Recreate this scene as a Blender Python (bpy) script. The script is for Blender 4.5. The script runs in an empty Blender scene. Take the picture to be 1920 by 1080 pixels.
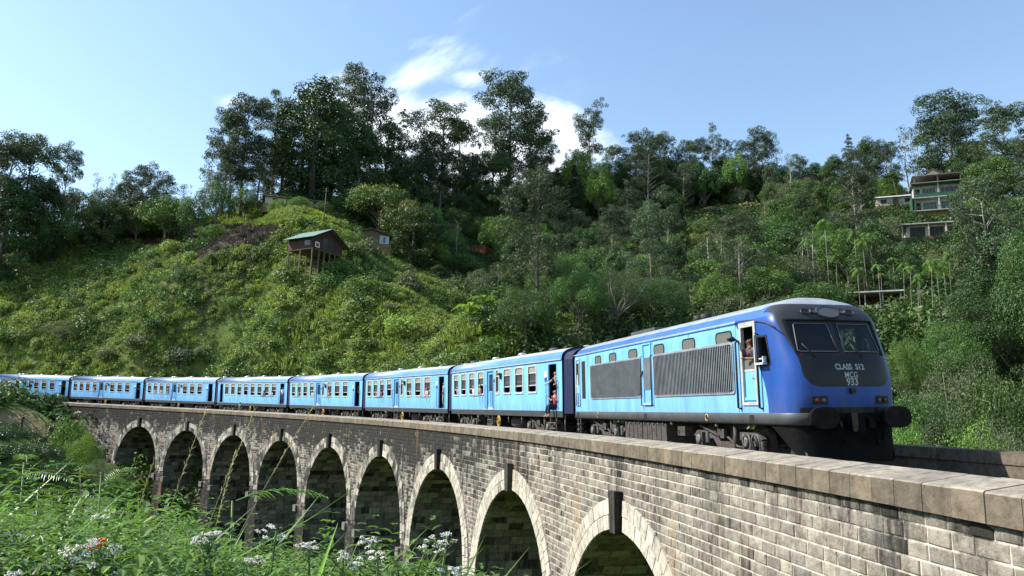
import bpy, math, random
import numpy as np
from mathutils import Vector, Matrix, Euler
random.seed(7); rng = np.random.default_rng(7)
sc = bpy.context.scene
col = sc.collection
pi = math.pi

# ------------------------------------------------------------------ camera
FPX, V0, ROLL = 1432.5, 811.1, .029          # focal length in pixels of a 1920 wide frame, eye-level row, roll
TH = math.atan((V0 - 540) / FPX)
cam_data = bpy.data.cameras.new('camera')
cam_data.sensor_width = 36
cam_data.lens = 36 * FPX / 1920
cam_data.clip_start = .1
cam_data.clip_end = 8000
cam = bpy.data.objects.new('camera', cam_data)
col.objects.link(cam)
cam.matrix_world = Matrix.Rotation(pi / 2 + TH, 4, 'X') @ Matrix.Rotation(ROLL, 4, 'Z')
sc.camera = cam

# ------------------------------------------------------------------ sun, sky, exposure
SUN_EL = math.radians(41)
SUN_AZ = math.radians(-86)                    # angle from +Y towards +X
SUN = Vector((math.cos(SUN_EL) * math.sin(SUN_AZ), math.cos(SUN_EL) * math.cos(SUN_AZ), math.sin(SUN_EL)))
sd = bpy.data.lights.new('sun', 'SUN')
sd.energy = 5.0
sd.angle = math.radians(.55)
sd.color = (1, .95, .86)
so = bpy.data.objects.new('sun', sd)
col.objects.link(so)
so.rotation_euler = SUN.to_track_quat('Z', 'Y').to_euler()
so.location = SUN * 300

world = bpy.data.worlds.new('World')
sc.world = world
world.use_nodes = True


def build_world():
    nt = world.node_tree
    N, L = nt.nodes, nt.links
    N.clear()
    out = N.new('ShaderNodeOutputWorld')
    bg = N.new('ShaderNodeBackground')
    bg.inputs['Strength'].default_value = .13
    sky = N.new('ShaderNodeTexSky')
    sky.sky_type = 'NISHITA'
    sky.sun_disc = False
    sky.sun_elevation = SUN_EL
    sky.sun_rotation = SUN_AZ
    sky.altitude = 900
    sky.air_density = 1.5
    sky.dust_density = 1.0
    sky.ozone_density = 2.6
    tc = N.new('ShaderNodeTexCoord')

    def math_(op, a, b=None, c=None):
        n = N.new('ShaderNodeMath'); n.operation = op
        for i, v in enumerate((a, b, c)):
            if v is None: continue
            if isinstance(v, (int, float)): n.inputs[i].default_value = v
            else: L.new(v, n.inputs[i])
        return n.outputs[0]

    def vmath(op, a, b):
        n = N.new('ShaderNodeVectorMath'); n.operation = op
        L.new(a, n.inputs[0])
        if isinstance(b, tuple): n.inputs[1].default_value = b
        else: L.new(b, n.inputs[1])
        return n
    D = tc.outputs['Generated']
    # plane of cloud: direction projected on a layer overhead, plus cloud banks low above the ridge
    nz = N.new('ShaderNodeTexNoise'); nz.inputs['Scale'].default_value = 12
    nz.inputs['Detail'].default_value = 9; nz.inputs['Roughness'].default_value = .62
    nz.inputs['Distortion'].default_value = .35
    # cloud grain drawn out along the wind
    d0 = np.array(ray(820, 170)); d0 /= np.linalg.norm(d0)
    r0 = np.array([d0[1], -d0[0], 0]); r0 /= np.linalg.norm(r0); u0 = np.cross(r0, d0)
    w1 = r0 * .86 + u0 * .5; w2 = -r0 * .5 + u0 * .86
    cmb = N.new('ShaderNodeCombineXYZ')
    for i, (w, k) in enumerate(((w1, .55), (w2, 1.5), (d0, 1.))):
        L.new(math_('MULTIPLY', vmath('DOT_PRODUCT', D, tuple(w)).outputs['Value'], k), cmb.inputs[i])
    L.new(cmb.outputs[0], nz.inputs['Vector'])
    noise = nz.outputs['Fac']
    total = None
    for (u, v, ru, rv, ang, k) in CLOUDS:
        d = np.array(ray(u, v)); d /= np.linalg.norm(d)
        right = np.array([d[1], -d[0], 0]); right /= np.linalg.norm(right)
        up = np.cross(right, d)
        ca, sa = math.cos(ang), math.sin(ang)
        e1 = right * ca + up * sa; e2 = -right * sa + up * ca
        a = vmath('DOT_PRODUCT', D, tuple(e1)).outputs['Value']
        b = vmath('DOT_PRODUCT', D, tuple(e2)).outputs['Value']
        c = vmath('DOT_PRODUCT', D, tuple(d)).outputs['Value']
        a = math_('MULTIPLY', a, FPX / ru); b = math_('MULTIPLY', b, FPX / rv)
        r2 = math_('ADD', math_('MULTIPLY', a, a), math_('MULTIPLY', b, b))
        m = math_('SUBTRACT', 1, math_('SQRT', r2))
        m = math_('MULTIPLY', math_('MAXIMUM', m, 0), k)
        m = math_('MULTIPLY', m, math_('GREATER_THAN', c, 0))
        total = m if total is None else math_('MAXIMUM', total, m)
    # scattered thin cloud elsewhere in the sky
    nz2 = N.new('ShaderNodeTexNoise'); nz2.inputs['Scale'].default_value = 1.7; nz2.inputs['Detail'].default_value = 4
    L.new(D, nz2.inputs['Vector'])
    sc_ = math_('MULTIPLY', math_('MAXIMUM', math_('SUBTRACT', nz2.outputs['Fac'], .62), 0), 1.6)
    total = math_('MAXIMUM', total, sc_)
    # density = smoothstep over (mask * noise)
    e = math_('ADD', total, math_('MULTIPLY', math_('SUBTRACT', noise, .5), 2.2))
    e = math_('MULTIPLY', e, math_('MINIMUM', math_('MULTIPLY', total, 5.0), 1))
    rmp = N.new('ShaderNodeMapRange'); rmp.interpolation_type = 'SMOOTHSTEP'
    rmp.inputs['From Min'].default_value = .12; rmp.inputs['From Max'].default_value = 1.25
    rmp.inputs['To Max'].default_value = .88
    L.new(e, rmp.inputs['Value'])
    mix = N.new('ShaderNodeMix'); mix.data_type = 'RGBA'
    L.new(rmp.outputs[0], mix.inputs['Factor'])
    L.new(sky.outputs[0], mix.inputs['A'])
    mix.inputs['B'].default_value = (7.3, 7.7, 8.2, 1)
    L.new(mix.outputs['Result'], bg.inputs['Color'])
    L.new(bg.outputs[0], out.inputs[0])


CLOUDS = [  # u, v, radius u, radius v, tilt, weight (pixels of the photograph)
    (770, 150, 190, 50, .5, 1.0), (730, 240, 210, 120, -.1, 1.6), (880, 275, 280, 105, -.2, 1.75),
    (1030, 245, 160, 70, -.35, 1.3), (860, 140, 80, 30, -.1, .6), (800, 82, 120, 24, .18, .4),
    (440, 190, 60, 26, .1, .75), (940, 75, 40, 10, 0, .3)]


def ray(u, v):
    """direction of a photo pixel; its y is about 1 per metre of distance"""
    a, b = u - 960, v - 540
    c, s = math.cos(ROLL), math.sin(ROLL)
    a, b = a * c + b * s, -a * s + b * c
    x, z = a / FPX, -b / FPX
    return (x, math.cos(TH) - z * math.sin(TH), math.sin(TH) + z * math.cos(TH))


def at(u, v, d):
    r = ray(u, v); h = math.hypot(r[0], r[1])
    return (r[0] * d / h, r[1] * d / h, r[2] * d / h)


def project(p):
    x, y, z = p
    yc = y * math.cos(TH) + z * math.sin(TH); zc = -y * math.sin(TH) + z * math.cos(TH)
    a, b = FPX * x / yc, -FPX * zc / yc
    c, s = math.cos(ROLL), math.sin(ROLL)
    return 960 + a * c - b * s, 540 + a * s + b * c, yc


build_world()
sc.view_settings.view_transform = 'Standard'
sc.view_settings.look = 'None'
sc.view_settings.gamma = 1
sc.view_settings.exposure = .88
sc.view_settings.use_curve_mapping = False
sc.render.engine = 'CYCLES'
sc.cycles.max_bounces = 5
sc.cycles.diffuse_bounces = 2
sc.cycles.glossy_bounces = 2
sc.cycles.transparent_max_bounces = 8
sc.cycles.transmission_bounces = 2

# ------------------------------------------------------------------ helpers


def weather(m, amount=.4, tint=.06):
    """brown road dirt thickening towards the sill, a slightly different shade on each vehicle"""
    nt = m.node_tree; N, L = nt.nodes, nt.links; p = N['Principled BSDF']
    src = p.inputs['Base Color'].links[0].from_socket
    tc = N.new('ShaderNodeTexCoord'); sx = N.new('ShaderNodeSeparateXYZ'); L.new(tc.outputs['Object'], sx.inputs[0])
    r = N.new('ShaderNodeMapRange'); r.interpolation_type = 'SMOOTHSTEP'; r.inputs['From Min'].default_value = .75; r.inputs['From Max'].default_value = -.05; r.inputs['To Min'].default_value = .03; L.new(sx.outputs['Z'], r.inputs[0])
    mp = N.new('ShaderNodeMapping'); mp.inputs['Scale'].default_value = (5, 5, 1.1); L.new(tc.outputs['Object'], mp.inputs[0])
    nz = N.new('ShaderNodeTexNoise'); nz.inputs['Scale'].default_value = 1.; nz.inputs['Detail'].default_value = 8; nz.inputs['Roughness'].default_value = .7; L.new(mp.outputs[0], nz.inputs['Vector'])
    r2 = N.new('ShaderNodeMapRange'); r2.inputs['From Min'].default_value = .38; r2.inputs['From Max'].default_value = .72; r2.inputs['To Max'].default_value = amount * 2; L.new(nz.outputs['Fac'], r2.inputs[0])
    mu = N.new('ShaderNodeMath'); mu.operation = 'MULTIPLY'; mu.use_clamp = True; L.new(r.outputs[0], mu.inputs[0]); L.new(r2.outputs[0], mu.inputs[1])
    oi = N.new('ShaderNodeObjectInfo'); r3 = N.new('ShaderNodeMapRange'); r3.inputs['To Min'].default_value = 1 - tint; r3.inputs['To Max'].default_value = 1 + tint; L.new(oi.outputs['Random'], r3.inputs[0])
    hs = N.new('ShaderNodeHueSaturation'); L.new(src, hs.inputs['Color']); L.new(r3.outputs[0], hs.inputs['Value'])
    mx = N.new('ShaderNodeMix'); mx.data_type = 'RGBA'; L.new(mu.outputs[0], mx.inputs['Factor']); L.new(hs.outputs[0], mx.inputs['A']); mx.inputs['B'].default_value = (.13, .12, .10, 1)
    L.new(mx.outputs['Result'], p.inputs['Base Color'])


def mat(name, c, rough=.6, metal=0., var=.0, vscale=4., bump=0., bscale=20., c2=None, spec=.4, streak=0.):
    m = bpy.data.materials.new(name); m.use_nodes = True
    nt = m.node_tree; N, L = nt.nodes, nt.links
    p = N['Principled BSDF']
    p.inputs['Base Color'].default_value = (*c, 1)
    p.inputs['Roughness'].default_value = rough
    p.inputs['Metallic'].default_value = metal
    p.inputs['Specular IOR Level'].default_value = spec
    if var or c2 or bump or streak:
        tc = N.new('ShaderNodeTexCoord')
    if var or c2 or streak:
        nz = N.new('ShaderNodeTexNoise'); nz.inputs['Scale'].default_value = vscale
        nz.inputs['Detail'].default_value = 7; nz.inputs['Roughness'].default_value = .65
        if streak:
            mp = N.new('ShaderNodeMapping'); mp.inputs['Scale'].default_value = (1, 1, streak)
            L.new(tc.outputs['Object'], mp.inputs[0]); L.new(mp.outputs[0], nz.inputs['Vector'])
        else:
            L.new(tc.outputs['Object'], nz.inputs['Vector'])
        rp = N.new('ShaderNodeValToRGB')
        a = c if c2 is None else c
        b = c2 if c2 else tuple(min(1, x * (1 + var)) for x in c)
        a = a if c2 else tuple(x * (1 - var) for x in c)
        rp.color_ramp.elements[0].position = .36; rp.color_ramp.elements[0].color = (*a, 1)
        rp.color_ramp.elements[1].position = .66; rp.color_ramp.elements[1].color = (*b, 1)
        L.new(nz.outputs['Fac'], rp.inputs[0]); L.new(rp.outputs[0], p.inputs['Base Color'])
    if bump:
        nb = N.new('ShaderNodeTexNoise'); nb.inputs['Scale'].default_value = bscale; nb.inputs['Detail'].default_value = 5
        L.new(tc.outputs['Object'], nb.inputs['Vector'])
        bp = N.new('ShaderNodeBump'); bp.inputs['Strength'].default_value = bump; bp.inputs['Distance'].default_value = .05
        L.new(nb.outputs['Fac'], bp.inputs['Height']); L.new(bp.outputs[0], p.inputs['Normal'])
    return m


def leaf_mat(name, dark, light, rough=.5, trans=.3, spread=.25, tip=None):
    """leaf colours: attribute 'v' (per leaf) mixes dark to light, each plant shifts a little; thin leaves let light through"""
    m = bpy.data.materials.new(name); m.use_nodes = True
    nt = m.node_tree; N, L = nt.nodes, nt.links
    p = N['Principled BSDF']; out = N['Material Output']
    at_ = N.new('ShaderNodeAttribute'); at_.attribute_name = 'v'
    rp = N.new('ShaderNodeValToRGB')
    rp.color_ramp.elements[0].color = (*dark, 1); rp.color_ramp.elements[1].color = (*light, 1)
    if tip:
        rp.color_ramp.elements[1].position = .9
        e = rp.color_ramp.elements.new(.93); e.color = (*tip, 1)
    L.new(at_.outputs['Fac'], rp.inputs[0])
    oi = N.new('ShaderNodeObjectInfo')
    hs = N.new('ShaderNodeHueSaturation')
    mr = N.new('ShaderNodeMapRange'); mr.inputs['To Min'].default_value = 1.25 * (1 - spread); mr.inputs['To Max'].default_value = 1.25 * (1 + spread * 1.25)
    L.new(oi.outputs['Random'], mr.inputs[0]); L.new(mr.outputs[0], hs.inputs['Value'])
    ml = N.new('ShaderNodeMath'); ml.operation = 'MULTIPLY'; ml.inputs[1].default_value = 7.31
    fr = N.new('ShaderNodeMath'); fr.operation = 'FRACT'
    mh = N.new('ShaderNodeMapRange'); mh.inputs['To Min'].default_value = .485; mh.inputs['To Max'].default_value = .52
    L.new(oi.outputs['Random'], ml.inputs[0]); L.new(ml.outputs[0], fr.inputs[0]); L.new(fr.outputs[0], mh.inputs[0])
    L.new(mh.outputs[0], hs.inputs['Hue'])
    L.new(rp.outputs[0], hs.inputs['Color'])
    L.new(hs.outputs[0], p.inputs['Base Color'])
    p.inputs['Roughness'].default_value = rough
    p.inputs['Specular IOR Level'].default_value = .35
    tr = N.new('ShaderNodeBsdfTranslucent')
    bright = N.new('ShaderNodeMix'); bright.data_type = 'RGBA'; bright.blend_type = 'MULTIPLY'; bright.inputs['Factor'].default_value = 1
    L.new(hs.outputs[0], bright.inputs['A']); bright.inputs['B'].default_value = (1.25, 1.3, .7, 1)
    L.new(bright.outputs['Result'], tr.inputs['Color'])
    mx = N.new('ShaderNodeMixShader'); mx.inputs[0].default_value = trans
    L.new(p.outputs[0], mx.inputs[1]); L.new(tr.outputs[0], mx.inputs[2])
    L.new(mx.outputs[0], out.inputs['Surface'])
    return m


def glass_mat(name, tint=(.55, .6, .62), refl=.5, opac=.35, dark=(.02, .025, .03)):
    m = bpy.data.materials.new(name); m.use_nodes = True
    nt = m.node_tree; N, L = nt.nodes, nt.links
    out = N['Material Output']; p = N['Principled BSDF']
    p.inputs['Base Color'].default_value = (*dark, 1); p.inputs['Roughness'].default_value = .08
    p.inputs['Specular IOR Level'].default_value = refl
    t = N.new('ShaderNodeBsdfTransparent'); t.inputs[0].default_value = (*tint, 1)
    mx = N.new('ShaderNodeMixShader'); mx.inputs[0].default_value = opac
    L.new(t.outputs[0], mx.inputs[1]); L.new(p.outputs[0], mx.inputs[2]); L.new(mx.outputs[0], out.inputs['Surface'])
    return m


class MB:
    """collects faces, builds ONE mesh object"""
    def __init__(s): s.v = []; s.f = []; s.m = []; s.mats = []; s.sm = []; s.att = []; s.cur = 0.
    def mi(s, m):
        if m not in s.mats: s.mats.append(m)
        return s.mats.index(m)
    def verts(s, vs):
        b = len(s.v); s.v.extend([tuple(p) for p in vs]); s.att.extend([s.cur] * len(vs)); return b
    def face(s, idx, m, smooth=False):
        s.f.append(tuple(idx)); s.m.append(s.mi(m)); s.sm.append(smooth)
    def quad(s, a, b, c, d, m):
        k = s.verts([a, b, c, d]); s.face((k, k + 1, k + 2, k + 3), m)
    def poly(s, pts, m):
        k = s.verts(pts); s.face(range(k, k + len(pts)), m)
    def box(s, lo, hi, m, tf=None, bev=0):
        x0, y0, z0 = lo; x1, y1, z1 = hi
        P = [(x0, y0, z0), (x1, y0, z0), (x1, y1, z0), (x0, y1, z0), (x0, y0, z1), (x1, y0, z1), (x1, y1, z1), (x0, y1, z1)]
        if tf: P = [tf @ Vector(p) for p in P]
        k = s.verts(P)
        for q in ((3, 2, 1, 0), (4, 5, 6, 7), (0, 1, 5, 4), (1, 2, 6, 5), (2, 3, 7, 6), (3, 0, 4, 7)):
            s.face([k + i for i in q], m)
    def tube(s, pts, rads, m, n=8, cap=True, smooth=True):
        pts = [Vector(p) for p in pts]
        if not hasattr(rads, '__len__'): rads = [rads] * len(pts)
        rings = []
        ref = None
        for i, p in enumerate(pts):
            d = (pts[min(i + 1, len(pts) - 1)] - pts[max(i - 1, 0)])
            if d.length < 1e-9: d = Vector((0, 0, 1))
            d.normalize()
            if ref is None or abs(ref.dot(d)) > .95:
                ref = Vector((0, 0, 1)) if abs(d.z) < .9 else Vector((1, 0, 0))
            a = d.cross(ref).normalized(); b = d.cross(a)
            ref = b if False else ref
            rings.append(s.verts([p + (a * math.cos(2 * pi * j / n) + b * math.sin(2 * pi * j / n)) * rads[i] for j in range(n)]))
        for r0, r1 in zip(rings, rings[1:]):
            for j in range(n):
                s.face((r0 + j, r0 + (j + 1) % n, r1 + (j + 1) % n, r1 + j), m, smooth)
        if cap:
            s.face([rings[0] + j for j in range(n)][::-1], m); s.face([rings[-1] + j for j in range(n)], m)
    def lathe(s, c, axis, prof, m, n=16, sx=1., sy=1., smooth=True):
        """prof: (distance along axis, radius)"""
        c = Vector(c); ax = Vector(axis).normalized()
        a = ax.cross(Vector((0, 0, 1)) if abs(ax.z) < .9 else Vector((1, 0, 0))).normalized(); b = ax.cross(a)
        rings = [s.verts([c + ax * t + a * (math.cos(2 * pi * j / n) * r * sx) + b * (math.sin(2 * pi * j / n) * r * sy) for j in range(n)]) for t, r in prof]
        for r0, r1 in zip(rings, rings[1:]):
            for j in range(n):
                s.face((r0 + j, r0 + (j + 1) % n, r1 + (j + 1) % n, r1 + j), m, smooth)
        s.face([rings[0] + j for j in range(n)][::-1], m); s.face([rings[-1] + j for j in range(n)], m)
    def build(s, name, parent=None, loc=None, attname=None):
        me = bpy.data.meshes.new(name)
        me.from_pydata(s.v, [], s.f)
        for m in s.mats: me.materials.append(m)
        me.polygons.foreach_set('material_index', s.m)
        me.polygons.foreach_set('use_smooth', s.sm)
        if attname:
            a = me.attributes.new(attname, 'FLOAT', 'POINT'); a.data.foreach_set('value', np.array(s.att, dtype=np.float32))
        me.update()
        return link(name, me, parent, loc)


def link(name, me, parent=None, loc=None):
    o = bpy.data.objects.new(name, me); col.objects.link(o)
    if parent: o.parent = parent
    if loc is not None: o.location = loc
    return o


def npmesh(name, V, F, m, v=None, smooth=False):
    """fast mesh from numpy arrays; F (n,3) or (n,4)"""
    me = bpy.data.meshes.new(name)
    V = np.asarray(V, np.float32); F = np.asarray(F, np.int32)
    me.vertices.add(len(V)); me.vertices.foreach_set('co', V.ravel())
    k = F.shape[1]
    me.loops.add(F.size); me.loops.foreach_set('vertex_index', F.ravel())
    me.polygons.add(len(F)); me.polygons.foreach_set('loop_start', np.arange(0, F.size, k, dtype=np.int32))
    try: me.polygons.foreach_set('loop_total', np.full(len(F), k, np.int32))
    except Exception: pass
    me.update(calc_edges=True)
    me.polygons.foreach_set('use_smooth', np.full(len(F), bool(smooth)))
    for q in (m if isinstance(m, (list, tuple)) else [m]): me.materials.append(q)
    if v is not None:
        a = me.attributes.new('v', 'FLOAT', 'POINT'); a.data.foreach_set('value', np.asarray(v, np.float32))
    return me


def empty(name, loc=(0, 0, 0), rot=(0, 0, 0), scale=1):
    o = bpy.data.objects.new(name, None); col.objects.link(o)
    o.location = loc; o.rotation_euler = rot
    o.scale = (scale,) * 3 if not hasattr(scale, '__len__') else scale
    o.empty_display_size = .5
    return o


def tag(o, label, cat, group=None):
    o['label'] = label; o['category'] = cat
    if group: o['group'] = group
    return o


def structure(o): o['kind'] = 'structure'; return o
def stuff(o): o['kind'] = 'stuff'; return o


def kids(root):
    return KIDS.get(root.name, [])


KIDS = {}


def index_children():
    KIDS.clear()
    for o in bpy.data.objects:
        if o.parent: KIDS.setdefault(o.parent.name, []).append(o)


def copy_tree(o, parent=None, skip=()):
    c = o.copy(); col.objects.link(c); c.parent = parent
    for ch in KIDS.get(o.name, []):
        if ch.name.split('.')[0] in skip: continue
        copy_tree(ch, c, skip)
    return c


# smooth value noise for numpy
def vnoise(x, y, seed=0):
    xi = np.floor(x).astype(np.int64); yi = np.floor(y).astype(np.int64)
    fx = x - xi; fy = y - yi
    fx = fx * fx * (3 - 2 * fx); fy = fy * fy * (3 - 2 * fy)
    def h(a, b):
        n = (a * 374761393 + b * 668265263 + seed * 1442695041) & 0x7fffffff
        n = ((n ^ (n >> 13)) * 1274126177) & 0x7fffffff
        return ((n ^ (n >> 16)) & 0xffff) / 65535.
    return (h(xi, yi) * (1 - fx) + h(xi + 1, yi) * fx) * (1 - fy) + (h(xi, yi + 1) * (1 - fx) + h(xi + 1, yi + 1) * fx) * fy
# ------------------------------------------------------------------ railway geometry: a circle of 124 m radius
CX, CY, RR, A1, LP, GR, Z0, CANT, WO = -114.42, -5.53, 124.18, 1.258, 16.386, .022, .946, .044, 3.72
RAIL = -1.15                                   # rail top below the body sill


def tk(s, off=0, z=0):
    """point s metres back along the line, off metres towards the inside of the curve, z above the sill line"""
    a = A1 - s / RR; r = RR - off
    return (CX + r * math.sin(a), CY + r * math.cos(a), Z0 + GR * s + z)


S_END = 96.0                                  # far end of the bridge
S_NEAR = -34.0

# ------------------------------------------------------------------ terrain heights
CTRL = []
for u, v, d in [
    # left hill above the line
    (0, 700, 136), (100, 695, 128), (300, 695, 108), (450, 695, 98), (600, 690, 90), (750, 690, 82), (880, 680, 78),
    (585, 515, 117), (500, 565, 110), (640, 610, 102), (700, 560, 114), (800, 620, 100), (850, 640, 98),
    (300, 560, 130), (180, 600, 138), (60, 600, 146), (300, 480, 150), (400, 460, 150), (480, 430, 152), (530, 412, 156), (590, 392, 164),
    (690, 462, 142), (760, 520, 132), (830, 575, 120), (920, 655, 102), (420, 520, 124), (380, 620, 110), (150, 520, 160), (40, 480, 172), (240, 465, 168), (340, 445, 164),
    (640, 440, 158), (600, 388, 185), (500, 400, 190), (300, 445, 200), (100, 462, 200),
    # gully and wooded slope to the right of the hill
    (960, 640, 120), (890, 600, 124), (895, 490, 172), (840, 470, 178), (1000, 560, 150), (1000, 480, 188), (950, 410, 208), (760, 400, 200),
    (1100, 580, 140), (1100, 480, 190), (1100, 400, 215), (1200, 600, 118), (1200, 480, 186), (1220, 400, 220), (1350, 402, 226), (1350, 500, 170),
    (1350, 600, 112), (1450, 392, 230), (1480, 500, 160), (1600, 402, 222), (1600, 500, 150), (1620, 588, 122), (1600, 640, 100),
    (1760, 398, 182), (1745, 452, 164), (1660, 400, 196), (1850, 400, 205), (1850, 500, 140), (1900, 600, 96), (1720, 660, 92),
    # beyond the ridge the ground falls away
    (100, 480, 320), (600, 440, 330), (1000, 440, 340), (1400, 440, 350), (1800, 440, 340), (2100, 420, 220), (2200, 600, 120), (-200, 590, 165), (-300, 720, 140), (-300, 520, 300),
    # near bank at the far end, tea slope below the path
    (-120, 765, 114), (20, 760, 112), (100, 762, 111), (150, 768, 108), (0, 850, 96), (110, 850, 95), (60, 950, 74), (180, 880, 84), (210, 960, 76), (-150, 850, 90), (-150, 960, 70),
]:
    CTRL.append(at(u, v, d))
CTRL += [(0, 0, -1.75), (-3, 4, -1.75), (-6, 3, -1.7), (-1.5, 8, -3.2), (-5.5, 8, -2.2), (-9, 13, -3.6), (-14, 20, -6.6), (-20, 30, -11), (-34, 50, -14.5), (-14, 40, -15), (2, 11, -5.4), (1, 20, -9.5),
         (4, 5, -3.2), (4, -12, -1.5), (-10, -6, -.9), (-22, 0, -1.2), (-26, 12, -3.5), (-45, 35, -9), (-70, 60, -8), (-40, -30, 3), (20, -40, 2), (-90, 20, 6),
         (24, 30, -11), (32, 48, -6), (45, 74, 5), (22, 8, -7), (45, 10, -4), (80, 40, 10), (70, 0, 4), (-120, 80, 2)]
for s, z in ((-6, -9), (5, -12.5), (16, -15), (28, -16), (40, -16.5), (52, -16), (64, -15), (76, -13), (86, -8)):
    p = tk(s, 0); CTRL.append((p[0], p[1], z))
    p = tk(s, -9); CTRL.append((p[0], p[1], z + 2.5))
    if s > 20:
        p = tk(s, 12); CTRL.append((p[0], p[1], z - 1))
for s in (99, 105, 112, 118, 126, 136, 150):
    for off in (-3, 0, 3.5):
        p = tk(s, off, RAIL - .75); CTRL.append(p)
CTRL = np.array(CTRL)


def tps_fit(P, lam=.6):
    n = len(P); xy = P[:, :2] / 50
    d = np.sqrt(((xy[:, None] - xy[None]) ** 2).sum(-1)) + 1e-12
    K = d * d * np.log(d)
    K[np.arange(n), np.arange(n)] = 0
    A = np.zeros((n + 3, n + 3)); A[:n, :n] = K + np.eye(n) * lam * .01
    A[:n, n] = 1; A[:n, n + 1:] = xy; A[n, :n] = 1; A[n + 1:, :n] = xy.T
    return np.linalg.solve(A, np.r_[P[:, 2], 0, 0, 0])


TW = tps_fit(CTRL)


def ground0(x, y):
    x = np.asarray(x, float); y = np.asarray(y, float)
    sh = x.shape; X = x.ravel(); Y = y.ravel()
    # outside the mapped region the last slope is held
    Xc = np.clip(X, -190, 200); Yc = np.clip(Y, -45, 345)
    out = np.empty(len(X)); xy = CTRL[:, :2] / 50; n = len(CTRL)
    for i in range(0, len(X), 20000):
        q = np.c_[Xc[i:i + 20000], Yc[i:i + 20000]] / 50
        d2 = ((q[:, None] - xy[None]) ** 2).sum(-1) + 1e-12
        out[i:i + 20000] = (.5 * d2 * np.log(d2)) @ TW[:n] + TW[n] + q @ TW[n + 1:]
    # lumps
    r = np.hypot(X, Y)
    amp = np.clip((r - 25) / 60, 0, 1)
    out += amp * (2.2 * (vnoise(X / 17, Y / 17, 1) - .5) + 1.0 * (vnoise(X / 6.3, Y / 6.3, 2) - .5) + .5 * (vnoise(X / 2.6, Y / 2.6, 3) - .5))
    hillw = np.clip(1 - np.hypot(X + 40, Y - 125) / 75, 0, 1)
    out += hillw * (5.5 * (vnoise(X / 13, Y / 13, 21) - .5) + 2.4 * (vnoise(X / 5.2, Y / 5.2, 22) - .5))
    # keep clear of the railway: cutting shelf beyond the bridge, valley below it
    a = np.arctan2(X - CX, Y - CY); rad = np.hypot(X - CX, Y - CY)
    s = (A1 - a) * RR; off = np.abs(RR - rad)
    line = Z0 + GR * s + RAIL - .62
    w = np.clip((7.5 - off) / 3.5, 0, 1) * np.clip((s - 95) / 4, 0, 1) * (s < 175)
    out = out * (1 - w) + line * w
    under = np.clip((8.5 - off) / 3, 0, 1) * np.clip((99 - s) / 4, 0, 1) * (s > -60)
    cap = np.where(s > 88, line - 3.0, line - 6.0)
    cap = np.where(s < 0, line - 4, cap)
    out = np.where(under > 0, out * (1 - under) + np.minimum(out, cap) * under, out)
    return out.reshape(sh)


def stretch(lo, hi, step, far):
    a = list(np.arange(lo, hi + .01, step)); e = step
    while a[-1] < far: e *= 1.5; a.append(a[-1] + e)
    e = step; b = []
    x = lo
    while x > -far: e *= 1.5; x -= e; b.append(x)
    return np.array(b[::-1] + a)


GX = stretch(-200, 205, 1.9, 2500)
GY = stretch(-45, 345, 1.9, 2500)
GXX, GYY = np.meshgrid(GX, GY)
GZ = ground0(GXX, GYY)


def gz(x, y):
    """height of the terrain sheet (bilinear)"""
    x = np.asarray(x, float); y = np.asarray(y, float)
    i = np.clip(np.searchsorted(GX, x) - 1, 0, len(GX) - 2); j = np.clip(np.searchsorted(GY, y) - 1, 0, len(GY) - 2)
    fx = (x - GX[i]) / (GX[i + 1] - GX[i]); fy = (y - GY[j]) / (GY[j + 1] - GY[j])
    return (GZ[j, i] * (1 - fx) + GZ[j, i + 1] * fx) * (1 - fy) + (GZ[j + 1, i] * (1 - fx) + GZ[j + 1, i + 1] * fx) * fy


def hit(u, v, dmin=40, dmax=330):
    """where the ray of a photo pixel first meets the ground"""
    r = np.array(ray(u, v)); r = r / math.hypot(r[0], r[1])
    d = np.arange(dmin, dmax, .5)
    P = d[:, None] * r[None]
    g = gz(P[:, 0], P[:, 1])
    k = np.nonzero(P[:, 2] <= g)[0]
    if len(k) == 0: return None
    q = P[k[0]]; return (q[0], q[1], float(g[k[0]]), float(d[k[0]]))


def on_ground(u, d):
    """point on the ground in the direction of column u at distance d"""
    r = ray(u, 600); h = math.hypot(r[0], r[1])
    x, y = r[0] * d / h, r[1] * d / h
    return (x, y, float(gz(x, y)), d)
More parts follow.
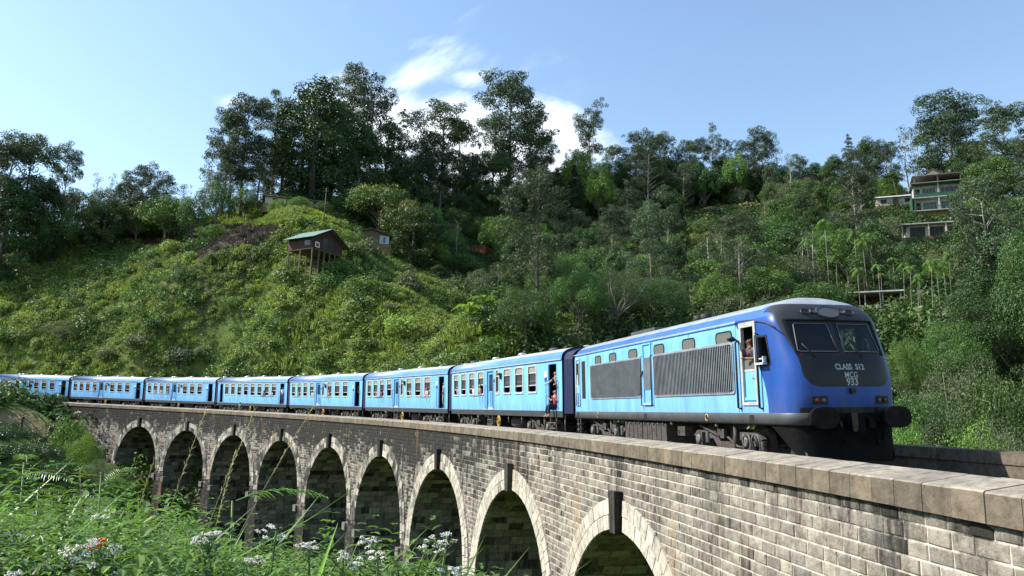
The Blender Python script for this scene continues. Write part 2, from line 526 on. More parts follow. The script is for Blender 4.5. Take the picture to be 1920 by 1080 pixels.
# ------------------------------------------------------------------ ground sheet
def ground_mat():
    m = bpy.data.materials.new('hillside_ground'); m.use_nodes = True
    nt = m.node_tree; N, L = nt.nodes, nt.links; p = N['Principled BSDF']
    tc = N.new('ShaderNodeTexCoord')
    nz = N.new('ShaderNodeTexNoise'); nz.inputs['Scale'].default_value = .12; nz.inputs['Detail'].default_value = 9; nz.inputs['Roughness'].default_value = .7
    L.new(tc.outputs['Object'], nz.inputs['Vector'])
    rp = N.new('ShaderNodeValToRGB')
    e = rp.color_ramp.elements
    e[0].position = .34; e[0].color = (.05, .075, .018, 1); e[1].position = .5; e[1].color = (.10, .145, .03, 1)
    k = e.new(.72); k.color = (.10, .075, .04, 1)
    L.new(nz.outputs['Fac'], rp.inputs[0])
    at_ = N.new('ShaderNodeAttribute'); at_.attribute_name = 'bare'
    mx = N.new('ShaderNodeMix'); mx.data_type = 'RGBA'
    nz2 = N.new('ShaderNodeTexNoise'); nz2.inputs['Scale'].default_value = 1.3; nz2.inputs['Detail'].default_value = 8
    L.new(tc.outputs['Object'], nz2.inputs['Vector'])
    r2 = N.new('ShaderNodeValToRGB'); r2.color_ramp.elements[0].position = .3; r2.color_ramp.elements[1].position = .7
    r2.color_ramp.elements[0].color = (.20, .12, .07, 1); r2.color_ramp.elements[1].color = (.42, .30, .19, 1)
    L.new(nz2.outputs['Fac'], r2.inputs[0])
    L.new(at_.outputs['Fac'], mx.inputs['Factor']); L.new(rp.outputs[0], mx.inputs['A']); L.new(r2.outputs[0], mx.inputs['B'])
    as_ = N.new('ShaderNodeAttribute'); as_.attribute_name = 'soil'; ms = N.new('ShaderNodeMix'); ms.data_type = 'RGBA'
    L.new(as_.outputs['Fac'], ms.inputs['Factor']); L.new(mx.outputs['Result'], ms.inputs['A']); ms.inputs['B'].default_value = (.055, .042, .036, 1)
    L.new(ms.outputs['Result'], p.inputs['Base Color']); p.inputs['Roughness'].default_value = .95; p.inputs['Specular IOR Level'].default_value = .1
    bp = N.new('ShaderNodeBump'); bp.inputs['Strength'].default_value = .8; bp.inputs['Distance'].default_value = .3
    L.new(nz2.outputs['Fac'], bp.inputs['Height']); L.new(bp.outputs[0], p.inputs['Normal'])
    return m


BARE = []                                     # bare earth: (x, y, radius, strength)
for u, v, r, k in ((60, 757, 1.5, .9), (100, 756, 1.3, .9), (20, 760, 1.4, .8), (40, 758, 1.3, .9), (1310, 400, 7, 1), (1345, 397, 7, 1), (1385, 392, 7, 1), (1410, 388, 6, 1), (1470, 385, 5, .8), (1465, 405, 5, .8),
                   (835, 585, 3, .25), (1640, 600, 5, .6)):
    h = hit(u, v) if u > 200 else (lambda p: (p[0], p[1], p[2], 104))(on_ground(u, 110))
    if h: BARE.append((h[0], h[1], r, k))


def terrain():
    ny, nx = GXX.shape
    V = np.c_[GXX.ravel(), GYY.ravel(), GZ.ravel()]
    i = np.arange(ny * nx).reshape(ny, nx)
    F = np.stack([i[:-1, :-1], i[:-1, 1:], i[1:, 1:], i[1:, :-1]], -1).reshape(-1, 4)
    me = npmesh('hillside', V, F, ground_mat(), smooth=True)
    b = np.zeros(len(V))
    for x, y, r, k in BARE:
        d = np.hypot(V[:, 0] - x, V[:, 1] - y)
        b = np.maximum(b, k * np.clip(1.4 - d / r, 0, 1))
    a = me.attributes.new('bare', 'FLOAT', 'POINT'); a.data.foreach_set('value', b.astype(np.float32))
    so_ = np.zeros(len(V))
    for u, v in ((300, 458), (340, 450), (380, 446), (420, 440), (460, 438), (500, 436), (400, 462), (440, 455), (470, 450)):
        h = hit(u, v, 110)
        if h: so_ = np.maximum(so_, np.clip(1.5 - np.hypot(V[:, 0] - h[0], V[:, 1] - h[1]) / 5.5, 0, 1))
    a = me.attributes.new('soil', 'FLOAT', 'POINT'); a.data.foreach_set('value', so_.astype(np.float32))
    structure(link('hillside', me))


terrain()

# ------------------------------------------------------------------ the stone viaduct


def stone_mat(name, light, mid, darkest=(.012, .012, .011), bump=.5, green=0., vs=.28):
    m = bpy.data.materials.new(name); m.use_nodes = True
    nt = m.node_tree; N, L = nt.nodes, nt.links; p = N['Principled BSDF']
    tc = N.new('ShaderNodeTexCoord'); g = N.new('ShaderNodeNewGeometry')
    P = g.outputs['Position']
    tone = N.new('ShaderNodeAttribute'); tone.attribute_name = 'tone'
    st = N.new('ShaderNodeAttribute'); st.attribute_name = 'stain'
    rp = N.new('ShaderNodeValToRGB'); rp.color_ramp.elements[0].color = (*mid, 1); rp.color_ramp.elements[1].color = (*light, 1)
    L.new(tone.outputs['Fac'], rp.inputs[0])
    # mottled surface
    n1 = N.new('ShaderNodeTexNoise'); n1.inputs['Scale'].default_value = 5; n1.inputs['Detail'].default_value = 8; n1.inputs['Roughness'].default_value = .7
    L.new(P, n1.inputs['Vector'])
    mul = N.new('ShaderNodeMix'); mul.data_type = 'RGBA'; mul.blend_type = 'MULTIPLY'; mul.inputs['Factor'].default_value = .8
    r1 = N.new('ShaderNodeValToRGB'); r1.color_ramp.elements[0].position = .32; r1.color_ramp.elements[0].color = (.34, .33, .32, 1)
    r1.color_ramp.elements[1].position = .6; r1.color_ramp.elements[1].color = (1.05, 1.03, 1, 1)
    L.new(n1.outputs['Fac'], r1.inputs[0]); L.new(rp.outputs[0], mul.inputs['A']); L.new(r1.outputs[0], mul.inputs['B'])
    # streaks run down
    mp = N.new('ShaderNodeMapping'); mp.inputs['Scale'].default_value = (2.2, 2.2, vs)
    L.new(P, mp.inputs[0])
    n2 = N.new('ShaderNodeTexNoise'); n2.inputs['Scale'].default_value = 1.; n2.inputs['Detail'].default_value = 7; n2.inputs['Roughness'].default_value = .82
    L.new(mp.outputs[0], n2.inputs['Vector'])
    ad = N.new('ShaderNodeMath'); ad.operation = 'ADD'; L.new(n2.outputs['Fac'], ad.inputs[0]); L.new(st.outputs['Fac'], ad.inputs[1])
    mr = N.new('ShaderNodeMapRange'); mr.interpolation_type = 'SMOOTHSTEP'; mr.inputs['From Min'].default_value = .60; mr.inputs['From Max'].default_value = .92; mr.inputs['To Max'].default_value = .94
    L.new(ad.outputs[0], mr.inputs[0])
    mx = N.new('ShaderNodeMix'); mx.data_type = 'RGBA'; L.new(mr.outputs[0], mx.inputs['Factor'])
    L.new(mul.outputs['Result'], mx.inputs['A']); mx.inputs['B'].default_value = (*darkest, 1)
    colr = mx.outputs['Result']
    # lime runs and rust
    n3 = N.new('ShaderNodeTexNoise'); n3.inputs['Scale'].default_value = .55; n3.inputs['Detail'].default_value = 6
    mp3 = N.new('ShaderNodeMapping'); mp3.inputs['Scale'].default_value = (1.4, 1.4, .35); mp3.inputs['Location'].default_value = (9, 3, 4)
    L.new(P, mp3.inputs[0]); L.new(mp3.outputs[0], n3.inputs['Vector'])
    m3 = N.new('ShaderNodeMapRange'); m3.interpolation_type = 'SMOOTHSTEP'; m3.inputs['From Min'].default_value = .6; m3.inputs['From Max'].default_value = .78; m3.inputs['To Max'].default_value = .55
    L.new(n3.outputs['Fac'], m3.inputs[0])
    mx3 = N.new('ShaderNodeMix'); mx3.data_type = 'RGBA'; L.new(m3.outputs[0], mx3.inputs['Factor']); L.new(colr, mx3.inputs['A'])
    mx3.inputs['B'].default_value = (.30, .19, .09, 1) if not green else (.10, .12, .05, 1)
    L.new(mx3.outputs['Result'], p.inputs['Base Color'])
    p.inputs['Roughness'].default_value = .9; p.inputs['Specular IOR Level'].default_value = .2
    nb = N.new('ShaderNodeTexNoise'); nb.inputs['Scale'].default_value = 16; nb.inputs['Detail'].default_value = 6; nb.inputs['Roughness'].default_value = .7
    L.new(P, nb.inputs['Vector'])
    bp = N.new('ShaderNodeBump'); bp.inputs['Strength'].default_value = bump; bp.inputs['Distance'].default_value = .03
    L.new(nb.outputs['Fac'], bp.inputs['Height']); L.new(bp.outputs[0], p.inputs['Normal'])
    return m


M_BLOCK = stone_mat('weathered_block', (.365, .325, .262), (.19, .178, .16), bump=1.)
M_MORTAR = stone_mat('lime_mortar', (.62, .57, .49), (.5, .47, .41), bump=.4)
M_VOUS = stone_mat('pale_arch_stone', (.54, .505, .425), (.35, .325, .27), bump=.5)
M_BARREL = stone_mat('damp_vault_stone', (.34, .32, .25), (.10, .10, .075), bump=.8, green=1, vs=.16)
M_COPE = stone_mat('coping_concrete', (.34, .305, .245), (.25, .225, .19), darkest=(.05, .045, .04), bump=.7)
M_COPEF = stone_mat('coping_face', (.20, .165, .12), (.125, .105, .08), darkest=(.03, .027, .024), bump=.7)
M_KEY = stone_mat('black_keystone', (.13, .125, .115), (.075, .072, .066), bump=.6)

ARCH_R, ARCH_P, ARCH_0 = 4.5, 11.13, -11.14
ZC, ZCB, ZK, ZT = -.88, -1.20, -3.18, -2.12
ARCH = [ARCH_0 + k * ARCH_P for k in range(0, 9)]       # 0 nearest in view, 8 farthest
RING = .82
KW = (RR - WO) / RR                                    # arc length on the wall face per metre of line


def wall_pt(s, z, out=0.):
    """z above the sill line; out = towards the camera side"""
    return tk(s, WO + out, z)


class Blocks:
    """bevelled blocks; many in one mesh"""
    def __init__(s): s.V = []; s.F = []; s.T = []; s.S = []; s.n = 0
    def add(s, P, C, tone, stain):
        """P: 4 base corners, C: 5 points (4 front corners + bulge)"""
        k = s.n
        s.V += list(P) + list(C); s.n += 9
        for i in range(4):
            j = (i + 1) % 4
            s.F += [(k + i, k + j, k + 4 + j), (k + i, k + 4 + j, k + 4 + i), (k + 4 + i, k + 4 + j, k + 8)]
        s.T += [tone] * 9; s.S += [stain] * 9
    def mesh(s, name, m):
        me = npmesh(name, np.array(s.V), np.array(s.F), m)
        for nm, d in (('tone', s.T), ('stain', s.S)):
            a = me.attributes.new(nm, 'FLOAT', 'POINT'); a.data.foreach_set('value', np.array(d, np.float32))
        return me


def block_on(fn, a0, a1, b0, b1, gap, depth, rag, bulge=.4):
    """fn(a, b, out) gives the point; returns P, C for Blocks.add"""
    r = lambda k: random.uniform(-k, k)
    g = gap
    P = [fn(a0 + g, b0 + g, 0), fn(a1 - g, b0 + g, 0), fn(a1 - g, b1 - g, 0), fn(a0 + g, b1 - g, 0)]
    i = gap + .012
    d = depth * random.uniform(.6, 1.25)
    C = [fn(a0 + i + r(rag), b0 + i + r(rag), d + r(.008)), fn(a1 - i + r(rag), b0 + i + r(rag), d + r(.008)),
         fn(a1 - i + r(rag), b1 - i + r(rag), d + r(.008)), fn(a0 + i + r(rag), b1 - i + r(rag), d + r(.008))]
    C.append(fn((a0 + a1) / 2 + r(.05), (b0 + b1) / 2 + r(.03), d + bulge * depth * random.uniform(.2, 1.2)))
    return P, C


def stain_at(s, z):
    """black growth: heavy below the coping along the middle, weak near the camera, dark pier feet"""
    far = min(1, max(0, (s + 9) / 22))
    top = max(0, 1 - (ZCB - z) / 2.6)
    v = .14 + .31 * far * top ** .7 + .13 * far
    v += .22 * max(0, 1 - (ZCB - z) / .3) * (1 - far)
    v += .55 * max(0, float(vnoise(np.array(s / .55), np.array(z / 6.), 31)) - .58) * max(0, 1 - (ZCB - z) / 4.5)
    feet = min(1, max(0, (-6.0 - z) / 4))
    v += .26 * feet
    v += .16 * (vnoise(np.array(s / 2.2), np.array(z / 1.3), 5) - .5)
    return float(v)


def arch_state(s, z):
    """(distance outside the intrados, index) of the nearest arch; z above sill line"""
    k = min(range(len(ARCH)), key=lambda i: abs(s - ARCH[i]))
    ds = (s - ARCH[k]) * KW
    zc = ZK - ARCH_R - GR * (s - ARCH[k])          # centre height seen from the sill line at s
    if z >= zc: return math.hypot(ds, z - zc) - ARCH_R, k
    half = ARCH_R - .02 * (zc - z)
    return abs(ds) - half, k


viaduct = empty('stone_viaduct', tk(40, 0, -16))
tag(viaduct, 'curved grey stone viaduct of nine arches carrying the blue train over the valley', 'viaduct')
VL = -Vector(viaduct.location)


def vpart(name, me):
    o = link(name, me, viaduct, VL); return o


def base_z(s):
    """lowest course worth building at s: just under the ground or the frame"""
    p = tk(s, WO)
    return float(gz(p[0], p[1])) - 1.0 - (Z0 + GR * s)


def masonry():
    CH = .204
    cand = []
    z = ZCB; row = 0
    while z > -19:
        h = CH * random.uniform(.96, 1.04)
        s = S_NEAR + (.24 if row % 2 else 0) + random.uniform(-.05, .05)
        while s < S_END:
            l = .45 * random.uniform(.78, 1.25)
            s1 = min(s + l, S_END); z1 = z - h
            sm, zm = (s + s1) / 2, (z + z1) / 2
            if zm > base_z(sm) and s1 - s > .12:
                ins = [arch_state(a, b)[0] for a, b in ((s, z), (s1, z), (s, z1), (s1, z1))]
                d, k = arch_state(sm, zm)
                zc = ZK - ARCH_R - GR * (sm - ARCH[k])
                ring = RING if zm > zc - .3 else 0.
                if ring:
                    ok = min(ins) > .12 and max(ins) > RING - .05
                    if ok: cand.append((s, s1, z1, z))
                else:
                    # pier: trim to the opening
                    if max(ins) > .08:
                        a0, a1 = s, s1
                        if min(ins) < 0:
                            half = ARCH_R - .02 * (zc - zm)
                            c = ARCH[k]
                            if sm > c: a0 = max(a0, c + half / KW)
                            else: a1 = min(a1, c - half / KW)
                        if a1 - a0 > .1: cand.append((a0, a1, z1, z))
            s = s1
        z -= h; row += 1
    fn = lambda a, b, o: wall_pt(a, b, o)
    # how large each one shows
    info = []
    for c in cand:
        p = wall_pt((c[0] + c[1]) / 2, (c[2] + c[3]) / 2)
        u, v, d = project(p)
        vis = d > 2 and -20 < u < 1960 and v < 1100
        a = project(wall_pt(c[0], c[2])); b = project(wall_pt(c[1], c[3]))
        info.append((abs(a[0] - b[0]) * abs(a[1] - b[1]) if vis else 0))
    order = sorted(range(len(cand)), key=lambda i: -info[i])
    big = set(order[:300])
    B = Blocks()
    for i, c in enumerate(cand):
        a0, a1, b0, b1 = c
        sm, zm = (a0 + a1) / 2, (b0 + b1) / 2
        tone = min(1, max(0, random.gauss(.5, .2))); fr = min(1, max(0, (sm + 9) / 22)); st = stain_at(sm, zm) + random.uniform(-.05 - .14 * fr, .05 + .07 * fr)
        if random.random() < .07 and sm < 4: st += .14
        P, C = block_on(fn, a0, a1, b0, b1, .013, .013, .006, .9)
        if i in big:
            S = Blocks(); S.add(P, C, tone, st); vpart('stone_block', S.mesh('stone_block', M_BLOCK))
        else: B.add(P, C, tone, st)
    stuff(vpart('stone_courses', B.mesh('stone_courses', M_BLOCK)))


def core():
    """mortar face behind the blocks with the arch openings, and the plain outer face"""
    for name, off, near in (('mortar_face', WO - .004, True), ('outer_face', -WO, False)):
        V = []; F = []; T = []; S = []
        ss = [S_NEAR]
        while ss[-1] < S_END: ss.append(ss[-1] + .25)
        for c in ARCH:
            ss += [c - ARCH_R / KW, c + ARCH_R / KW] + [c + (ARCH_R / KW) * math.cos(t) for t in np.linspace(0, pi, 40)]
        ss = sorted(x for x in ss if S_NEAR <= x <= S_END + .3)
        def lo(s, side):
            k = min(range(len(ARCH)), key=lambda i: abs(s - ARCH[i])); ds = (s + side * 1e-4 - ARCH[k]) * KW
            zc = ZK - ARCH_R - GR * (s - ARCH[k])
            if abs(ds) < ARCH_R: return zc + math.sqrt(max(0, ARCH_R ** 2 - ds * ds)) + .01
            return -22
        for a, b in zip(ss, ss[1:]):
            if b - a < 1e-3: continue
            l0, l1 = lo(a, 1), lo(b, -1)
            n = 8
            k = len(V)
            for j in range(n + 1):
                t = (j / n) ** 1.5
                za, zb = ZCB + (l0 - ZCB) * t, ZCB + (l1 - ZCB) * t
                V += [tk(a, off, za), tk(b, off, zb)]; T += [.5, .5]; S += [stain_at(a, za) - .06, stain_at(b, zb) - .06]
            for j in range(n):
                q = k + 2 * j
                F.append((q, q + 2, q + 3, q + 1) if near else (q, q + 1, q + 3, q + 2))
        me = npmesh(name, np.array(V), np.array(F), M_MORTAR)
        for nm, d in (('tone', T), ('stain', S)):
            at_ = me.attributes.new(nm, 'FLOAT', 'POINT'); at_.data.foreach_set('value', np.array(d, np.float32))
        vpart(name, me)


def arches():
    far = Blocks()
    for k, c in enumerate(ARCH):
        zc0 = ZK - ARCH_R            # relative to the sill at c
        def P(t, r, o, c=c):
            """t angle from the right springing, r radius"""
            s = c - r * math.cos(t) / KW
            p = tk(s, WO + o, 0); return (p[0], p[1], Z0 + GR * c + zc0 + r * math.sin(t))
        for ring, (r0, r1) in enumerate(((ARCH_R, ARCH_R + .40), (ARCH_R + .40, ARCH_R + RING))):
            n = 32 + 4 * ring
            half_key = .27 / (r0 + .2)
            for side in (0, 1):
                t0, t1 = (0 - .02, pi / 2 - half_key) if side == 0 else (pi / 2 + half_key, pi + .02)
                ts = np.linspace(t0, t1, n // 2 + 1)
                for a, b in zip(ts, ts[1:]):
                    fn = lambda x, y, o: P(x, y, o)
                    g = .010
                    ga = g / r1
                    Pb = [P(a + ga, r0 + g * .3, -.10), P(b - ga, r0 + g * .3, -.10), P(b - ga, r1 - g, -.10), P(a + ga, r1 - g, -.10)]
                    d = .055 + random.uniform(-.004, .005); i = .017; ia = i / r1
                    Cc = [P(a + ia, r0 + .006, d), P(b - ia, r0 + .006, d), P(b - ia, r1 - i, d), P(a + ia, r1 - i, d), P((a + b) / 2, (r0 + r1) / 2, d + .006)]
                    tone = random.uniform(.2, 1); u = project(P((a + b) / 2, r0, 0))
                    st = (.0 + .22 * min(1, max(0, (c - 0) / 25))) + random.uniform(-.08, .18)
                    if k in (0, 1, 2, 3):
                        S = Blocks(); S.add(Pb, Cc, tone, st); vpart('arch_stone', S.mesh('arch_stone', M_VOUS))
                    else: far.add(Pb, Cc, tone, st)
        # keystone: tapered, proud of the ring
        S = Blocks()
        zk0 = Z0 + GR * c
        def K(x, z, o, c=c):
            p = tk(c - x / KW, WO + o, 0); return (p[0], p[1], zk0 + z)
        w1, w0, top, bot = .235, .19, ZT - .04, ZK - .06
        m = MB()
        q = [K(-w0, bot, .22), K(w0, bot, .22), K(w1, top, .26), K(-w1, top, .26), K(-w0, bot, -.6), K(w0, bot, -.6), K(w1, top, -.6), K(-w1, top, -.6)]
        b = m.verts(q)
        for f in ((0, 1, 2, 3), (1, 5, 6, 2), (4, 0, 3, 7), (3, 2, 6, 7), (0, 4, 5, 1)): m.face([b + i for i in f], M_KEY)
        o = m.build('keystone', viaduct, VL)
        for nm, val in (('tone', random.random()), ('stain', random.uniform(.28, .42))):
            at_ = o.data.attributes.new(nm, 'FLOAT', 'POINT'); at_.data.foreach_set('value', np.full(len(o.data.vertices), val, np.float32))
        # vault lining
        B = Blocks()
        jam = 9.0
        prof_len = pi * ARCH_R + 2 * jam
        def Q(l, y, out, c=c):
            """l along the lining from the foot of one side over the crown to the other foot, y depth into the bridge"""
            if l < jam: x = ARCH_R - .02 * (jam - l); zz = -(jam - l); nx, nz = -1, 0
            elif l > prof_len - jam: x = -(ARCH_R - .02 * (l - prof_len + jam)); zz = -(l - prof_len + jam); nx, nz = 1, 0
            else:
                t = (l - jam) / ARCH_R; x = ARCH_R * math.cos(t); zz = ARCH_R * math.sin(t); nx, nz = -math.cos(t), -math.sin(t)
            x += nx * out; zz += nz * out
            p = tk(c - x / KW, WO - y, 0); return (p[0], p[1], zk0 + zc0 + zz)
        l = 0.; row = 0
        while l < prof_len - .2:
            h = .40 * random.uniform(.9, 1.1); l1 = min(l + h, prof_len)
            y = .0 if row % 2 else -.35
            rowst = random.uniform(-.12, .3)
            while y < 2 * WO - .1:
                y1 = y + random.uniform(.55, .9)
                ya, yb = max(y, .02), min(y1, 2 * WO - .02)
                if yb - ya > .1:
                    fn = lambda a, b_, o: Q(a, b_, o)
                    Pp, Cc = block_on(fn, l, l1, ya, yb, .012, .02, .006, .4)
                    depth_dark = min(1, max(0, (ya - .2) / 2.5))
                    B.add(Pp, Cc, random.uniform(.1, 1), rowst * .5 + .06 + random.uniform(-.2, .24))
                y = y1
            l = l1; row += 1
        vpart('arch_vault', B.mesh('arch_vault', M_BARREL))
        # backing sheet of the vault
        V = []; F = []
        ls = np.linspace(0, prof_len, 70)
        for x in ls: V += [Q(x, .0, -.004), Q(x, 2 * WO, -.004)]
        for j in range(len(ls) - 1): F.append((2 * j, 2 * j + 1, 2 * j + 3, 2 * j + 2))
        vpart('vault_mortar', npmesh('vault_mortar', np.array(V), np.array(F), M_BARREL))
        # corbel stones on the pier edge, left from the building of the arch
        for sg in (-1, 1):
            m = MB()
            x0 = sg * (ARCH_R - .45); x1 = sg * (ARCH_R + .12)
            def KK(x, z, o): return K(x, zc0 - 1.15 + z, o)
            q = [KK(x0, 0, .16), KK(x1, 0, .16), KK(x1, .5, .16), KK(x0, .5, .16), KK(x0, 0, -.7), KK(x1, 0, -.7), KK(x1, .5, -.7), KK(x0, .5, -.7)]
            b = m.verts(q)
            for f in ((0, 1, 2, 3), (1, 5, 6, 2), (4, 0, 3, 7), (3, 2, 6, 7), (0, 4, 5, 1), (5, 4, 7, 6)): m.face([b + i for i in f], M_BLOCK)
            m.build('corbel', viaduct, VL)
    stuff(vpart('arch_ring', far.mesh('arch_ring', M_VOUS)))


def copings():
    n = 0
    for near in (True, False):
        s = S_NEAR
        while s < S_END - .05:
            l = (.53 if near else 1.9) * random.uniform(.93, 1.08); e = min(s + l, S_END)
            m = MB()
            g = .007; j = random.uniform(-.006, .006)
            m.cur = random.random()
            if near: prof = [(.10 + j, ZCB - .02), (.10 + j, ZC - .02 + j), (.08 + j, ZC + j), (-.56, ZC + .11 + j), (-.58, RAIL - .5)]
            else: prof = [(-2 * WO - .08, ZCB - .3), (-2 * WO - .08, ZC + .13), (-2 * WO + .0, ZC + .21 + j), (-2 * WO + .46, ZC + .19 + j), (-2 * WO + .5, ZC - .08), (-2 * WO + .47, ZC - .1), (-2 * WO + .47, RAIL - .5)]
            A = [tk(s + g, WO + o, z) for o, z in prof]; Bp = [tk(e - g, WO + o, z) for o, z in prof]
            a = m.verts(A); b = m.verts(Bp); q = len(prof)
            for i in range(q - 1):
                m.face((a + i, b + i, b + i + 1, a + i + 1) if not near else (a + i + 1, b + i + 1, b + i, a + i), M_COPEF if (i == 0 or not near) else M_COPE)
            m.face([a + i for i in range(q)], M_COPE); m.face([b + i for i in range(q)][::-1], M_COPE)
            o = m.build('coping_stone' if near else 'parapet_slab', viaduct, VL)
            for nm, val in (('tone', m.cur), ('stain', random.uniform(-.22, .08) if near else random.uniform(-.1, .1))):
                at_ = o.data.attributes.new(nm, 'FLOAT', 'POINT'); at_.data.foreach_set('value', np.full(len(o.data.vertices), val, np.float32))
            s = e; n += 1
    # the joint filler under the copings
    V = []; F = []
    ss = np.arange(S_NEAR, S_END, 1.0)
    for x in ss: V += [tk(x, WO + .07, ZCB), tk(x, WO + .07, ZC - .03), tk(x, WO - .54, ZC + .08), tk(x, WO - .54, RAIL - .5)]
    for i in range(len(ss) - 1):
        for j in range(3):
            q = 4 * i + j; F.append((q, q + 1, q + 5, q + 4))
    me = npmesh('coping_mortar', np.array(V), np.array(F), M_MORTAR)
    vpart('coping_mortar', me)


masonry(); core(); arches(); copings()

# ------------------------------------------------------------------ deck, track
M_BALLAST = mat('ballast', (.07, .06, .05), .95, c2=(.21, .18, .15), vscale=22, bump=1., bscale=26)
M_RAILSTEEL = mat('rail_steel', (.20, .13, .09), .5, .6, var=.4, vscale=8)
M_SLEEPER = mat('sleeper_wood', (.10, .085, .07), .9, var=.4, vscale=9)


def track():
    V = []; F = []
    ss = np.arange(S_NEAR, 178, .8)
    prof = [(-3.3, RAIL - .42), (-2.2, RAIL - .38), (-1.75, RAIL - .19), (1.75, RAIL - .19), (2.2, RAIL - .38), (3.2, RAIL - .42)]
    for s in ss:
        for o, z in prof: V.append(tk(s, o, z + random.uniform(-.02, .02)))
    q = len(prof)
    for i in range(len(ss) - 1):
        for j in range(q - 1):
            a = q * i + j; F.append((a, a + 1, a + q + 1, a + q))
    b = link('track_bed', npmesh('track_bed', np.array(V), np.array(F), M_BALLAST)); structure(b)
    t = empty('railway_track', tk(0, 0, RAIL - .2))
    tag(t, 'broad gauge railway track with rusty rails running along the viaduct deck', 'railway track')
    tl = -Vector(t.location)
    for g in (-.838, .838):
        m = MB(); pr = [(-.07, -.15), (.07, -.15), (.02, -.13), (.02, -.04), (.036, -.03), (.036, 0), (-.036, 0), (-.036, -.03), (-.02, -.04), (-.02, -.13)]
        rings = []
        for s in np.arange(S_NEAR, 176, 2.):
            rings.append(m.verts([tk(s, g + o, RAIL + z) for o, z in pr]))
        for r0, r1 in zip(rings, rings[1:]):
            for j in range(len(pr)): m.face((r0 + j, r1 + j, r1 + (j + 1) % len(pr), r0 + (j + 1) % len(pr)), M_RAILSTEEL)
        m.build('rail', t, tl)
    m = MB(); m.box((-.12, -1.37, -.30), (.12, 1.37, -.15), M_SLEEPER); me = m.build('sleeper', t).data
    first = bpy.data.objects['sleeper']; k = 0
    for s in np.arange(S_NEAR + .3, 150, .66):
        o = first if k == 0 else link('sleeper', me, t)
        p = tk(s, 0, RAIL); o.location = Vector(p) + tl
        o.rotation_euler = (0, 0, -(A1 - s / RR)); k += 1
        if k > 290: break


track()
# ------------------------------------------------------------------ the train
M_LBLUE = mat('light_blue_paint', (.155, .405, .71), .42, var=.15, vscale=1.3, spec=.4, streak=.3)
weather(M_LBLUE, .38)
M_LBLUE2 = mat('door_blue_paint', (.13, .36, .66), .45, var=.18, vscale=2)
M_NAVY = mat('navy_paint', (.004, .009, .045), .55, var=.2, vscale=3)
M_ROOFB = mat('roof_blue', (.10, .24, .52), .42, var=.12, vscale=1.5)
M_ROOFG = mat('roof_grey', (.25, .285, .32), .55, var=.22, vscale=1.3, c2=(.40, .43, .46))
M_ALU = mat('window_aluminium', (.52, .54, .54), .4, .3, var=.12, vscale=6)
M_SHUT = mat('window_shutter', (.36, .36, .33), .6, var=.2, vscale=7)
M_SOLE = mat('sole_bar_grey', (.035, .036, .038), .6, var=.25, vscale=3)
M_BLACK = mat('black_underframe', (.012, .012, .012), .7, var=.4, vscale=5)
M_GRIME = mat('grimy_iron', (.055, .047, .042), .75, var=.5, vscale=6, bump=.3, bscale=14)
M_STEP = mat('step_iron', (.13, .125, .115), .6, .3, var=.3, vscale=8)
M_RUBBER = mat('black_rubber', (.012, .012, .013), .55)
M_VENT = mat('vent_metal', (.45, .45, .44), .45, .5, var=.25, vscale=5)
M_VENTD = mat('vent_dark', (.06, .06, .06), .6, var=.3, vscale=5)
M_YELLOW = mat('faded_yellow', (.45, .27, .06), .6, var=.3, vscale=9)
M_INT = mat('coach_interior', (.16, .17, .16), .8, var=.2, vscale=2)
M_SEAT = mat('seat_vinyl', (.03, .05, .09), .6)
M_SIGNW = mat('white_board', (.75, .77, .80), .5)
M_SIGNB = mat('blue_board', (.03, .05, .30), .5)
M_GLASS = glass_mat('window_glass', (.62, .66, .66), .6, .45, (.10, .11, .11))
M_DGLASS = glass_mat('door_glass', (.30, .33, .34), .6, .75, (.03, .035, .04))
ZOFF = -RAIL


def rrect(x0, x1, z0, z1, r, n=4):
    P = []
    for cx, cz, a in ((x1 - r, z1 - r, 0), (x0 + r, z1 - r, 90), (x0 + r, z0 + r, 180), (x1 - r, z0 + r, 270)):
        for k in range(n + 1):
            t = math.radians(a + 90 * k / n); P.append((cx + r * math.cos(t), cz + r * math.sin(t)))
    return P


def ring_plate(m, outer, inner, y0, y1, matl):
    """flat ring between two outlines of equal length in the xz plane, extruded y0..y1"""
    n = len(outer)
    a = m.verts([(x, y1, z) for x, z in outer]); b = m.verts([(x, y1, z) for x, z in inner])
    c = m.verts([(x, y0, z) for x, z in outer]); d = m.verts([(x, y0, z) for x, z in inner])
    for i in range(n):
        j = (i + 1) % n
        m.face((a + i, b + i, b + j, a + j), matl); m.face((a + i, a + j, c + j, c + i), matl)
        m.face((b + i, d + i, d + j, b + j), matl); m.face((c + i, c + j, d + j, d + i), matl)


def plate(m, outline, y0, y1, matl):
    n = len(outline)
    a = m.verts([(x, y0, z) for x, z in outline]); b = m.verts([(x, y1, z) for x, z in outline])
    m.face([a + i for i in range(n)], matl); m.face([b + i for i in range(n)][::-1], matl)
    for i in range(n):
        j = (i + 1) % n; m.face((a + i, a + j, b + j, b + i), matl)


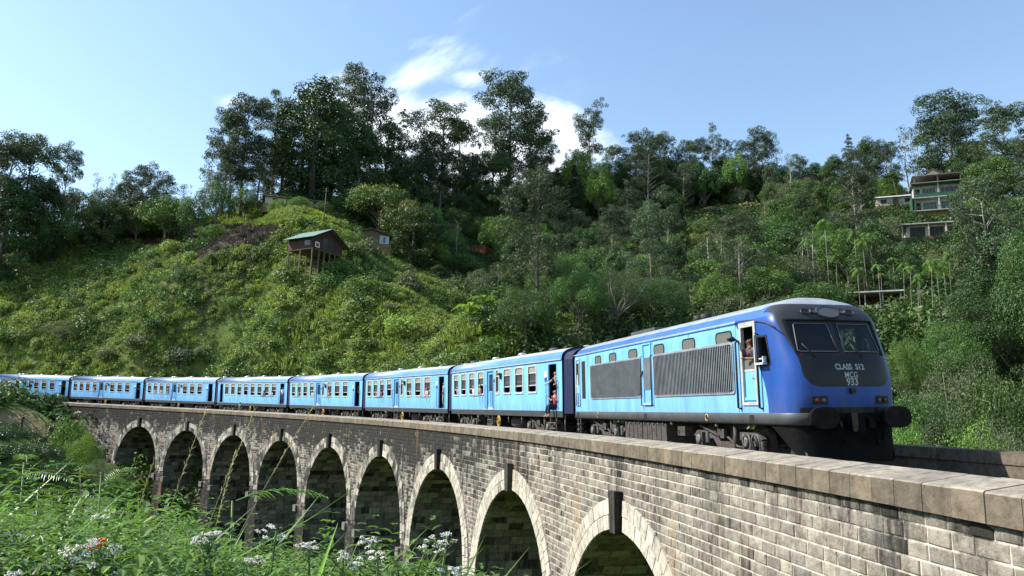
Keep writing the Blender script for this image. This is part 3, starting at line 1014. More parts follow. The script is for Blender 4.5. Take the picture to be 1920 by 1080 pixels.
def holed_side(m, x0, x1, z0, z1, holes, yo, yi, matl, mi, xdiv=(), zdiv=()):
    """a side wall with rectangular openings: outer skin yo, inner skin yi, reveals"""
    xs = sorted(set([x0, x1] + [h[0] for h in holes] + [h[1] for h in holes] + list(xdiv)))
    zs = sorted(set([z0, z1] + [h[2] for h in holes] + [h[3] for h in holes] + list(zdiv)))
    inside = lambda x, z: any(h[0] < x < h[1] and h[2] < z < h[3] for h in holes)
    for a, b in zip(xs, xs[1:]):
        for c, d in zip(zs, zs[1:]):
            if inside((a + b) / 2, (c + d) / 2): continue
            m.quad((a, yo, c), (b, yo, c), (b, yo, d), (a, yo, d), matl)
            m.quad((a, yi, c), (a, yi, d), (b, yi, d), (b, yi, c), mi)
    for a, b, c, d in holes:
        m.quad((a, yo, c), (b, yo, c), (b, yi, c), (a, yi, c), matl); m.quad((a, yo, d), (a, yi, d), (b, yi, d), (b, yo, d), matl)
        m.quad((a, yo, c), (a, yi, c), (a, yi, d), (a, yo, d), matl); m.quad((b, yo, c), (b, yo, d), (b, yi, d), (b, yi, c), matl)


def roof_arc(W, zg, zc, n=14):
    P = []
    for k in range(n + 1):
        t = pi * k / n
        c = math.cos(t)
        P.append((-W * math.copysign(abs(c) ** .72, c), zg + (zc - zg) * math.sin(t) ** .8))
    return P


def bogie(parent, x, loco=False):
    o = empty('bogie'); o.parent = parent; o.location = (x, 0, 0)
    z0 = RAIL
    m = MB()
    wb = 1.05 if not loco else 1.2
    for sy in (-1, 1):
        y = sy * 1.16
        pts = [(-wb - .55, -.62), (-wb - .3, -.48), (-.55, -.48), (-.3, -.74), (.3, -.74), (.55, -.48), (wb + .3, -.48), (wb + .55, -.62), (wb + .3, -.72), (.65, -.68), (.4, -.92), (-.4, -.92), (-.65, -.68), (-wb - .3, -.72)]
        k = m.verts([(px, y - .05, pz) for px, pz in pts]); k2 = m.verts([(px, y + .05, pz) for px, pz in pts])
        n = len(pts)
        m.face([k + i for i in range(n)], M_GRIME); m.face([k2 + i for i in range(n)][::-1], M_GRIME)
        for i in range(n): m.face((k + i, k + (i + 1) % n, k2 + (i + 1) % n, k2 + i), M_GRIME)
        m.tube([(-.62 * sy, y + sy * .12, -.3), (-.62 * sy, y + sy * .12, -.98)], .055, M_GRIME, 8)
        m.tube([(.2, y + sy * .1, -.62), (.75, y + sy * .14, -.84), (1.0, y + sy * .14, -.84)], .03, M_GRIME, 6)
        m.tube([(-wb - .1, y + sy * .08, -.35), (-.2, y + sy * .1, -.62)], .035, M_GRIME, 6)
        m.box((-.34, min(y, y + sy * .1), -.66), (.0, max(y, y + sy * .1), -.42), M_GRIME)
    m.box((-.3, -1.05, -.75), (.3, 1.05, -.45), M_GRIME)
    m.build('side_frame', o)
    for sx in (-1, 1):
        m = MB(); r = .44
        for sy in (-1, 1):
            m.lathe((sx * wb, sy * .80, RAIL + r), (0, sy, 0), [(-.03, r + .03), (.0, r + .03), (.02, r), (.12, r), (.12, r - .06), (.09, r - .08), (.09, .16), (.14, .12), (.30, .11)], M_GRIME, 20)
        m.tube([(sx * wb, -.8, RAIL + r), (sx * wb, .8, RAIL + r)], .08, M_GRIME, 8)
        m.build('wheelset', o)
        for sy in (-1, 1):
            m = MB()
            m.box((sx * wb - .17, sy * 1.22 - .12, RAIL + .28), (sx * wb + .17, sy * 1.22 + .12, RAIL + .62), M_GRIME)
            m.lathe((sx * wb, sy * 1.33, RAIL + .44), (0, sy, 0), [(0, .13), (.05, .13), (.06, .08)], M_STEP, 10)
            for dx in (-.26, .26):
                pr = []
                for q in range(9): pr += [(q * .035, .06), (q * .035 + .017, .082)]
                m.lathe((sx * wb + dx, sy * 1.2, RAIL + .34), (0, 0, 1), pr, M_STEP, 9)
            m.build('axle_box', o)
    return o


def ladder(parent, x, w, z0, z1, n, y=-1.38):
    m = MB()
    for sx in (0, w): m.box((x + sx - .018, y - .03, z0), (x + sx + .018, y + .02, z1), M_STEP)
    for k in range(n):
        z = z0 + .03 + (z1 - z0 - .05) * k / n
        m.box((x, y - .07, z), (x + w, y + .10, z + .03), M_STEP)
    return m.build('steps', parent, (0, 0, 0))


def place_vehicle(o, s_back, s_front):
    a = Vector(tk(s_back)); b = Vector(tk(s_front)); mid = (a + b) / 2
    sm = (s_back + s_front) / 2
    yaw = math.atan2((b - a).y, (b - a).x)
    ang = A1 - sm / RR
    n = Vector((-math.sin(ang), -math.cos(ang), 0))
    o.location = Vector((mid.x, mid.y, Z0 + GR * sm + RAIL + .06)) + n * (-CANT * ZOFF)
    o.rotation_euler = (CANT, math.asin(GR), yaw)


LC = LP - .9
HALF = LC / 2
WB = 1.43


def side_part(mb, name, parent):
    return mb.build(name, parent)


def make_window(parent, x0, x1, sy, kind=0, z0=.83, z1=2.04):
    """aluminium window: frame > shutter, pane, rails"""
    y = sy * (WB + .004)
    m = MB()
    R = rrect(x0 - .05, x1 + .05, z0 - .05, z1 + .05, .16); r = rrect(x0 + .035, x1 - .035, z0 + .035, z1 - .03, .10)
    ring_plate(m, R, r, y - sy * .03, y + sy * .016, M_ALU)
    # opaque corner fill behind the ring keeps the square hole hidden
    f = m.build('window', parent)
    m = MB()
    zt = z1 - .30
    m.box((x0 + .02, y - sy * .05 - .006, zt), (x1 - .02, y - sy * .05 + .006, z1), M_SHUT)
    for k in range(6): m.box((x0 + .03, y - sy * .035 - .008, zt + .03 + k * .045), (x1 - .03, y - sy * .035 + .008, zt + .05 + k * .045), M_SHUT)
    m.box((x0, y - sy * .03 - .012, zt - .045), (x1, y - sy * .03 + .012, zt), M_ALU)
    m.build('shutter', f)
    zb = {0: z0 + .34, 1: z0 + .52, 2: z0 + .10}[kind]
    m = MB(); m.quad((x0, y - sy * .055, zb), (x1, y - sy * .055, zb), (x1, y - sy * .055, zt), (x0, y - sy * .055, zt), M_GLASS); m.build('pane', f)
    m = MB()
    m.box((x0, y - sy * .05 - .014, zb - .04), (x1, y - sy * .05 + .014, zb + .01), M_ALU)
    if kind == 0: m.box((x0, y - sy * .07 - .014, zb + .16), (x1, y - sy * .07 + .014, zb + .20), M_ALU)
    m.box((x0 - .04, y - sy * .02, z0 - .05), (x1 + .04, y + sy * .035, z0 - .015), M_ALU)
    m.build('window_rail', f)
    return f


def make_door(parent, x0, x1, sy, state):
    """state: 'open' leaves the doorway dark, 'closed' hangs the leaf"""
    y = sy * WB
    o = None
    m = MB()
    ring_plate(m, [(x0 - .03, 0.0), (x1 + .03, 0.0), (x1 + .03, 2.07), (x0 - .03, 2.07)], [(x0 + .03, .04), (x1 - .03, .04), (x1 - .03, 2.02), (x0 + .03, 2.02)], y - sy * .06, y + sy * .012, M_LBLUE)
    o = m.build('door', parent)
    if state == 'closed':
        m = MB(); yy = y - sy * .06
        ring_plate(m, [(x0, .04), (x1, .04), (x1, 2.03), (x0, 2.03)], [(x0 + .17, .98), (x1 - .17, .98), (x1 - .17, 1.86), (x0 + .17, 1.86)], yy - sy * .03, yy, M_LBLUE2)
        m.box((x0 + .03, min(yy, yy + sy * .02), .04), (x1 - .03, max(yy, yy + sy * .02), .14), M_ALU)
        m.box((x0 + .45, min(yy, yy + sy * .02), .14), (x0 + .48, max(yy, yy + sy * .02), .9), M_SOLE)
        m.build('door_leaf', o)
        m = MB(); m.quad((x0 + .17, yy - sy * .02, .98), (x1 - .17, yy - sy * .02, .98), (x1 - .17, yy - sy * .02, 1.86), (x0 + .17, yy - sy * .02, 1.86), M_DGLASS); m.build('pane', o)
    for xx in (x0 - .10, x1 + .10):
        m = MB(); m.tube([(xx, y, .12), (xx, y + sy * .07, .14), (xx, y + sy * .07, 1.28), (xx, y, 1.30)], .017, M_RUBBER, 6); m.build('handrail', o)
    return o


STD_WIN = [(.45, 1.33), (1.85, 2.75), (3.3, 4.22), (4.8, 5.74), (8.68, 9.62), (10.22, 11.2), (11.82, 12.8)]
STD_NARROW = (7.55, 8.02)
STD_DOORS = [(6.22, 7.18), (14.08, 14.98)]
C4_WIN = [(1.75 + i * 1.52, 2.68 + i * 1.52) for i in range(8)]
C4_DOORS = [(.5, 1.3), (14.1, 14.95)]


def make_coach(std, states):
    root = empty('passenger_coach')
    wins = STD_WIN if std else C4_WIN; doors = STD_DOORS if std else C4_DOORS
    X = lambda x: x - HALF
    body = MB()
    holes = [(X(a), X(b), .83, 2.04) for a, b in wins] + [(X(a), X(b), .02, 2.04) for a, b in doors]
    if std: holes.append((X(STD_NARROW[0]), X(STD_NARROW[1]), .83, 2.04))
    for sy in (-1, 1):
        holed_side(body, -HALF, HALF, 0, 2.2, holes, sy * WB, sy * (WB - .07), M_LBLUE, M_INT)
    # ends, floor
    arc = roof_arc(WB - .01, 2.2, 2.74)
    for sx in (-1, 1):
        x = sx * HALF
        body.poly([(x, -WB, 0), (x, WB, 0), (x, WB, 2.2)] + [(x, y, z) for y, z in arc[::-1][1:-1]] + [(x, -WB, 2.2)], M_NAVY)
        body.box((min(x, x - sx * .06), -WB - .005, 0.002), (max(x, x - sx * .06) + .001, -WB - .001, 2.195), M_LBLUE)
    b = body.build('body', root, (0, 0, ZOFF))
    m = MB()
    m.box((-HALF + .02, -WB + .075, -.05), (HALF - .02, WB - .075, .0), M_INT)
    m.box((-HALF + .02, -WB + .075, 2.2), (HALF - .02, WB - .075, 2.22), M_INT)
    for k in range(8 if std else 9):
        x = -HALF + 1.0 + k * 1.7
        if any(X(a) - .3 < x < X(c) + .3 for a, c in doors): continue
        for y0, y1 in ((-1.30, -.35), (.35, 1.30)): m.box((x - .08, y0, 0), (x + .08, y1, 1.15), M_SEAT); m.box((x - .5, y0, .3), (x + .5, y1, .45), M_SEAT)
    m.build('seating', root, (0, 0, ZOFF))
    # roof: blue cove, grey top
    m = MB(); arc = roof_arc(WB + .03, 2.2, 2.76, 18)
    prev = None
    L2 = HALF + .02
    a = m.verts([(-L2, y, z) for y, z in arc]); c = m.verts([(L2, y, z) for y, z in arc])
    for i in range(len(arc) - 1):
        zz = (arc[i][1] + arc[i + 1][1]) / 2
        m.face((a + i, c + i, c + i + 1, a + i + 1), M_ROOFB if zz < 2.52 else M_ROOFG, True)
    for e, sg in ((a, -1), (c, 1)): m.face([e + i for i in range(len(arc))][::(1 if sg > 0 else -1)], M_NAVY)
    for sy in (-1, 1): m.box((-L2, min(sy * (WB + .03), sy * (WB + .06)), 2.165), (L2, max(sy * (WB + .03), sy * (WB + .06)), 2.20), M_ALU)
    roof = m.build('roof', root, (0, 0, ZOFF))
    for k in range(8):
        x = -HALF + 1.1 + k * (LC - 2.2) / 7; y = -.38 if k % 2 == 0 else .38
        m = MB(); mm = M_VENT if k % 3 else M_VENTD
        m.lathe((x, y, 2.68), (0, 0, 1), [(0, .10), (.08, .10), (.08, .24), (.12, .25), (.19, .18), (.22, .05)], mm, 12); m.build('roof_ventilator', roof)
    m = MB(); m.box((-1.0, -.25, 2.74), (.8, .65, 2.80), M_ROOFG); m.build('roof_hatch', roof)
    # windows and doors
    for sy in (-1, 1):
        for i, (x0, x1) in enumerate(wins):
            f = make_window(b, X(x0), X(x1), sy, 2 if (not std and i < 2) else (1 if (i + (0 if sy < 0 else 2)) % 4 == 3 else 0))
        if std:
            x0, x1 = X(STD_NARROW[0]), X(STD_NARROW[1]); f = make_window(b, x0, x1, sy, 2)
        for (x0, x1), st in zip(doors, states): make_door(b, X(x0), X(x1), sy, st if sy < 0 else 'closed')
    # underframe
    m = MB()
    for sy in (-1, 1): m.box((-HALF, sy * 1.39 - .04, -.26), (HALF, sy * 1.39 + .04, -.003), M_SOLE)
    m.box((-HALF, -1.3, -.22), (HALF, 1.3, -.06), M_BLACK)
    m.box((-2.2, -1.15, -.95), (-.9, 1.15, -.25), M_BLACK); m.box((1.2, -.5, -.75), (3.0, 1.15, -.25), M_BLACK)
    m.lathe((.9, -.75, -.58), (1, 0, 0), [(0, .05), (.05, .30), (1.3, .30), (1.35, .05)], M_GRIME, 14)
    for x in (-HALF + 1.2, -HALF + 4.6, HALF - 4.7, HALF - 1.3, HALF - 6.4): m.tube([(x, -1.33, -.25), (x + .04, -1.33, -.52), (x - .08, -1.3, -.6)], .03, M_STEP, 6)
    m.build('underframe', root, (0, 0, ZOFF))
    m = MB(); bx = .18
    m.tube([(bx + .22 * math.cos(t), -1.40, -.55 + .25 * math.sin(t)) for t in np.linspace(0, 2 * pi, 17)], .035, M_YELLOW, 6, cap=False)
    m.tube([(bx, -1.40, -.32), (bx + .05, -1.40, -.55), (bx, -1.40, -.80)], .03, M_YELLOW, 6); m.tube([(bx - .2, -1.40, -.55), (bx + .2, -1.40, -.55)], .02, M_YELLOW, 6)
    m.build('brake_wheel', root, (0, 0, ZOFF))
    for x in (-HALF + 2.75, HALF - 2.75):
        g = bogie(root, x); g.location.z = ZOFF
    for (x0, x1) in doors: l = ladder(root, X(x0) + .12, x1 - x0 - .3, -1.02, -.26, 3); l.location.z = ZOFF
    # gangway to the next vehicle (front end)
    m = MB(); arc2 = roof_arc(WB - .06, 2.16, 2.66, 10)
    sec = [(-WB + .06, -.1)] + [(y, z) for y, z in arc2] + [(WB - .06, -.1)]
    for k in range(4):
        xa, xb = HALF + .02 + k * .21, HALF + .02 + k * .21 + .17
        for q, s_ in ((0, .97), (.10, 1.)):
            pass
        a = m.verts([(xa, y * .99, z) for y, z in sec]); a2 = m.verts([((xa + xb) / 2, y * 1.0, z + .004) for y, z in sec]); c = m.verts([(xb + .04, y * .99, z) for y, z in sec])
        for u, w in ((a, a2), (a2, c)):
            for i in range(len(sec) - 1): m.face((u + i, w + i, w + i + 1, u + i + 1), M_NAVY)
    m.build('gangway', root, (0, 0, ZOFF))
    m = MB()
    m.box((HALF, -.18, -.5), (HALF + .85, .18, -.2), M_BLACK)
    m.build('coupling', root, (0, 0, ZOFF)); m = MB()
    m.tube([(HALF - .02, -1.3, -1.0), (HALF - .02, -1.3, -.1)], .03, M_STEP, 6); m.tube([(HALF - .02, -1.3, -1.0), (HALF + .5, -.9, -1.0)], .03, M_STEP, 6)
    m.build('grab_bar', root, (0, 0, ZOFF))
    # destination board and lamp
    if std:
        m = MB(); m.box((X(14.08) - .36, -WB - .02, 1.30), (X(14.08) - .14, -WB - .003, 1.46), M_SIGNB); m.box((X(14.08) - .36, -WB - .02, 1.47), (X(14.08) - .14, -WB - .003, 1.72), M_SIGNW); m.build('notice_plate', b)
        m = MB(); m.box((X(7.2) + .06, -WB - .02, 1.42), (X(7.2) + .22, -WB - .003, 1.58), M_SIGNB); m.build('notice_plate', b)
        m = MB(); lx = X(8.2); m.box((lx - .04, -WB - .16, 1.76), (lx + .22, -WB - .003, 1.86), M_RUBBER); m.box((lx + .1, -WB - .1, 1.55), (lx + .18, -WB - .003, 1.76), M_SOLE); m.build('side_lamp', b)
    return root


coach_std = make_coach(True, ('closed', 'open'))
coach_c4 = make_coach(False, ('open', 'open'))
index_children()
COACH = {}
coach_labels = {
    1: 'light blue passenger coach coupled directly behind the locomotive, two people in its open doorway',
    2: 'light blue passenger coach, second behind the locomotive, a man standing in its open front door',
    3: 'light blue passenger coach, third behind the locomotive, next to the coach with two end doors',
    4: 'light blue passenger coach with eight windows in one row and a door at each end',
    5: 'light blue passenger coach, just behind the coach with eight windows in one row',
    6: 'light blue passenger coach at the far end of the viaduct, second behind the eight-window coach',
    7: 'last visible blue passenger coach, standing on the earth bank past the end of the viaduct'}
for k in range(1, 9):
    if k == 4: o = coach_c4
    elif k == 1: o = coach_std
    else: o = copy_tree(coach_std)
    COACH[k] = o
    if k < 8: tag(o, coach_labels[k], 'train coach', 'coaches of the blue train')
    else: tag(o, 'blue passenger coach almost hidden by the bank beyond the last visible coach', 'train coach', 'coaches of the blue train')
    place_vehicle(o, k * LP - .45, (k - 1) * LP + .45)
# the far coaches keep their middle doors shut, one shows its end door shut too: leave as built
# ------------------------------------------------------------------ the locomotive
def loco_paint():
    """light blue side, deep blue cab, black face: attributes hold signed distances to the paint edges"""
    m = bpy.data.materials.new('locomotive_paint'); m.use_nodes = True
    nt = m.node_tree; N, L = nt.nodes, nt.links; p = N['Principled BSDF']
    def attr(n):
        a = N.new('ShaderNodeAttribute'); a.attribute_name = n; return a.outputs['Fac']
    def step(v, w=.008):
        r = N.new('ShaderNodeMapRange'); r.interpolation_type = 'SMOOTHSTEP'; r.inputs['From Min'].default_value = -w; r.inputs['From Max'].default_value = w
        L.new(v, r.inputs[0]); return r.outputs[0]
    tc = N.new('ShaderNodeTexCoord')
    nz = N.new('ShaderNodeTexNoise'); nz.inputs['Scale'].default_value = 1.2; nz.inputs['Detail'].default_value = 8; nz.inputs['Roughness'].default_value = .7
    mpp = N.new('ShaderNodeMapping'); mpp.inputs['Scale'].default_value = (1.6, 1.6, .45); L.new(tc.outputs['Object'], mpp.inputs[0]); L.new(mpp.outputs[0], nz.inputs['Vector'])
    def mix(f, a, b):
        x = N.new('ShaderNodeMix'); x.data_type = 'RGBA'; L.new(f, x.inputs['Factor'])
        for k, v in (('A', a), ('B', b)):
            if isinstance(v, tuple): x.inputs[k].default_value = (*v, 1)
            else: L.new(v, x.inputs[k])
        return x.outputs['Result']
    c = mix(step(attr('deep')), (.17, .42, .72), (.015, .068, .30))
    c = mix(step(attr('roofblue')), c, (.045, .13, .50))
    c = mix(step(attr('rooftop')), c, (.30, .33, .36))
    c = mix(step(attr('face')), c, (.008, .0085, .009))
    c = mix(step(attr('band')), c, (.035, .037, .040))
    mr = N.new('ShaderNodeMapRange'); mr.inputs['To Min'].default_value = .74; mr.inputs['To Max'].default_value = 1.10; mr.inputs['From Min'].default_value = .3; mr.inputs['From Max'].default_value = .7
    L.new(nz.outputs['Fac'], mr.inputs[0])
    hs = N.new('ShaderNodeHueSaturation'); L.new(c, hs.inputs['Color']); L.new(mr.outputs[0], hs.inputs['Value'])
    L.new(hs.outputs[0], p.inputs['Base Color'])
    r = N.new('ShaderNodeMapRange'); r.inputs['To Min'].default_value = .30; r.inputs['To Max'].default_value = .48; p.inputs['Specular IOR Level'].default_value = .32
    L.new(nz.outputs['Fac'], r.inputs[0]); L.new(r.outputs[0], p.inputs['Roughness'])
    return m


M_LOCO = loco_paint(); weather(M_LOCO, .26, .0)
M_LB2 = mat('loco_light_blue', (.165, .47, .82), .35, var=.1, vscale=2)
M_DOORF = mat('door_frame_grey', (.36, .37, .36), .5, var=.15, vscale=5)
M_CABGL = glass_mat('windscreen_glass', (.50, .54, .56), .8, .42, (.012, .015, .02))
M_SMALLW = glass_mat('side_window_grey', (.2, .2, .2), .5, .92, (.14, .145, .135))
M_GRILLE = mat('grille_grey', (.27, .30, .33), .5, .3, var=.2, vscale=3)
M_GRILLED = mat('grille_void', (.012, .014, .016), .7)
M_PLOUGH = mat('apron_black', (.006, .006, .006), .8, var=.4, vscale=4, spec=.1)
M_SKIRT = mat('skirt_grey', (.060, .062, .066), .5, var=.2, vscale=2.5)
M_LAMP = glass_mat('lamp_glass', (.5, .5, .5), .8, .8, (.10, .11, .11))
M_WFR = mat('windscreen_rubber', (.09, .095, .10), .5)
M_BUFF = mat('buffer_rust', (.016, .012, .011), .8, var=.4, vscale=5, spec=.1)
M_AMBER = mat('amber_lens', (.14, .035, .004), .3)
M_LENSW = mat('white_lens', (.11, .11, .095), .3)
M_LETTER = mat('grey_lettering', (.34, .34, .34), .5)

XS, TIPX, WL = 13.5, 15.75, 1.43
NN = 4.5


def Wz(z):
    """half width at height z above the sill"""
    if z < 2.0: return WL
    t = min(1, (z - 2.0) / .75)
    return WL * max(0, 1 - t ** 2.3) ** (1 / 2.1)


def Fz(z):
    """front of the nose at height z"""
    K = [(-.1, 14.78), (0, 14.8), (.3, 14.85), (.7, 14.84), (1.0, 14.79), (1.3, 14.68), (1.6, 14.54), (2.0, 14.37), (2.25, 14.25), (2.45, 14.10), (2.58, 13.95), (2.68, 13.75), (2.75, 13.5)]
    zs = [k[0] for k in K]; xs = [k[1] for k in K]
    return float(np.interp(z, zs, xs))


_zz = np.linspace(-.1, 2.75, 286)
_ff = np.array([Fz(z) for z in _zz]); _ff = np.convolve(np.pad(_ff, 12, mode='edge'), np.ones(25) / 25, 'valid')
_ff[-1] = 13.5
def Fz(z): return float(np.interp(z, _zz, _ff))


def nose(tau, z, sy, d=0.):
    """tau 0..1 from cab side to the tip; sy -1 camera side; d outward offset"""
    w, f = Wz(z), Fz(z)
    x = XS + (f - XS) * tau
    y = sy * w * max(0, 1 - tau ** NN) ** (1 / NN)
    if d:
        # outward normal in plan
        ty = abs(y) / max(w, 1e-6)
        nx = tau ** (NN - 1) / max(f - XS, .05); ny = ty ** (NN - 1) / max(w, .05)
        l = math.hypot(nx, ny) or 1
        x += d * nx / l; y += sy * d * ny / l
    return (x, y, z)


def front(yn, z, d=0.):
    """yn -1..1 across the face"""
    a = min(1, abs(yn)); tau = max(0, 1 - a ** NN) ** (1 / NN)
    return nose(tau, z, -1 if yn < 0 else 1, d)


def rbox(dx, dz, r):
    qx, qz = max(dx + r, 0), max(dz + r, 0)
    return r - math.hypot(qx, qz) - min(max(dx + r, dz + r), 0) * 1.0 if max(dx + r, dz + r) < 0 else r - math.hypot(qx, qz)


LL = 15.7
LH = 7.85


def make_loco():
    root = empty('locomotive')
    off = Vector((-LH, 0, ZOFF))
    zrows = sorted(set(list(np.round(np.arange(0, 2.0, .04), 4)) + list(np.round(np.arange(2.0, 2.68, .025), 4)) + [2.69, 2.71, 2.725, 2.74, 2.745, 2.75, .2, 2.16, 1.28, 2.12, 1.10, 1.80]))
    DOOR = (12.74, 13.43, .20, 2.16)
    xs_side = [0, .6, 1.2, 2, 4, 6, 8, 10, 11, 11.5] + list(np.arange(11.8, 13.5, .06)) + [12.74, 13.43]
    xs_side = sorted(set(np.round(xs_side, 4)))
    taus = list(np.round(np.arange(0, .76, .02), 4)) + [.075, .40]
    taus = sorted(set(taus))
    ynm = (1 - .76 ** NN) ** (1 / NN)
    cols = []
    for sy in (-1,): 
        cols += [('s', sy, x) for x in xs_side] + [('t', sy, t) for t in taus[0:]]
    cols += [('y', 0, y) for y in sorted(set(np.round(np.linspace(-ynm, ynm, 76), 4).tolist() + [-.80, .80]))]
    cols += [('t', 1, t) for t in taus[::-1]] + [('s', 1, x) for x in xs_side[::-1]]
    def pt(c, z):
        k, sy, v = c
        if k == 's': return (v, sy * Wz(z), z)
        if k == 't': return nose(v, z, sy)
        return front(v, z)
    V = []; A = {k: [] for k in ('deep', 'roofblue', 'rooftop', 'face', 'band')}
    for z in zrows:
        for c in cols:
            p = pt(c, z); V.append(p)
            x, y, _ = p
            xb = 13.80 - 1.45 * (max(z, 0) / 2.28) ** 2.1
            A['deep'].append(x - xb)
            A['roofblue'].append(min(z - 2.24, 14.3 - x) if x < 14.5 else -.5)
            # grey roof deck: centre of the roof, hood over the cab
            yt = abs(y)
            A['rooftop'].append(z - (2.47 if x < 13.4 else 2.53))
            # black face panel with rounded lower corners
            s = abs(y)
            q_ = min(1, max(0, (z - 1.0) / 1.15)); edge = 1.11 + .20 * q_ * q_ * (3 - 2 * q_)
            zb, r = .57, .36
            dx, dz = s - edge, zb - z
            dd = rbox(dx, dz, r) if z < 1.5 else -(s - edge)
            dd = min(dd, 2.16 - z) if z > 1.2 else dd
            dd = max(dd, min(.12 - z, 1.2 - s))
            A['face'].append(dd if x > 13.7 else -.3)
            # dark grey band over the windscreen running down both sides of it
            bd = min(z - 2.14, 2.53 - z, edge - s) if x > 13.4 else -.3
            A['band'].append(max(bd, min(z - 1.16, 2.3 - z, edge - s, s - (edge - .10 * q_))) if x > 13.6 else -.3)
    nc = len(cols); F = []
    holes_s = [DOOR, (.2, .5, .25, 2.05)]
    def cell_hole(c0, c1, z0, z1):
        zm = (z0 + z1) / 2
        if c0[0] == 's' and c1[0] == 's':
            xm = (c0[2] + c1[2]) / 2
            return c0[1] != 0 and DOOR[0] < xm < DOOR[1] and DOOR[2] < zm < DOOR[3]
        if c0[0] == 't' and c1[0] == 't':
            t = (c0[2] + c1[2]) / 2; return .075 < t < .40 and 1.10 < zm < 1.80
        if c0[0] == 'y' and c1[0] == 'y':
            y = (c0[2] + c1[2]) / 2; return abs(y) < .80 and 1.28 < zm < 2.12
        return False
    for j in range(len(zrows) - 1):
        for i in range(nc - 1):
            c0, c1 = cols[i], cols[i + 1]
            if cell_hole(c0, c1, zrows[j], zrows[j + 1]): continue
            F.append((j * nc + i, j * nc + i + 1, (j + 1) * nc + i + 1, (j + 1) * nc + i))
    me = npmesh('body', np.array(V), np.array(F), M_LOCO, smooth=True)
    for k, d in A.items():
        a = me.attributes.new(k, 'FLOAT', 'POINT'); a.data.foreach_set('value', np.array(d, np.float32))
    body = link('body', me, root, off)
    P = lambda mb, name, par=body: mb.build(name, par)
    # rear wall
    m = MB(); arc = [( -Wz(z), z) for z in np.linspace(0, 2.75, 20)]
    m.poly([(0, y, z) for y, z in arc] + [(0, -y, z) for y, z in arc[::-1]], M_NAVY); P(m, 'rear_wall')
    # gutter lip
    for sy in (-1, 1):
        m = MB(); m.box((0, sy * 1.42 if sy > 0 else -1.47, 2.225), (12.6, 1.47 if sy > 0 else -1.42, 2.25), M_ALU)
        m.tube([(12.6, sy * 1.445, 2.237), (13.2, sy * 1.445, 2.22), (13.9, sy * 1.44, 2.08), (14.25, sy * 1.41, 1.92)], .016, M_SOLE, 6)
        P(m, 'rain_gutter')
    # louvred grilles
    for x0, x1, n in ((1.9, 6.62, 62), (7.62, 12.35, 52)):
        for sy in (-1, 1):
            y = sy * WL
            m = MB(); plate(m, rrect(x0, x1, .50, 1.72, .07), y - sy * .01, y + sy * .006, M_GRILLED)
            ring_plate(m, rrect(x0 - .04, x1 + .04, .46, 1.76, .09), rrect(x0 + .02, x1 - .02, .52, 1.70, .06), y, y + sy * .03, M_GRILLE)
            g = P(m, 'grille')
            m = MB(); dx = (x1 - x0) / n
            for k in range(n):
                xx = x0 + (k + .5) * dx
                e0, e1 = (.50, 1.72) if 2 <= k < n - 2 else (.55, 1.67)
                w = dx * .42
                a = m.verts([(xx - w, y + sy * .008, e0), (xx + w * .3, y + sy * .05, e0), (xx + w, y + sy * .05, e0), (xx - w, y + sy * .008, e1), (xx + w * .3, y + sy * .05, e1), (xx + w, y + sy * .05, e1)])
                m.face((a, a + 1, a + 4, a + 3), M_GRILLE); m.face((a + 1, a + 2, a + 5, a + 4), M_GRILLE)
            P(m, 'slats', g)
    for x in (1.55, 6.74, 7.54, 12.52, 4.26, 9.98):
        for sy in (-1, 1):
            m = MB(); m.box((x - .005, sy * WL - .0025, .02 if x not in (4.26, 9.98) else 1.78), (x + .005, sy * WL + .0025, 2.2), M_SOLE); P(m, 'panel_seam')
    # small upper windows
    for cx, w in ((2.72, .29), (4.2, .31), (6.02, .33), (8.05, .34), (10.0, .36), (11.95, .38)):
        for sy in (-1, 1):
            y = sy * WL; m = MB()
            ring_plate(m, rrect(cx - w - .03, cx + w + .03, 1.72, 2.06, .13), rrect(cx - w, cx + w, 1.75, 2.03, .11), y - sy * .005, y + sy * .02, M_RUBBER)
            f = P(m, 'upper_window'); m = MB(); plate(m, rrect(cx - w, cx + w, 1.75, 2.03, .11), y, y + sy * .010, M_SMALLW); P(m, 'pane', f)
    for sy in (-1, 1):
        y = sy * WL
        # engine room door with handrails
        m = MB(); x0, x1 = 6.82, 7.46
        ring_plate(m, [(x0, .22), (x1, .22), (x1, 2.16), (x0, 2.16)], [(x0 + .05, .27), (x1 - .05, .27), (x1 - .05, 2.11), (x0 + .05, 2.11)], y, y + sy * .035, M_LB2)
        for k in range(6): m.box((x0 + .07 + k * .085, min(y + sy * .004, y + sy * .03), .70), (x0 + .11 + k * .085, max(y + sy * .004, y + sy * .03), 1.70), M_GRILLE)
        m.box((x0 + .05, min(y + sy * .002, y + sy * .006), .70), (x1 - .05, max(y + sy * .002, y + sy * .006), 1.70), M_GRILLED)
        m.box((x0 + .02, min(y, y + sy * .06), .22), (x1 - .02, max(y, y + sy * .06), .27), M_ALU)
        d = P(m, 'side_door')
        for xx in (x0 - .08, x1 + .06):
            m = MB(); m.tube([(xx, y, .2), (xx, y + sy * .07, .2), (xx, y + sy * .07, 1.75), (xx, y, 1.76)], .018, M_SOLE, 6); P(m, 'handrail', d)
        m = MB(); m.tube([(x0 + .02, y + sy * .05, 1.3), (x0 - .03, y + sy * .08, 1.1)], .03, M_RUBBER, 6); P(m, 'handle', d)
        # rear cab door
        m = MB(); x0, x1 = .16, .62
        ring_plate(m, [(x0, .22), (x1, .22), (x1, 2.08), (x0, 2.08)], [(x0 + .05, .27), (x1 - .05, .27), (x1 - .05, 2.03), (x0 + .05, 2.03)], y, y + sy * .03, M_DOORF)
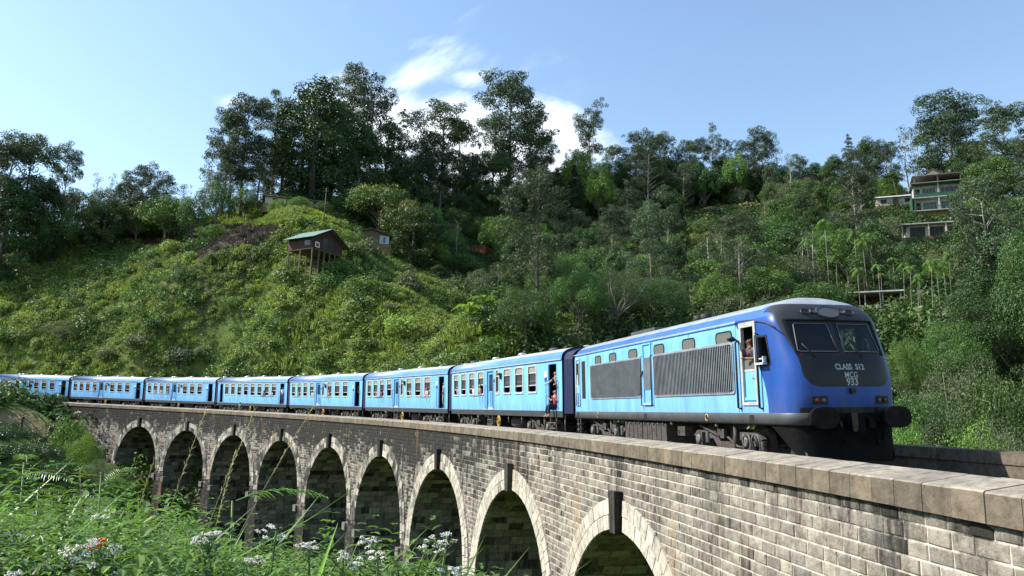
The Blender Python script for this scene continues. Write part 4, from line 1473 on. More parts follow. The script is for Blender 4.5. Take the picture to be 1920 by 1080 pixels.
        m.box((x0 + .08, min(y, y + sy * .02), 1.05), (x1 - .08, max(y, y + sy * .02), 1.9), M_RUBBER)
        m.box((x0 + .1, min(y, y + sy * .02), .95), (x0 + .25, max(y, y + sy * .03), 1.45), M_SIGNW)
        d = P(m, 'rear_door')
        for xx in (x0 + .22, x1 - .02):
            m = MB(); m.tube([(xx, y, .22), (xx, y + sy * .09, .22), (xx, y + sy * .09, .7), (xx, y, .7)], .016, M_STEP, 6); P(m, 'handrail', d)
        m = MB(); plate(m, rrect(.86, 1.24, .5, 1.95, .03), y, y + sy * .012, M_RUBBER); P(m, 'rear_side_window')
        # driver's door: frame, lower leaf, open window above
        x0, x1, z0, z1 = DOOR
        m = MB(); ring_plate(m, [(x0 - .02, z0 - .02), (x1 + .02, z0 - .02), (x1 + .02, z1 + .02), (x0 - .02, z1 + .02)], [(x0 + .07, z0 + .05), (x1 - .07, z0 + .05), (x1 - .07, z1 - .10), (x0 + .07, z1 - .10)], y - sy * .06, y + sy * .03, M_DOORF)
        d = P(m, 'cab_door')
        m = MB(); m.box((x0 + .07, min(y - sy * .03, y - sy * .05), z0 + .05), (x1 - .07, max(y - sy * .03, y - sy * .05), .98), M_LB2)
        m.box((x0 + .07, min(y - sy * .02, y - sy * .05), .98), (x1 - .07, max(y - sy * .02, y - sy * .05), 1.04), M_DOORF); m.box((x0 + .09, min(y - sy * .03, y + sy * .01), z0 + .10), (x1 - .09, max(y - sy * .03, y + sy * .01), z0 + .17), M_LB2)
        P(m, 'door_leaf', d)
        m = MB(); m.box((x0 + .07, min(y - sy * .03, y - sy * .045), 1.04), (x1 - .07, max(y - sy * .03, y - sy * .045), 1.30), M_SMALLW); P(m, 'pane', d)
        m = MB(); m.tube([(x1 - .14, y, .80), (x1 - .14, y + sy * .05, .80), (x1 - .14, y + sy * .05, .92)], .022, M_ALU, 6); P(m, 'handle', d)
        for xx in (x0 - .12, x1 + .13):
            m = MB(); m.tube([(xx, y, .1), (xx, y + sy * .08, .12), (xx, y + sy * .08, 1.72), (xx, y, 1.75)], .028, M_RUBBER, 8); P(m, 'handrail', d)
        # cab side window surround and mirror
        m = MB()
        ring = [(.075, 1.10), (.40, 1.10), (.40, 1.80), (.075, 1.80)]; ring2 = [(.09, 1.14), (.385, 1.14), (.35, 1.76), (.09, 1.76)]
        a = m.verts([nose(t, z, sy, .012) for t, z in ring]); b = m.verts([nose(t, z, sy, .012) for t, z in ring2]); c = m.verts([nose(t, z, sy, -.06) for t, z in ring2])
        for i in range(4): j = (i + 1) % 4; m.face((a + i, a + j, b + j, b + i), M_RUBBER); m.face((b + i, b + j, c + j, c + i), M_RUBBER)
        w = P(m, 'cab_window')
        m = MB(); m.box((13.50, y + sy * .02 if sy > 0 else y - .12, 1.12), (13.54, y + .12 if sy > 0 else y - .02, 1.82), M_DOORF)
        m.tube([(13.53, y, 1.84), (13.53, y + sy * .09, 1.86)], .02, M_SOLE, 6); m.tube([(13.53, y, 1.1), (13.53, y + sy * .09, 1.08)], .02, M_SOLE, 6)
        m.box((13.56, y + sy * .03 if sy > 0 else y - .15, 1.11), (13.90, y + .15 if sy > 0 else y - .03, 1.16), M_ALU)
        m.box((13.86, y + sy * .05 if sy > 0 else y - .13, 1.16), (13.90, y + .13 if sy > 0 else y - .05, 1.30), M_ALU); m.box((13.60, y + sy * .04 if sy > 0 else y - .06, 1.24), (13.90, y + .06 if sy > 0 else y - .04, 1.27), M_ALU)
        P(m, 'wing_mirror')
    # windscreen: recess, two panes with grey frames, wiper
    m = MB()
    def patch(y0, y1, z0, z1, d, matl, nx=18, nz=8, lean=0.):
        k = []
        for j in range(nz + 1):
            z = z0 + (z1 - z0) * j / nz
            f = 1 - lean * (j / nz)
            k.append(m.verts([front((y0 + (y1 - y0) * i / nx) * f, z, d) for i in range(nx + 1)]))
        for j in range(nz):
            for i in range(nx): m.face((k[j] + i, k[j] + i + 1, k[j + 1] + i + 1, k[j + 1] + i), matl, True)
    def strip(pts, d0, d1, w, matl):
        """frame bar following points (yn, z) on the face"""
        m.tube([front(y, z, d0) for y, z in pts], w, matl, 6)
    # reveal of the opening
    Y = .80
    for (ya, za, yb, zb) in ((-Y, 1.28, Y, 1.28), (-Y, 2.12, Y, 2.12)):
        n = 24; a = m.verts([front(ya + (yb - ya) * i / n, za, .0) for i in range(n + 1)]); b = m.verts([front(ya + (yb - ya) * i / n, za, -.07) for i in range(n + 1)])
        for i in range(n): m.face((a + i, a + i + 1, b + i + 1, b + i), M_RUBBER)
    for yy in (-Y, Y):
        a = m.verts([front(yy, z, 0) for z in np.linspace(1.28, 2.12, 8)]); b = m.verts([front(yy, z, -.07) for z in np.linspace(1.28, 2.12, 8)])
        for i in range(7): m.face((a + i, a + i + 1, b + i + 1, b + i), M_RUBBER)
    patch(-Y, Y, 1.28, 1.345, -.05, M_RUBBER, 24, 2); patch(-Y, Y, 2.05, 2.12, -.05, M_RUBBER, 24, 2); patch(-.045, .045, 1.34, 2.06, -.05, M_RUBBER, 2, 8)
    patch(-Y, -.76, 1.34, 2.06, -.05, M_RUBBER, 2, 8); patch(.76, Y, 1.34, 2.06, -.05, M_RUBBER, 2, 8)
    sur = P(m, 'windscreen_surround')
    for sg in (-1, 1):
        m = MB(); patch(*sorted((sg * .04, sg * .765)), 1.34, 2.06, -.045, M_CABGL, 14, 8); w = P(m, 'windscreen')
        m = MB(); o_, i_ = .755, .065
        pts = [(sg * i_, 1.37)] + [(sg * (i_ + (o_ - i_) * t), 1.37 - .004) for t in np.linspace(.1, .95, 8)] + [(sg * o_, 1.40), (sg * (o_ - .06), 2.0)] + [(sg * (o_ - .09 - (o_ - .09 - i_) * t), 2.03) for t in np.linspace(0, .95, 8)] + [(sg * (i_ + .03), 2.01), (sg * i_, 1.39)]
        m.tube([front(y, z, -.035) for y, z in pts], .014, M_WFR, 6); P(m, 'windscreen_frame', w)
        m = MB(); m.tube([front(sg * .42 - .1, 1.24, .02), front(sg * .62 - .05 if sg < 0 else .2, 1.55, .0)], .012, M_RUBBER, 5); P(m, 'wiper', w)
    # lamps on the brow
    m = MB()
    m2 = front(0, 2.23, 0)
    def brow(yn, z, a, b, name, matl, rim=M_SOLE):
        mm = MB(); c = Vector(front(yn, z, 0)); c2 = Vector(front(yn, z + .05, 0)); c3 = Vector(front(yn + .03, z, 0))
        nrm = (c3 - c).cross(c2 - c); nrm.normalize()
        if nrm.x < 0: nrm = -nrm
        t1 = (c3 - c).normalized(); t2 = nrm.cross(t1)
        n = 20
        r0 = mm.verts([c + nrm * .012 + t1 * (a * 1.16 * math.cos(q)) + t2 * (b * 1.16 * math.sin(q)) for q in np.linspace(0, 2 * pi, n, endpoint=False)])
        r1 = mm.verts([c + nrm * .035 + t1 * (a * 1.05 * math.cos(q)) + t2 * (b * 1.05 * math.sin(q)) for q in np.linspace(0, 2 * pi, n, endpoint=False)])
        r2 = mm.verts([c + nrm * .022 + t1 * (a * .95 * math.cos(q)) + t2 * (b * .95 * math.sin(q)) for q in np.linspace(0, 2 * pi, n, endpoint=False)])
        for i in range(n):
            j = (i + 1) % n; mm.face((r0 + i, r0 + j, r1 + j, r1 + i), rim); mm.face((r1 + i, r1 + j, r2 + j, r2 + i), rim)
        mm.face([r2 + i for i in range(n)], matl)
        return P(mm, name)
    brow(0, 2.31, .28, .165, 'headlight', M_LAMP)
    for sg in (-1, 1):
        brow(sg * .28, 2.33, .075, .07, 'marker_lamp', M_SKIRT); brow(sg * .44, 2.31, .11, .075, 'horn_opening', M_RUBBER)
        # tail lamp cluster low on the face
        mm = MB(); c = Vector(front(sg * .55, .27, .0))
        q = [front(sg * (.55 + a), .27 + b, .02) for a, b in ((-.13, -.09), (.13, -.08), (.13, .09), (-.11, .10))]
        mm.poly(q if sg > 0 else q, M_RUBBER); k = [front(sg * (.55 + a), .27 + b, -.05) for a, b in ((-.13, -.09), (.13, -.08), (.13, .09), (-.11, .10))]
        a = mm.verts(q); b = mm.verts(k)
        for i in range(4): mm.face((a + i, a + (i + 1) % 4, b + (i + 1) % 4, b + i), M_RUBBER)
        cl = P(mm, 'lamp_cluster')
        for yy, ml, nm in ((.61, M_AMBER, 'amber_lamp'), (.50, M_LENSW, 'white_lamp')):
            mm = MB(); mm.lathe(front(sg * yy, .27, .02), Vector((1, sg * .45, 0)), [(0, .052), (.012, .045), (.018, .01)], ml, 10); P(mm, nm, cl)
    # lettering on the black panel
    for txt, z, h, yc in (('CLASS  S12', .955, .125, .05), ('MCG', .775, .125, .05), ('933', .60, .165, .05)):
        cu = bpy.data.curves.new('lettering', 'FONT'); cu.body = txt; cu.size = h * 1.42; cu.align_x = 'CENTER'; cu.offset = .003 if txt == "MCG" else .0055
        to = bpy.data.objects.new('tmp', cu); col.objects.link(to)
        bpy.context.view_layer.update()
        tm = bpy.data.meshes.new_from_object(to.evaluated_get(bpy.context.evaluated_depsgraph_get()))
        bpy.data.objects.remove(to)
        for v in tm.vertices:
            x, y = v.co.x, v.co.y
            p = front((x * .88 + yc) / WL, z + y, .006); v.co = p
        tm.materials.clear(); tm.materials.append(M_LETTER)
        link('lettering', tm, body)
    m = MB(); m.box((14.80, -.05, .42), (14.92, .07, .54), M_RUBBER); P(m, 'front_camera')
    # skirt band all round
    m = MB(); zs = [.0, -.03, -.24, -.27]
    colsS = [('s', -1, x) for x in (0, 4, 8, 12, 13.4)] + [('t', -1, t) for t in np.linspace(0, .94, 18)] + [('y', 0, y) for y in np.linspace(-.72, .72, 24)] + [('t', 1, t) for t in np.linspace(.94, 0, 18)] + [('s', 1, x) for x in (13.4, 12, 8, 4, 0)]
    def spt(c, z, d):
        k, sy, v = c
        if k == 's': return (v, sy * (WL + d), z)
        p = nose(v, .0, sy, d) if k == 't' else front(v, .0, d)
        return (p[0], p[1], z)
    rows = [m.verts([spt(c, z, d) for c in colsS]) for z, d in zip(zs, (.004, .022, .022, -.03))]
    for r0, r1 in zip(rows, rows[1:]):
        for i in range(len(colsS) - 1): m.face((r1 + i, r1 + i + 1, r0 + i + 1, r0 + i), M_PLOUGH if colsS[i][0] == 'y' and abs(colsS[i][2]) < .7 else M_SKIRT, True)
    sk = m.build('skirt', root, off)
    for x, kind in ((.35, 'k'), (6.9, 'k'), (13.1, 'k'), (2.6, 'r'), (10.9, 'r')):
        m = MB()
        if kind == 'k': m.box((x - .09, -WL - .03, -.22), (x + .09, -WL - .012, -.05), M_RUBBER)
        else:
            m.tube([(x + .075 * math.cos(t), -WL - .028, -.13 + .085 * math.sin(t)) for t in np.linspace(0, 2 * pi, 17)], .014, M_YELLOW, 5, cap=False); m.lathe((x, -WL - .015, -.13), (0, -1, 0), [(0, .07), (.012, .07)], M_RUBBER, 12)
        P(m, 'jacking_point', sk)
    # apron and plough below the nose
    m = MB()
    rows = []
    for j in range(13):
        q = j / 12; z = -.27 - .80 * q
        t0 = .18 + .62 * q ** .75
        inset = .04 + .10 * q
        pts = []
        for sy, seq in ((-1, np.linspace(t0, .94, 8)), (0, np.linspace(-.70, .70, 16)), (1, np.linspace(.94, t0, 8))):
            for v in seq:
                p = nose(v, 0, sy, -inset) if sy else front(v, 0, -inset)
                pts.append((p[0] + .18 * q * (1 if not sy else abs(v)), p[1], z))
        rows.append(m.verts(pts))
    n = 32
    for r0, r1 in zip(rows, rows[1:]):
        for i in range(n - 1): m.face((r1 + i, r1 + i + 1, r0 + i + 1, r0 + i), M_PLOUGH, True)
    ap = m.build('apron', root, off)
    # lighter deflector plate at the foot
    m = MB(); m.poly([(14.25, -1.28, -1.0), (14.75, -1.10, -1.02), (14.7, -1.12, -.86), (14.4, -1.28, -.74)], M_SKIRT); P(m, 'rail_guard', ap)
    m = MB(); m.poly([(14.25, 1.28, -1.0), (14.4, 1.28, -.74), (14.7, 1.12, -.86), (14.75, 1.10, -1.02)], M_SKIRT); P(m, 'rail_guard', ap)
    # buffers, coupler, hoses
    for sy in (-1, 1):
        m = MB(); y = sy * .92
        m.tube([(14.3, y, -.10), (14.85, y, -.10), (15.06, y, -.10)], [.17, .15, .12], M_PLOUGH, 14)
        n = 26
        r = []
        for dx, k in ((15.06, .93), (15.08, 1.), (15.13, 1.), (15.145, .96)):
            r.append(m.verts([(dx, y + .36 * k * math.copysign(abs(math.cos(t)) ** .8, math.cos(t)), -.10 + .24 * k * math.copysign(abs(math.sin(t)) ** .8, math.sin(t))) for t in np.linspace(0, 2 * pi, n, endpoint=False)]))
        for a, b in zip(r, r[1:]):
            for i in range(n): m.face((a + i, a + (i + 1) % n, b + (i + 1) % n, b + i), M_PLOUGH)
        m.face([r[-1] + i for i in range(n)], M_BUFF); m.face([r[0] + i for i in range(n)][::-1], M_PLOUGH)
        m.build('buffer', root, off)
    m = MB(); m.box((14.7, -.14, -.35), (15.15, .14, -.05), M_PLOUGH); m.box((15.05, -.2, -.40), (15.25, -.02, .0), M_PLOUGH); m.box((15.1, .06, -.32), (15.28, .2, -.1), M_PLOUGH)
    for y, dz in ((-.45, -.65), (.4, -.7), (.55, -.6), (-.62, -.55)): m.tube([(14.8, y, -.1), (15.0, y + .02, -.2), (15.01, y + .05, dz + .15), (14.9, y + .12, dz)], .025, M_PLOUGH, 6)
    m.build('coupler', root, off)
    # roof equipment
    m = MB()
    for x in (8.15, 8.62): m.lathe((x, -.1, 2.70), (0, 0, 1), [(0, .17), (.24, .17), (.25, .13), (.12, .12)], M_BLACK, 14)
    m.build('exhaust_stack', root, off)
    m = MB(); m.box((4.3, -.75, 2.66), (6.3, .75, 2.77), M_VENTD)
    for k in range(9): m.box((4.35 + k * .21, -.7, 2.77), (4.45 + k * .21, .7, 2.81), M_BLACK)
    m.build('roof_grille', root, off)
    # cab inside
    m = MB(); m.box((12.3, -1.35, .0), (12.36, 1.35, 2.15), M_SOLE); m.box((12.3, -1.36, -.02), (14.3, 1.3, .04), M_SOLE)
    m.box((14.05, -1.0, .05), (14.45, 1.0, 1.12), M_SOLE); m.box((13.3, -.85, .05), (13.75, -.35, .5), M_SEAT); m.box((13.3, -.85, .5), (13.42, -.35, 1.25), M_SEAT); m.box((13.3, .35, .05), (13.75, .85, .5), M_SEAT); m.box((13.3, .35, .5), (13.42, .85, 1.25), M_SEAT)
    m.build('cab_interior', root, off)
    # underframe, bogies, tanks
    m = MB(); m.box((0, -1.28, -.30), (14.0, 1.28, -.02), M_BLACK); m.build('underframe', root, off)
    for x0, x1 in ((4.95, 6.35), (6.42, 8.15)):
        m = MB(); m.box((x0, -1.34, -1.0), (x1, 1.34, -.33), M_GRIME)
        n = int((x1 - x0) / .32)
        for k in range(1, n): m.box((x0 + k * (x1 - x0) / n - .008, -1.352, -.98), (x0 + k * (x1 - x0) / n + .008, -1.339, -.36), M_BLACK)
        for k in range(n): m.tube([(x0 + (k + .5) * (x1 - x0) / n, -1.36, -.40), (x0 + (k + .5) * (x1 - x0) / n, -1.38, -.33)], .018, M_STEP, 5)
        m.build('fuel_tank', root, off)
    m = MB(); m.box((8.95, -1.36, -.66), (9.4, -1.1, -.40), M_GRIME); m.box((9.0, -1.372, -.6), (9.1, -1.358, -.5), M_BLACK); m.build('sand_box', root, off)
    m = MB(); m.box((3.75, -1.36, -.72), (4.15, -1.1, -.45), M_GRIME); m.build('sand_box', root, off)
    m = MB()
    for x in (8.55, 11.2, 4.4): m.lathe((x, -1.30, -.33), (0, -1, 0), [(0, .05), (.06, .06), (.09, .02)], M_LENSW, 10)
    m.build('under_lamp', root, off)
    for x in (2.9, 11.4):
        g = bogie(root, x - LH, True); g.location.z = ZOFF
    m = MB()
    for x in (12.55, 12.95): m.tube([(x, -1.34, -1.0), (x, -1.40, -.62), (x + .06, -1.40, -.52), (x + .26, -1.40, -.52), (x + .32, -1.40, -.62), (x + .32, -1.34, -1.0)], .022, M_STEP, 6)
    for x in (12.75, 13.15):
        pr = []
        for q in range(9): pr += [(q * .04, .07), (q * .04 + .02, .10)]
        m.lathe((x, -1.22, -1.02), (0, 0, 1), pr, M_STEP, 10)
    m.build('suspension', root, off)
    l = ladder(root, .2 - LH, .3, -.95, -.28, 3); l.location.z = ZOFF
    return root


loco = make_loco()
tag(loco, 'diesel locomotive in light and deep blue with black face numbered 933, leading the train', 'locomotive')
place_vehicle(loco, -1.20, -1.20 - 15.7)
# ------------------------------------------------------------------ vegetation: leaf clouds on limbs
def leaf_quads(C, N, L, W, v, droop=.0, seed=0):
    """diamond leaves: centres C, normals N, lengths L, widths W"""
    r = np.random.default_rng(seed)
    n = len(C)
    t = r.normal(size=(n, 3)); t -= (t * N).sum(1, keepdims=True) * N
    t[:, 2] -= droop
    t -= (t * N).sum(1, keepdims=True) * N
    t /= np.linalg.norm(t, axis=1, keepdims=True) + 1e-9
    b = np.cross(N, t)
    L = L[:, None]; W = W[:, None]
    bend = N * L * r.uniform(-.15, .2, (n, 1))
    P = np.stack([C - t * L * .5, C + b * W * .5 + bend, C + t * L * .5, C - b * W * .5 + bend], 1).reshape(-1, 3)
    F = np.arange(4 * n).reshape(n, 4)
    return P, F, np.repeat(v, 4)


def clump_leaves(cl, n_per, size, r, flat=.8, up=.35, shell=.62):
    """cl: list of (x, y, z, radius); leaves gather near each clump's surface"""
    C = []; N = []; V = []
    for x, y, z, rad in cl:
        n = max(6, int(n_per * rad * rad))
        d = r.normal(size=(n, 3)); d /= np.linalg.norm(d, axis=1, keepdims=True)
        rr = rad * (shell + (1 - shell) * r.random((n, 1)) ** .6) * r.uniform(.75, 1.12, (n, 1))
        p = d * rr; p[:, 2] *= flat
        keep = (d[:, 2] > -.55) | (r.random(n) < .45)
        p = p[keep]; d = d[keep]
        nn = d + r.normal(size=d.shape) * .55; nn[:, 2] += up; nn /= np.linalg.norm(nn, axis=1, keepdims=True)
        C.append(p + np.array([x, y, z])); N.append(nn)
        V.append(np.clip(r.normal(.42 + r.uniform(-.14, .14), .2, len(p)), 0, .9))
    C = np.concatenate(C); N = np.concatenate(N); V = np.concatenate(V)
    L = size * r.uniform(.7, 1.35, len(C))
    return C, N, L, V


BARK = mat('bark_grey', (.13, .11, .09), .9, var=.35, vscale=3, bump=.5, bscale=8)
BARKP = mat('bark_pale', (.34, .31, .27), .85, var=.3, vscale=3)
BARKD = mat('bark_dark', (.06, .05, .04), .9, var=.35, vscale=3)
PALMT = mat('palm_trunk', (.20, .185, .16), .85, var=.3, vscale=3)
LF = dict(
    euc=leaf_mat('eucalypt_leaf', (.022, .042, .020), (.085, .118, .058), .55, .22),
    dense=leaf_mat('dark_leaf', (.014, .034, .010), (.060, .105, .026), .45, .20),
    broad=leaf_mat('broad_leaf', (.026, .062, .015), (.095, .165, .036), .5, .25),
    light=leaf_mat('light_leaf', (.055, .105, .018), (.16, .245, .045), .5, .3),
    grey=leaf_mat('greyish_leaf', (.045, .062, .030), (.15, .175, .085), .6, .22),
    flower=leaf_mat('flowering_crown_leaf', (.030, .062, .015), (.11, .165, .035), .5, .25, tip=(.24, .20, .04)),
    palm=leaf_mat('palm_leaf', (.030, .070, .016), (.115, .185, .04), .42, .25),
    conifer=leaf_mat('needle_leaf', (.014, .032, .014), (.05, .082, .032), .6, .12),
    scrub=leaf_mat('scrub_leaf', (.055, .085, .022), (.19, .255, .07), .55, .28, .3),
    grass=leaf_mat('hill_grass', (.09, .125, .028), (.26, .325, .08), .55, .3, .25),
    under=leaf_mat('undergrowth_leaf', (.018, .040, .010), (.075, .125, .028), .5, .22, .35),
    tea=leaf_mat('tea_leaf', (.014, .034, .010), (.075, .115, .03), .35, .15, .2),
    dry=leaf_mat('brown_crop_leaf', (.045, .036, .032), (.13, .11, .09), .7, .1, .25),
    weed=leaf_mat('weed_leaf', (.020, .048, .010), (.135, .215, .042), .42, .33, .22),
    blade=leaf_mat('cane_grass_blade', (.10, .20, .025), (.24, .38, .06), .38, .38, .12),
    feather=leaf_mat('feather_leaf', (.045, .11, .02), (.15, .27, .045), .36, .3, .15),
    straw=leaf_mat('straw', (.20, .18, .08), (.42, .38, .2), .6, .2, .15),
)
M_FLOWER = mat('white_floret', (.66, .63, .56), .8, var=.15, vscale=30)
M_FLOWERB = mat('fading_floret', (.48, .36, .26), .8, var=.25, vscale=30)
M_ORANGE = mat('orange_petal', (.75, .10, .01), .5)
M_STEM = mat('green_stem', (.10, .16, .04), .6, var=.25, vscale=12)


def limb(m, a, b, r0, r1, bark, r, n=6, sag=.0):
    a = np.array(a, float); b = np.array(b, float)
    mid = (a + b) / 2 + r.normal(size=3) * np.linalg.norm(b - a) * .07; mid[2] += sag
    m.tube([a, mid, b], [r0, (r0 + r1) / 2, r1], bark, n, cap=False)


def tree_mesh(kind, seed, fine=False):
    """returns (trunk mesh, crown mesh, nominal height)"""
    r = np.random.default_rng(seed)
    m = MB(); cl = []
    size, n_per, leaf, bark = .34, 95, kind, BARK
    flat = .8; up = .35; droop = .2
    if kind == 'euc':
        H = 25.; bark = BARKP if seed % 2 else BARK
        lean = r.normal(size=2) * .9
        ax = lambda t: np.array([lean[0] * t * t + .5 * math.sin(3 * t + seed), lean[1] * t * t, H * t])
        m.tube([ax(t) for t in np.linspace(0, .97, 9)], np.linspace(.36, .06, 9), bark, 7)
        nb = 34
        for i in range(nb):
            t = .26 + .72 * (i / nb) ** .85
            a = i * 2.4 + r.uniform(-.5, .5)
            reach = (4.3 * (1 - ((t - .55) / .62) ** 2) + .6) * r.uniform(.45, 1.1)
            p = ax(t); q = p + np.array([math.cos(a) * reach, math.sin(a) * reach, r.uniform(.8, 2.6)])
            if r.random() < .12: continue
            limb(m, ax(t - .05), q, .11 * (1.2 - t) + .04, .02, bark, r)
            cl.append((*q, r.uniform(1.2, 2.1)))
            for _ in range(r.integers(2, 5)):
                w = q + r.normal(size=3) * np.array([1.2, 1.2, .8]); cl.append((*w, r.uniform(.6, 1.25)))
        cl.append((*ax(1.), 1.5)); size = .37; n_per = 100; droop = .9; up = .15; flat = .72
    elif kind == 'dense':
        H = 22.
        m.tube([(0, 0, 0), (.2, .1, H * .3), (.1, .3, H * .8)], [.5, .38, .08], BARKD, 8)
        for i in range(72):
            t = r.random(); z = H * (.07 + .91 * t)
            prof = math.sin(pi * min(1, (t * .92 + .10))) ** .6
            a = r.random() * 2 * pi; rr = 5.0 * prof * math.sqrt(r.uniform(.25, 1.05))
            q = (math.cos(a) * rr, math.sin(a) * rr, z); cl.append((*q, r.uniform(1.2, 2.1)))
            if i % 3 == 0: limb(m, (0.1, .1, z * .8), q, .12, .03, BARKD, r)
        size = .36; n_per = 88
    elif kind in ('broad', 'light', 'grey', 'flower'):
        H = 12.
        m.tube([(0, 0, 0), (.1, .2, 2.2), (.3, .1, 5.0)], [.30, .22, .14], BARKP if kind == 'grey' else BARK, 7)
        nc = 36
        for i in range(nc):
            a = i * 2.4 + r.uniform(-.4, .4); t = (i + .5) / nc
            el = math.acos(1 - 1.25 * t)
            R = np.array([4.6, 4.6, 4.4]) * r.uniform(.72, 1.06)
            if kind == 'flower': R[2] *= .62
            q = np.array([math.sin(el) * math.cos(a) * R[0], math.sin(el) * math.sin(a) * R[1], 6.4 + math.cos(el) * R[2]])
            if kind == 'grey' and r.random() < .15: continue
            cl.append((*q, r.uniform(1.0, 1.75)))
            if i % 2 == 0: limb(m, (.2, .1, r.uniform(2.5, 4.8)), q, .11, .025, BARKP if kind == 'grey' else BARK, r)
        for i in range(8): cl.append((*(r.normal(size=3) * np.array([2, 2, 1.2]) + np.array([0, 0, 6.6])), 1.5))
        size = .30 if kind != 'grey' else .24; n_per = 110 if kind != 'grey' else 95
    elif kind == 'slim':
        H = 16.; leaf = 'euc'
        m.tube([(0, 0, 0), (.2, 0, 5), (-.1, .2, 10), (.1, 0, 15.5)], [.16, .13, .09, .03], BARKP, 6)
        for i in range(13):
            t = .42 + .58 * i / 12; a = i * 2.4; rr = 1.9 * (1.15 - t) + .5
            q = np.array([math.cos(a) * rr * r.uniform(.5, 1.2), math.sin(a) * rr * r.uniform(.5, 1.2), H * t])
            limb(m, (0, 0, H * t - 1.1), q, .05, .015, BARKP, r, 5); cl.append((*q, r.uniform(.6, 1.2)))
        size = .30; n_per = 80; droop = .8
    elif kind == 'conifer':
        H = 15.
        m.tube([(0, 0, 0), (0, 0, H * .97)], [.2, .03], BARKD, 6)
        for i in range(46):
            t = i / 46; a = i * 2.4; rr = 2.9 * (1 - t) ** .8 + .15; z = 2.0 + (H - 2.2) * t
            for f in (.45, .8, 1.05):
                cl.append((math.cos(a) * rr * f, math.sin(a) * rr * f, z - .22 * rr * f + r.uniform(-.2, .2), .62 * (1.2 - t * .6)))
        size = .26; n_per = 110; flat = .5
    if fine: size *= .5; n_per *= 3.4
    C, N, L, V = clump_leaves(cl, n_per, size, r, flat, up)
    if kind == 'flower':
        top = C[:, 2] > 6.4 + 2.0
        V = np.where(top & (r.random(len(C)) < .35), 1., V)
    Wd = L * (.42 if kind in ('euc', 'slim') else .62)
    P, F, v = leaf_quads(C, N, L, Wd, V, droop, seed)
    crown = npmesh('crown', P, F, LF[leaf], v)
    trunk = m.build('trunk'); tme = trunk.data; bpy.data.objects.remove(trunk)
    tme.name = 'trunk_' + kind
    return tme, crown, H


def palm_mesh(seed):
    r = np.random.default_rng(seed); H = 14.
    m = MB(); sway = r.normal(size=2) * .22
    pts = [(sway[0] * t * t, sway[1] * t * t, H * .86 * t) for t in np.linspace(0, 1, 6)]
    m.tube(pts, [.11, .10, .09, .085, .08, .075], PALMT, 7)
    m.tube([pts[-1], (pts[-1][0], pts[-1][1], H * .93)], [.10, .06], M_STEM, 7)
    top = np.array([pts[-1][0], pts[-1][1], H * .92])
    P = []; F = []; V = []
    for i in range(11):
        a = i * 2.4 + r.uniform(-.3, .3); el = r.uniform(.1, 1.15); Lf = r.uniform(2.0, 2.7)
        d = np.array([math.cos(a), math.sin(a), 0])
        prev = top
        for k in range(1, 15):
            t = k / 14
            p = top + d * (Lf * t * math.cos(el * .6)) + np.array([0, 0, Lf * (t * math.sin(el) - .85 * t * t)])
            tan = (p - prev); tan /= np.linalg.norm(tan) + 1e-9
            side = np.cross(tan, [0, 0, 1]); side /= np.linalg.norm(side) + 1e-9
            for sg in (-1, 1):
                ll = .75 * math.sin(pi * min(1, t * .85 + .12)) + .12
                e = p + side * sg * ll * .85 + tan * ll * .5 + np.array([0, 0, -.30 * ll])
                b = len(P); w = tan * .085
                P += [p - w, p + w, e + w * .3, e - w * .3]; F.append((b, b + 1, b + 2, b + 3)); V += [r.uniform(.2, .85)] * 4
            prev = p
    crown = npmesh('fronds', np.array(P), np.array(F), LF['palm'], np.array(V))
    t = m.build('trunk'); tme = t.data; bpy.data.objects.remove(t)
    return tme, crown, H


def banana_mesh(seed):
    r = np.random.default_rng(seed); H = 4.
    m = MB(); m.tube([(0, 0, 0), (.05, 0, 1.9)], [.16, .10], M_STEM, 8)
    P = []; F = []; V = []
    for i in range(8):
        a = i * 2.4; Lf = r.uniform(1.6, 2.3); el = r.uniform(.5, 1.3)
        d = np.array([math.cos(a), math.sin(a), 0]); side = np.array([-d[1], d[0], 0])
        row = []
        for k in range(9):
            t = k / 8; p = np.array([0, 0, 1.8]) + d * Lf * t * math.cos(el * .7) + np.array([0, 0, Lf * (t * math.sin(el) - .75 * t * t)])
            w = .30 * math.sin(pi * min(1, t * .93 + .05)) + .02
            b = len(P); P += [p - side * w + [0, 0, .07], p, p + side * w + [0, 0, .07]]; V += [r.uniform(.4, .8)] * 3; row.append(b)
        for x, y in zip(row, row[1:]): F += [(x, x + 1, y + 1, y), (x + 1, x + 2, y + 2, y + 1)]
    crown = npmesh('leaves', np.array(P), np.array(F), LF['light'], np.array(V))
    t = m.build('stem'); tme = t.data; bpy.data.objects.remove(t)
    return tme, crown, H


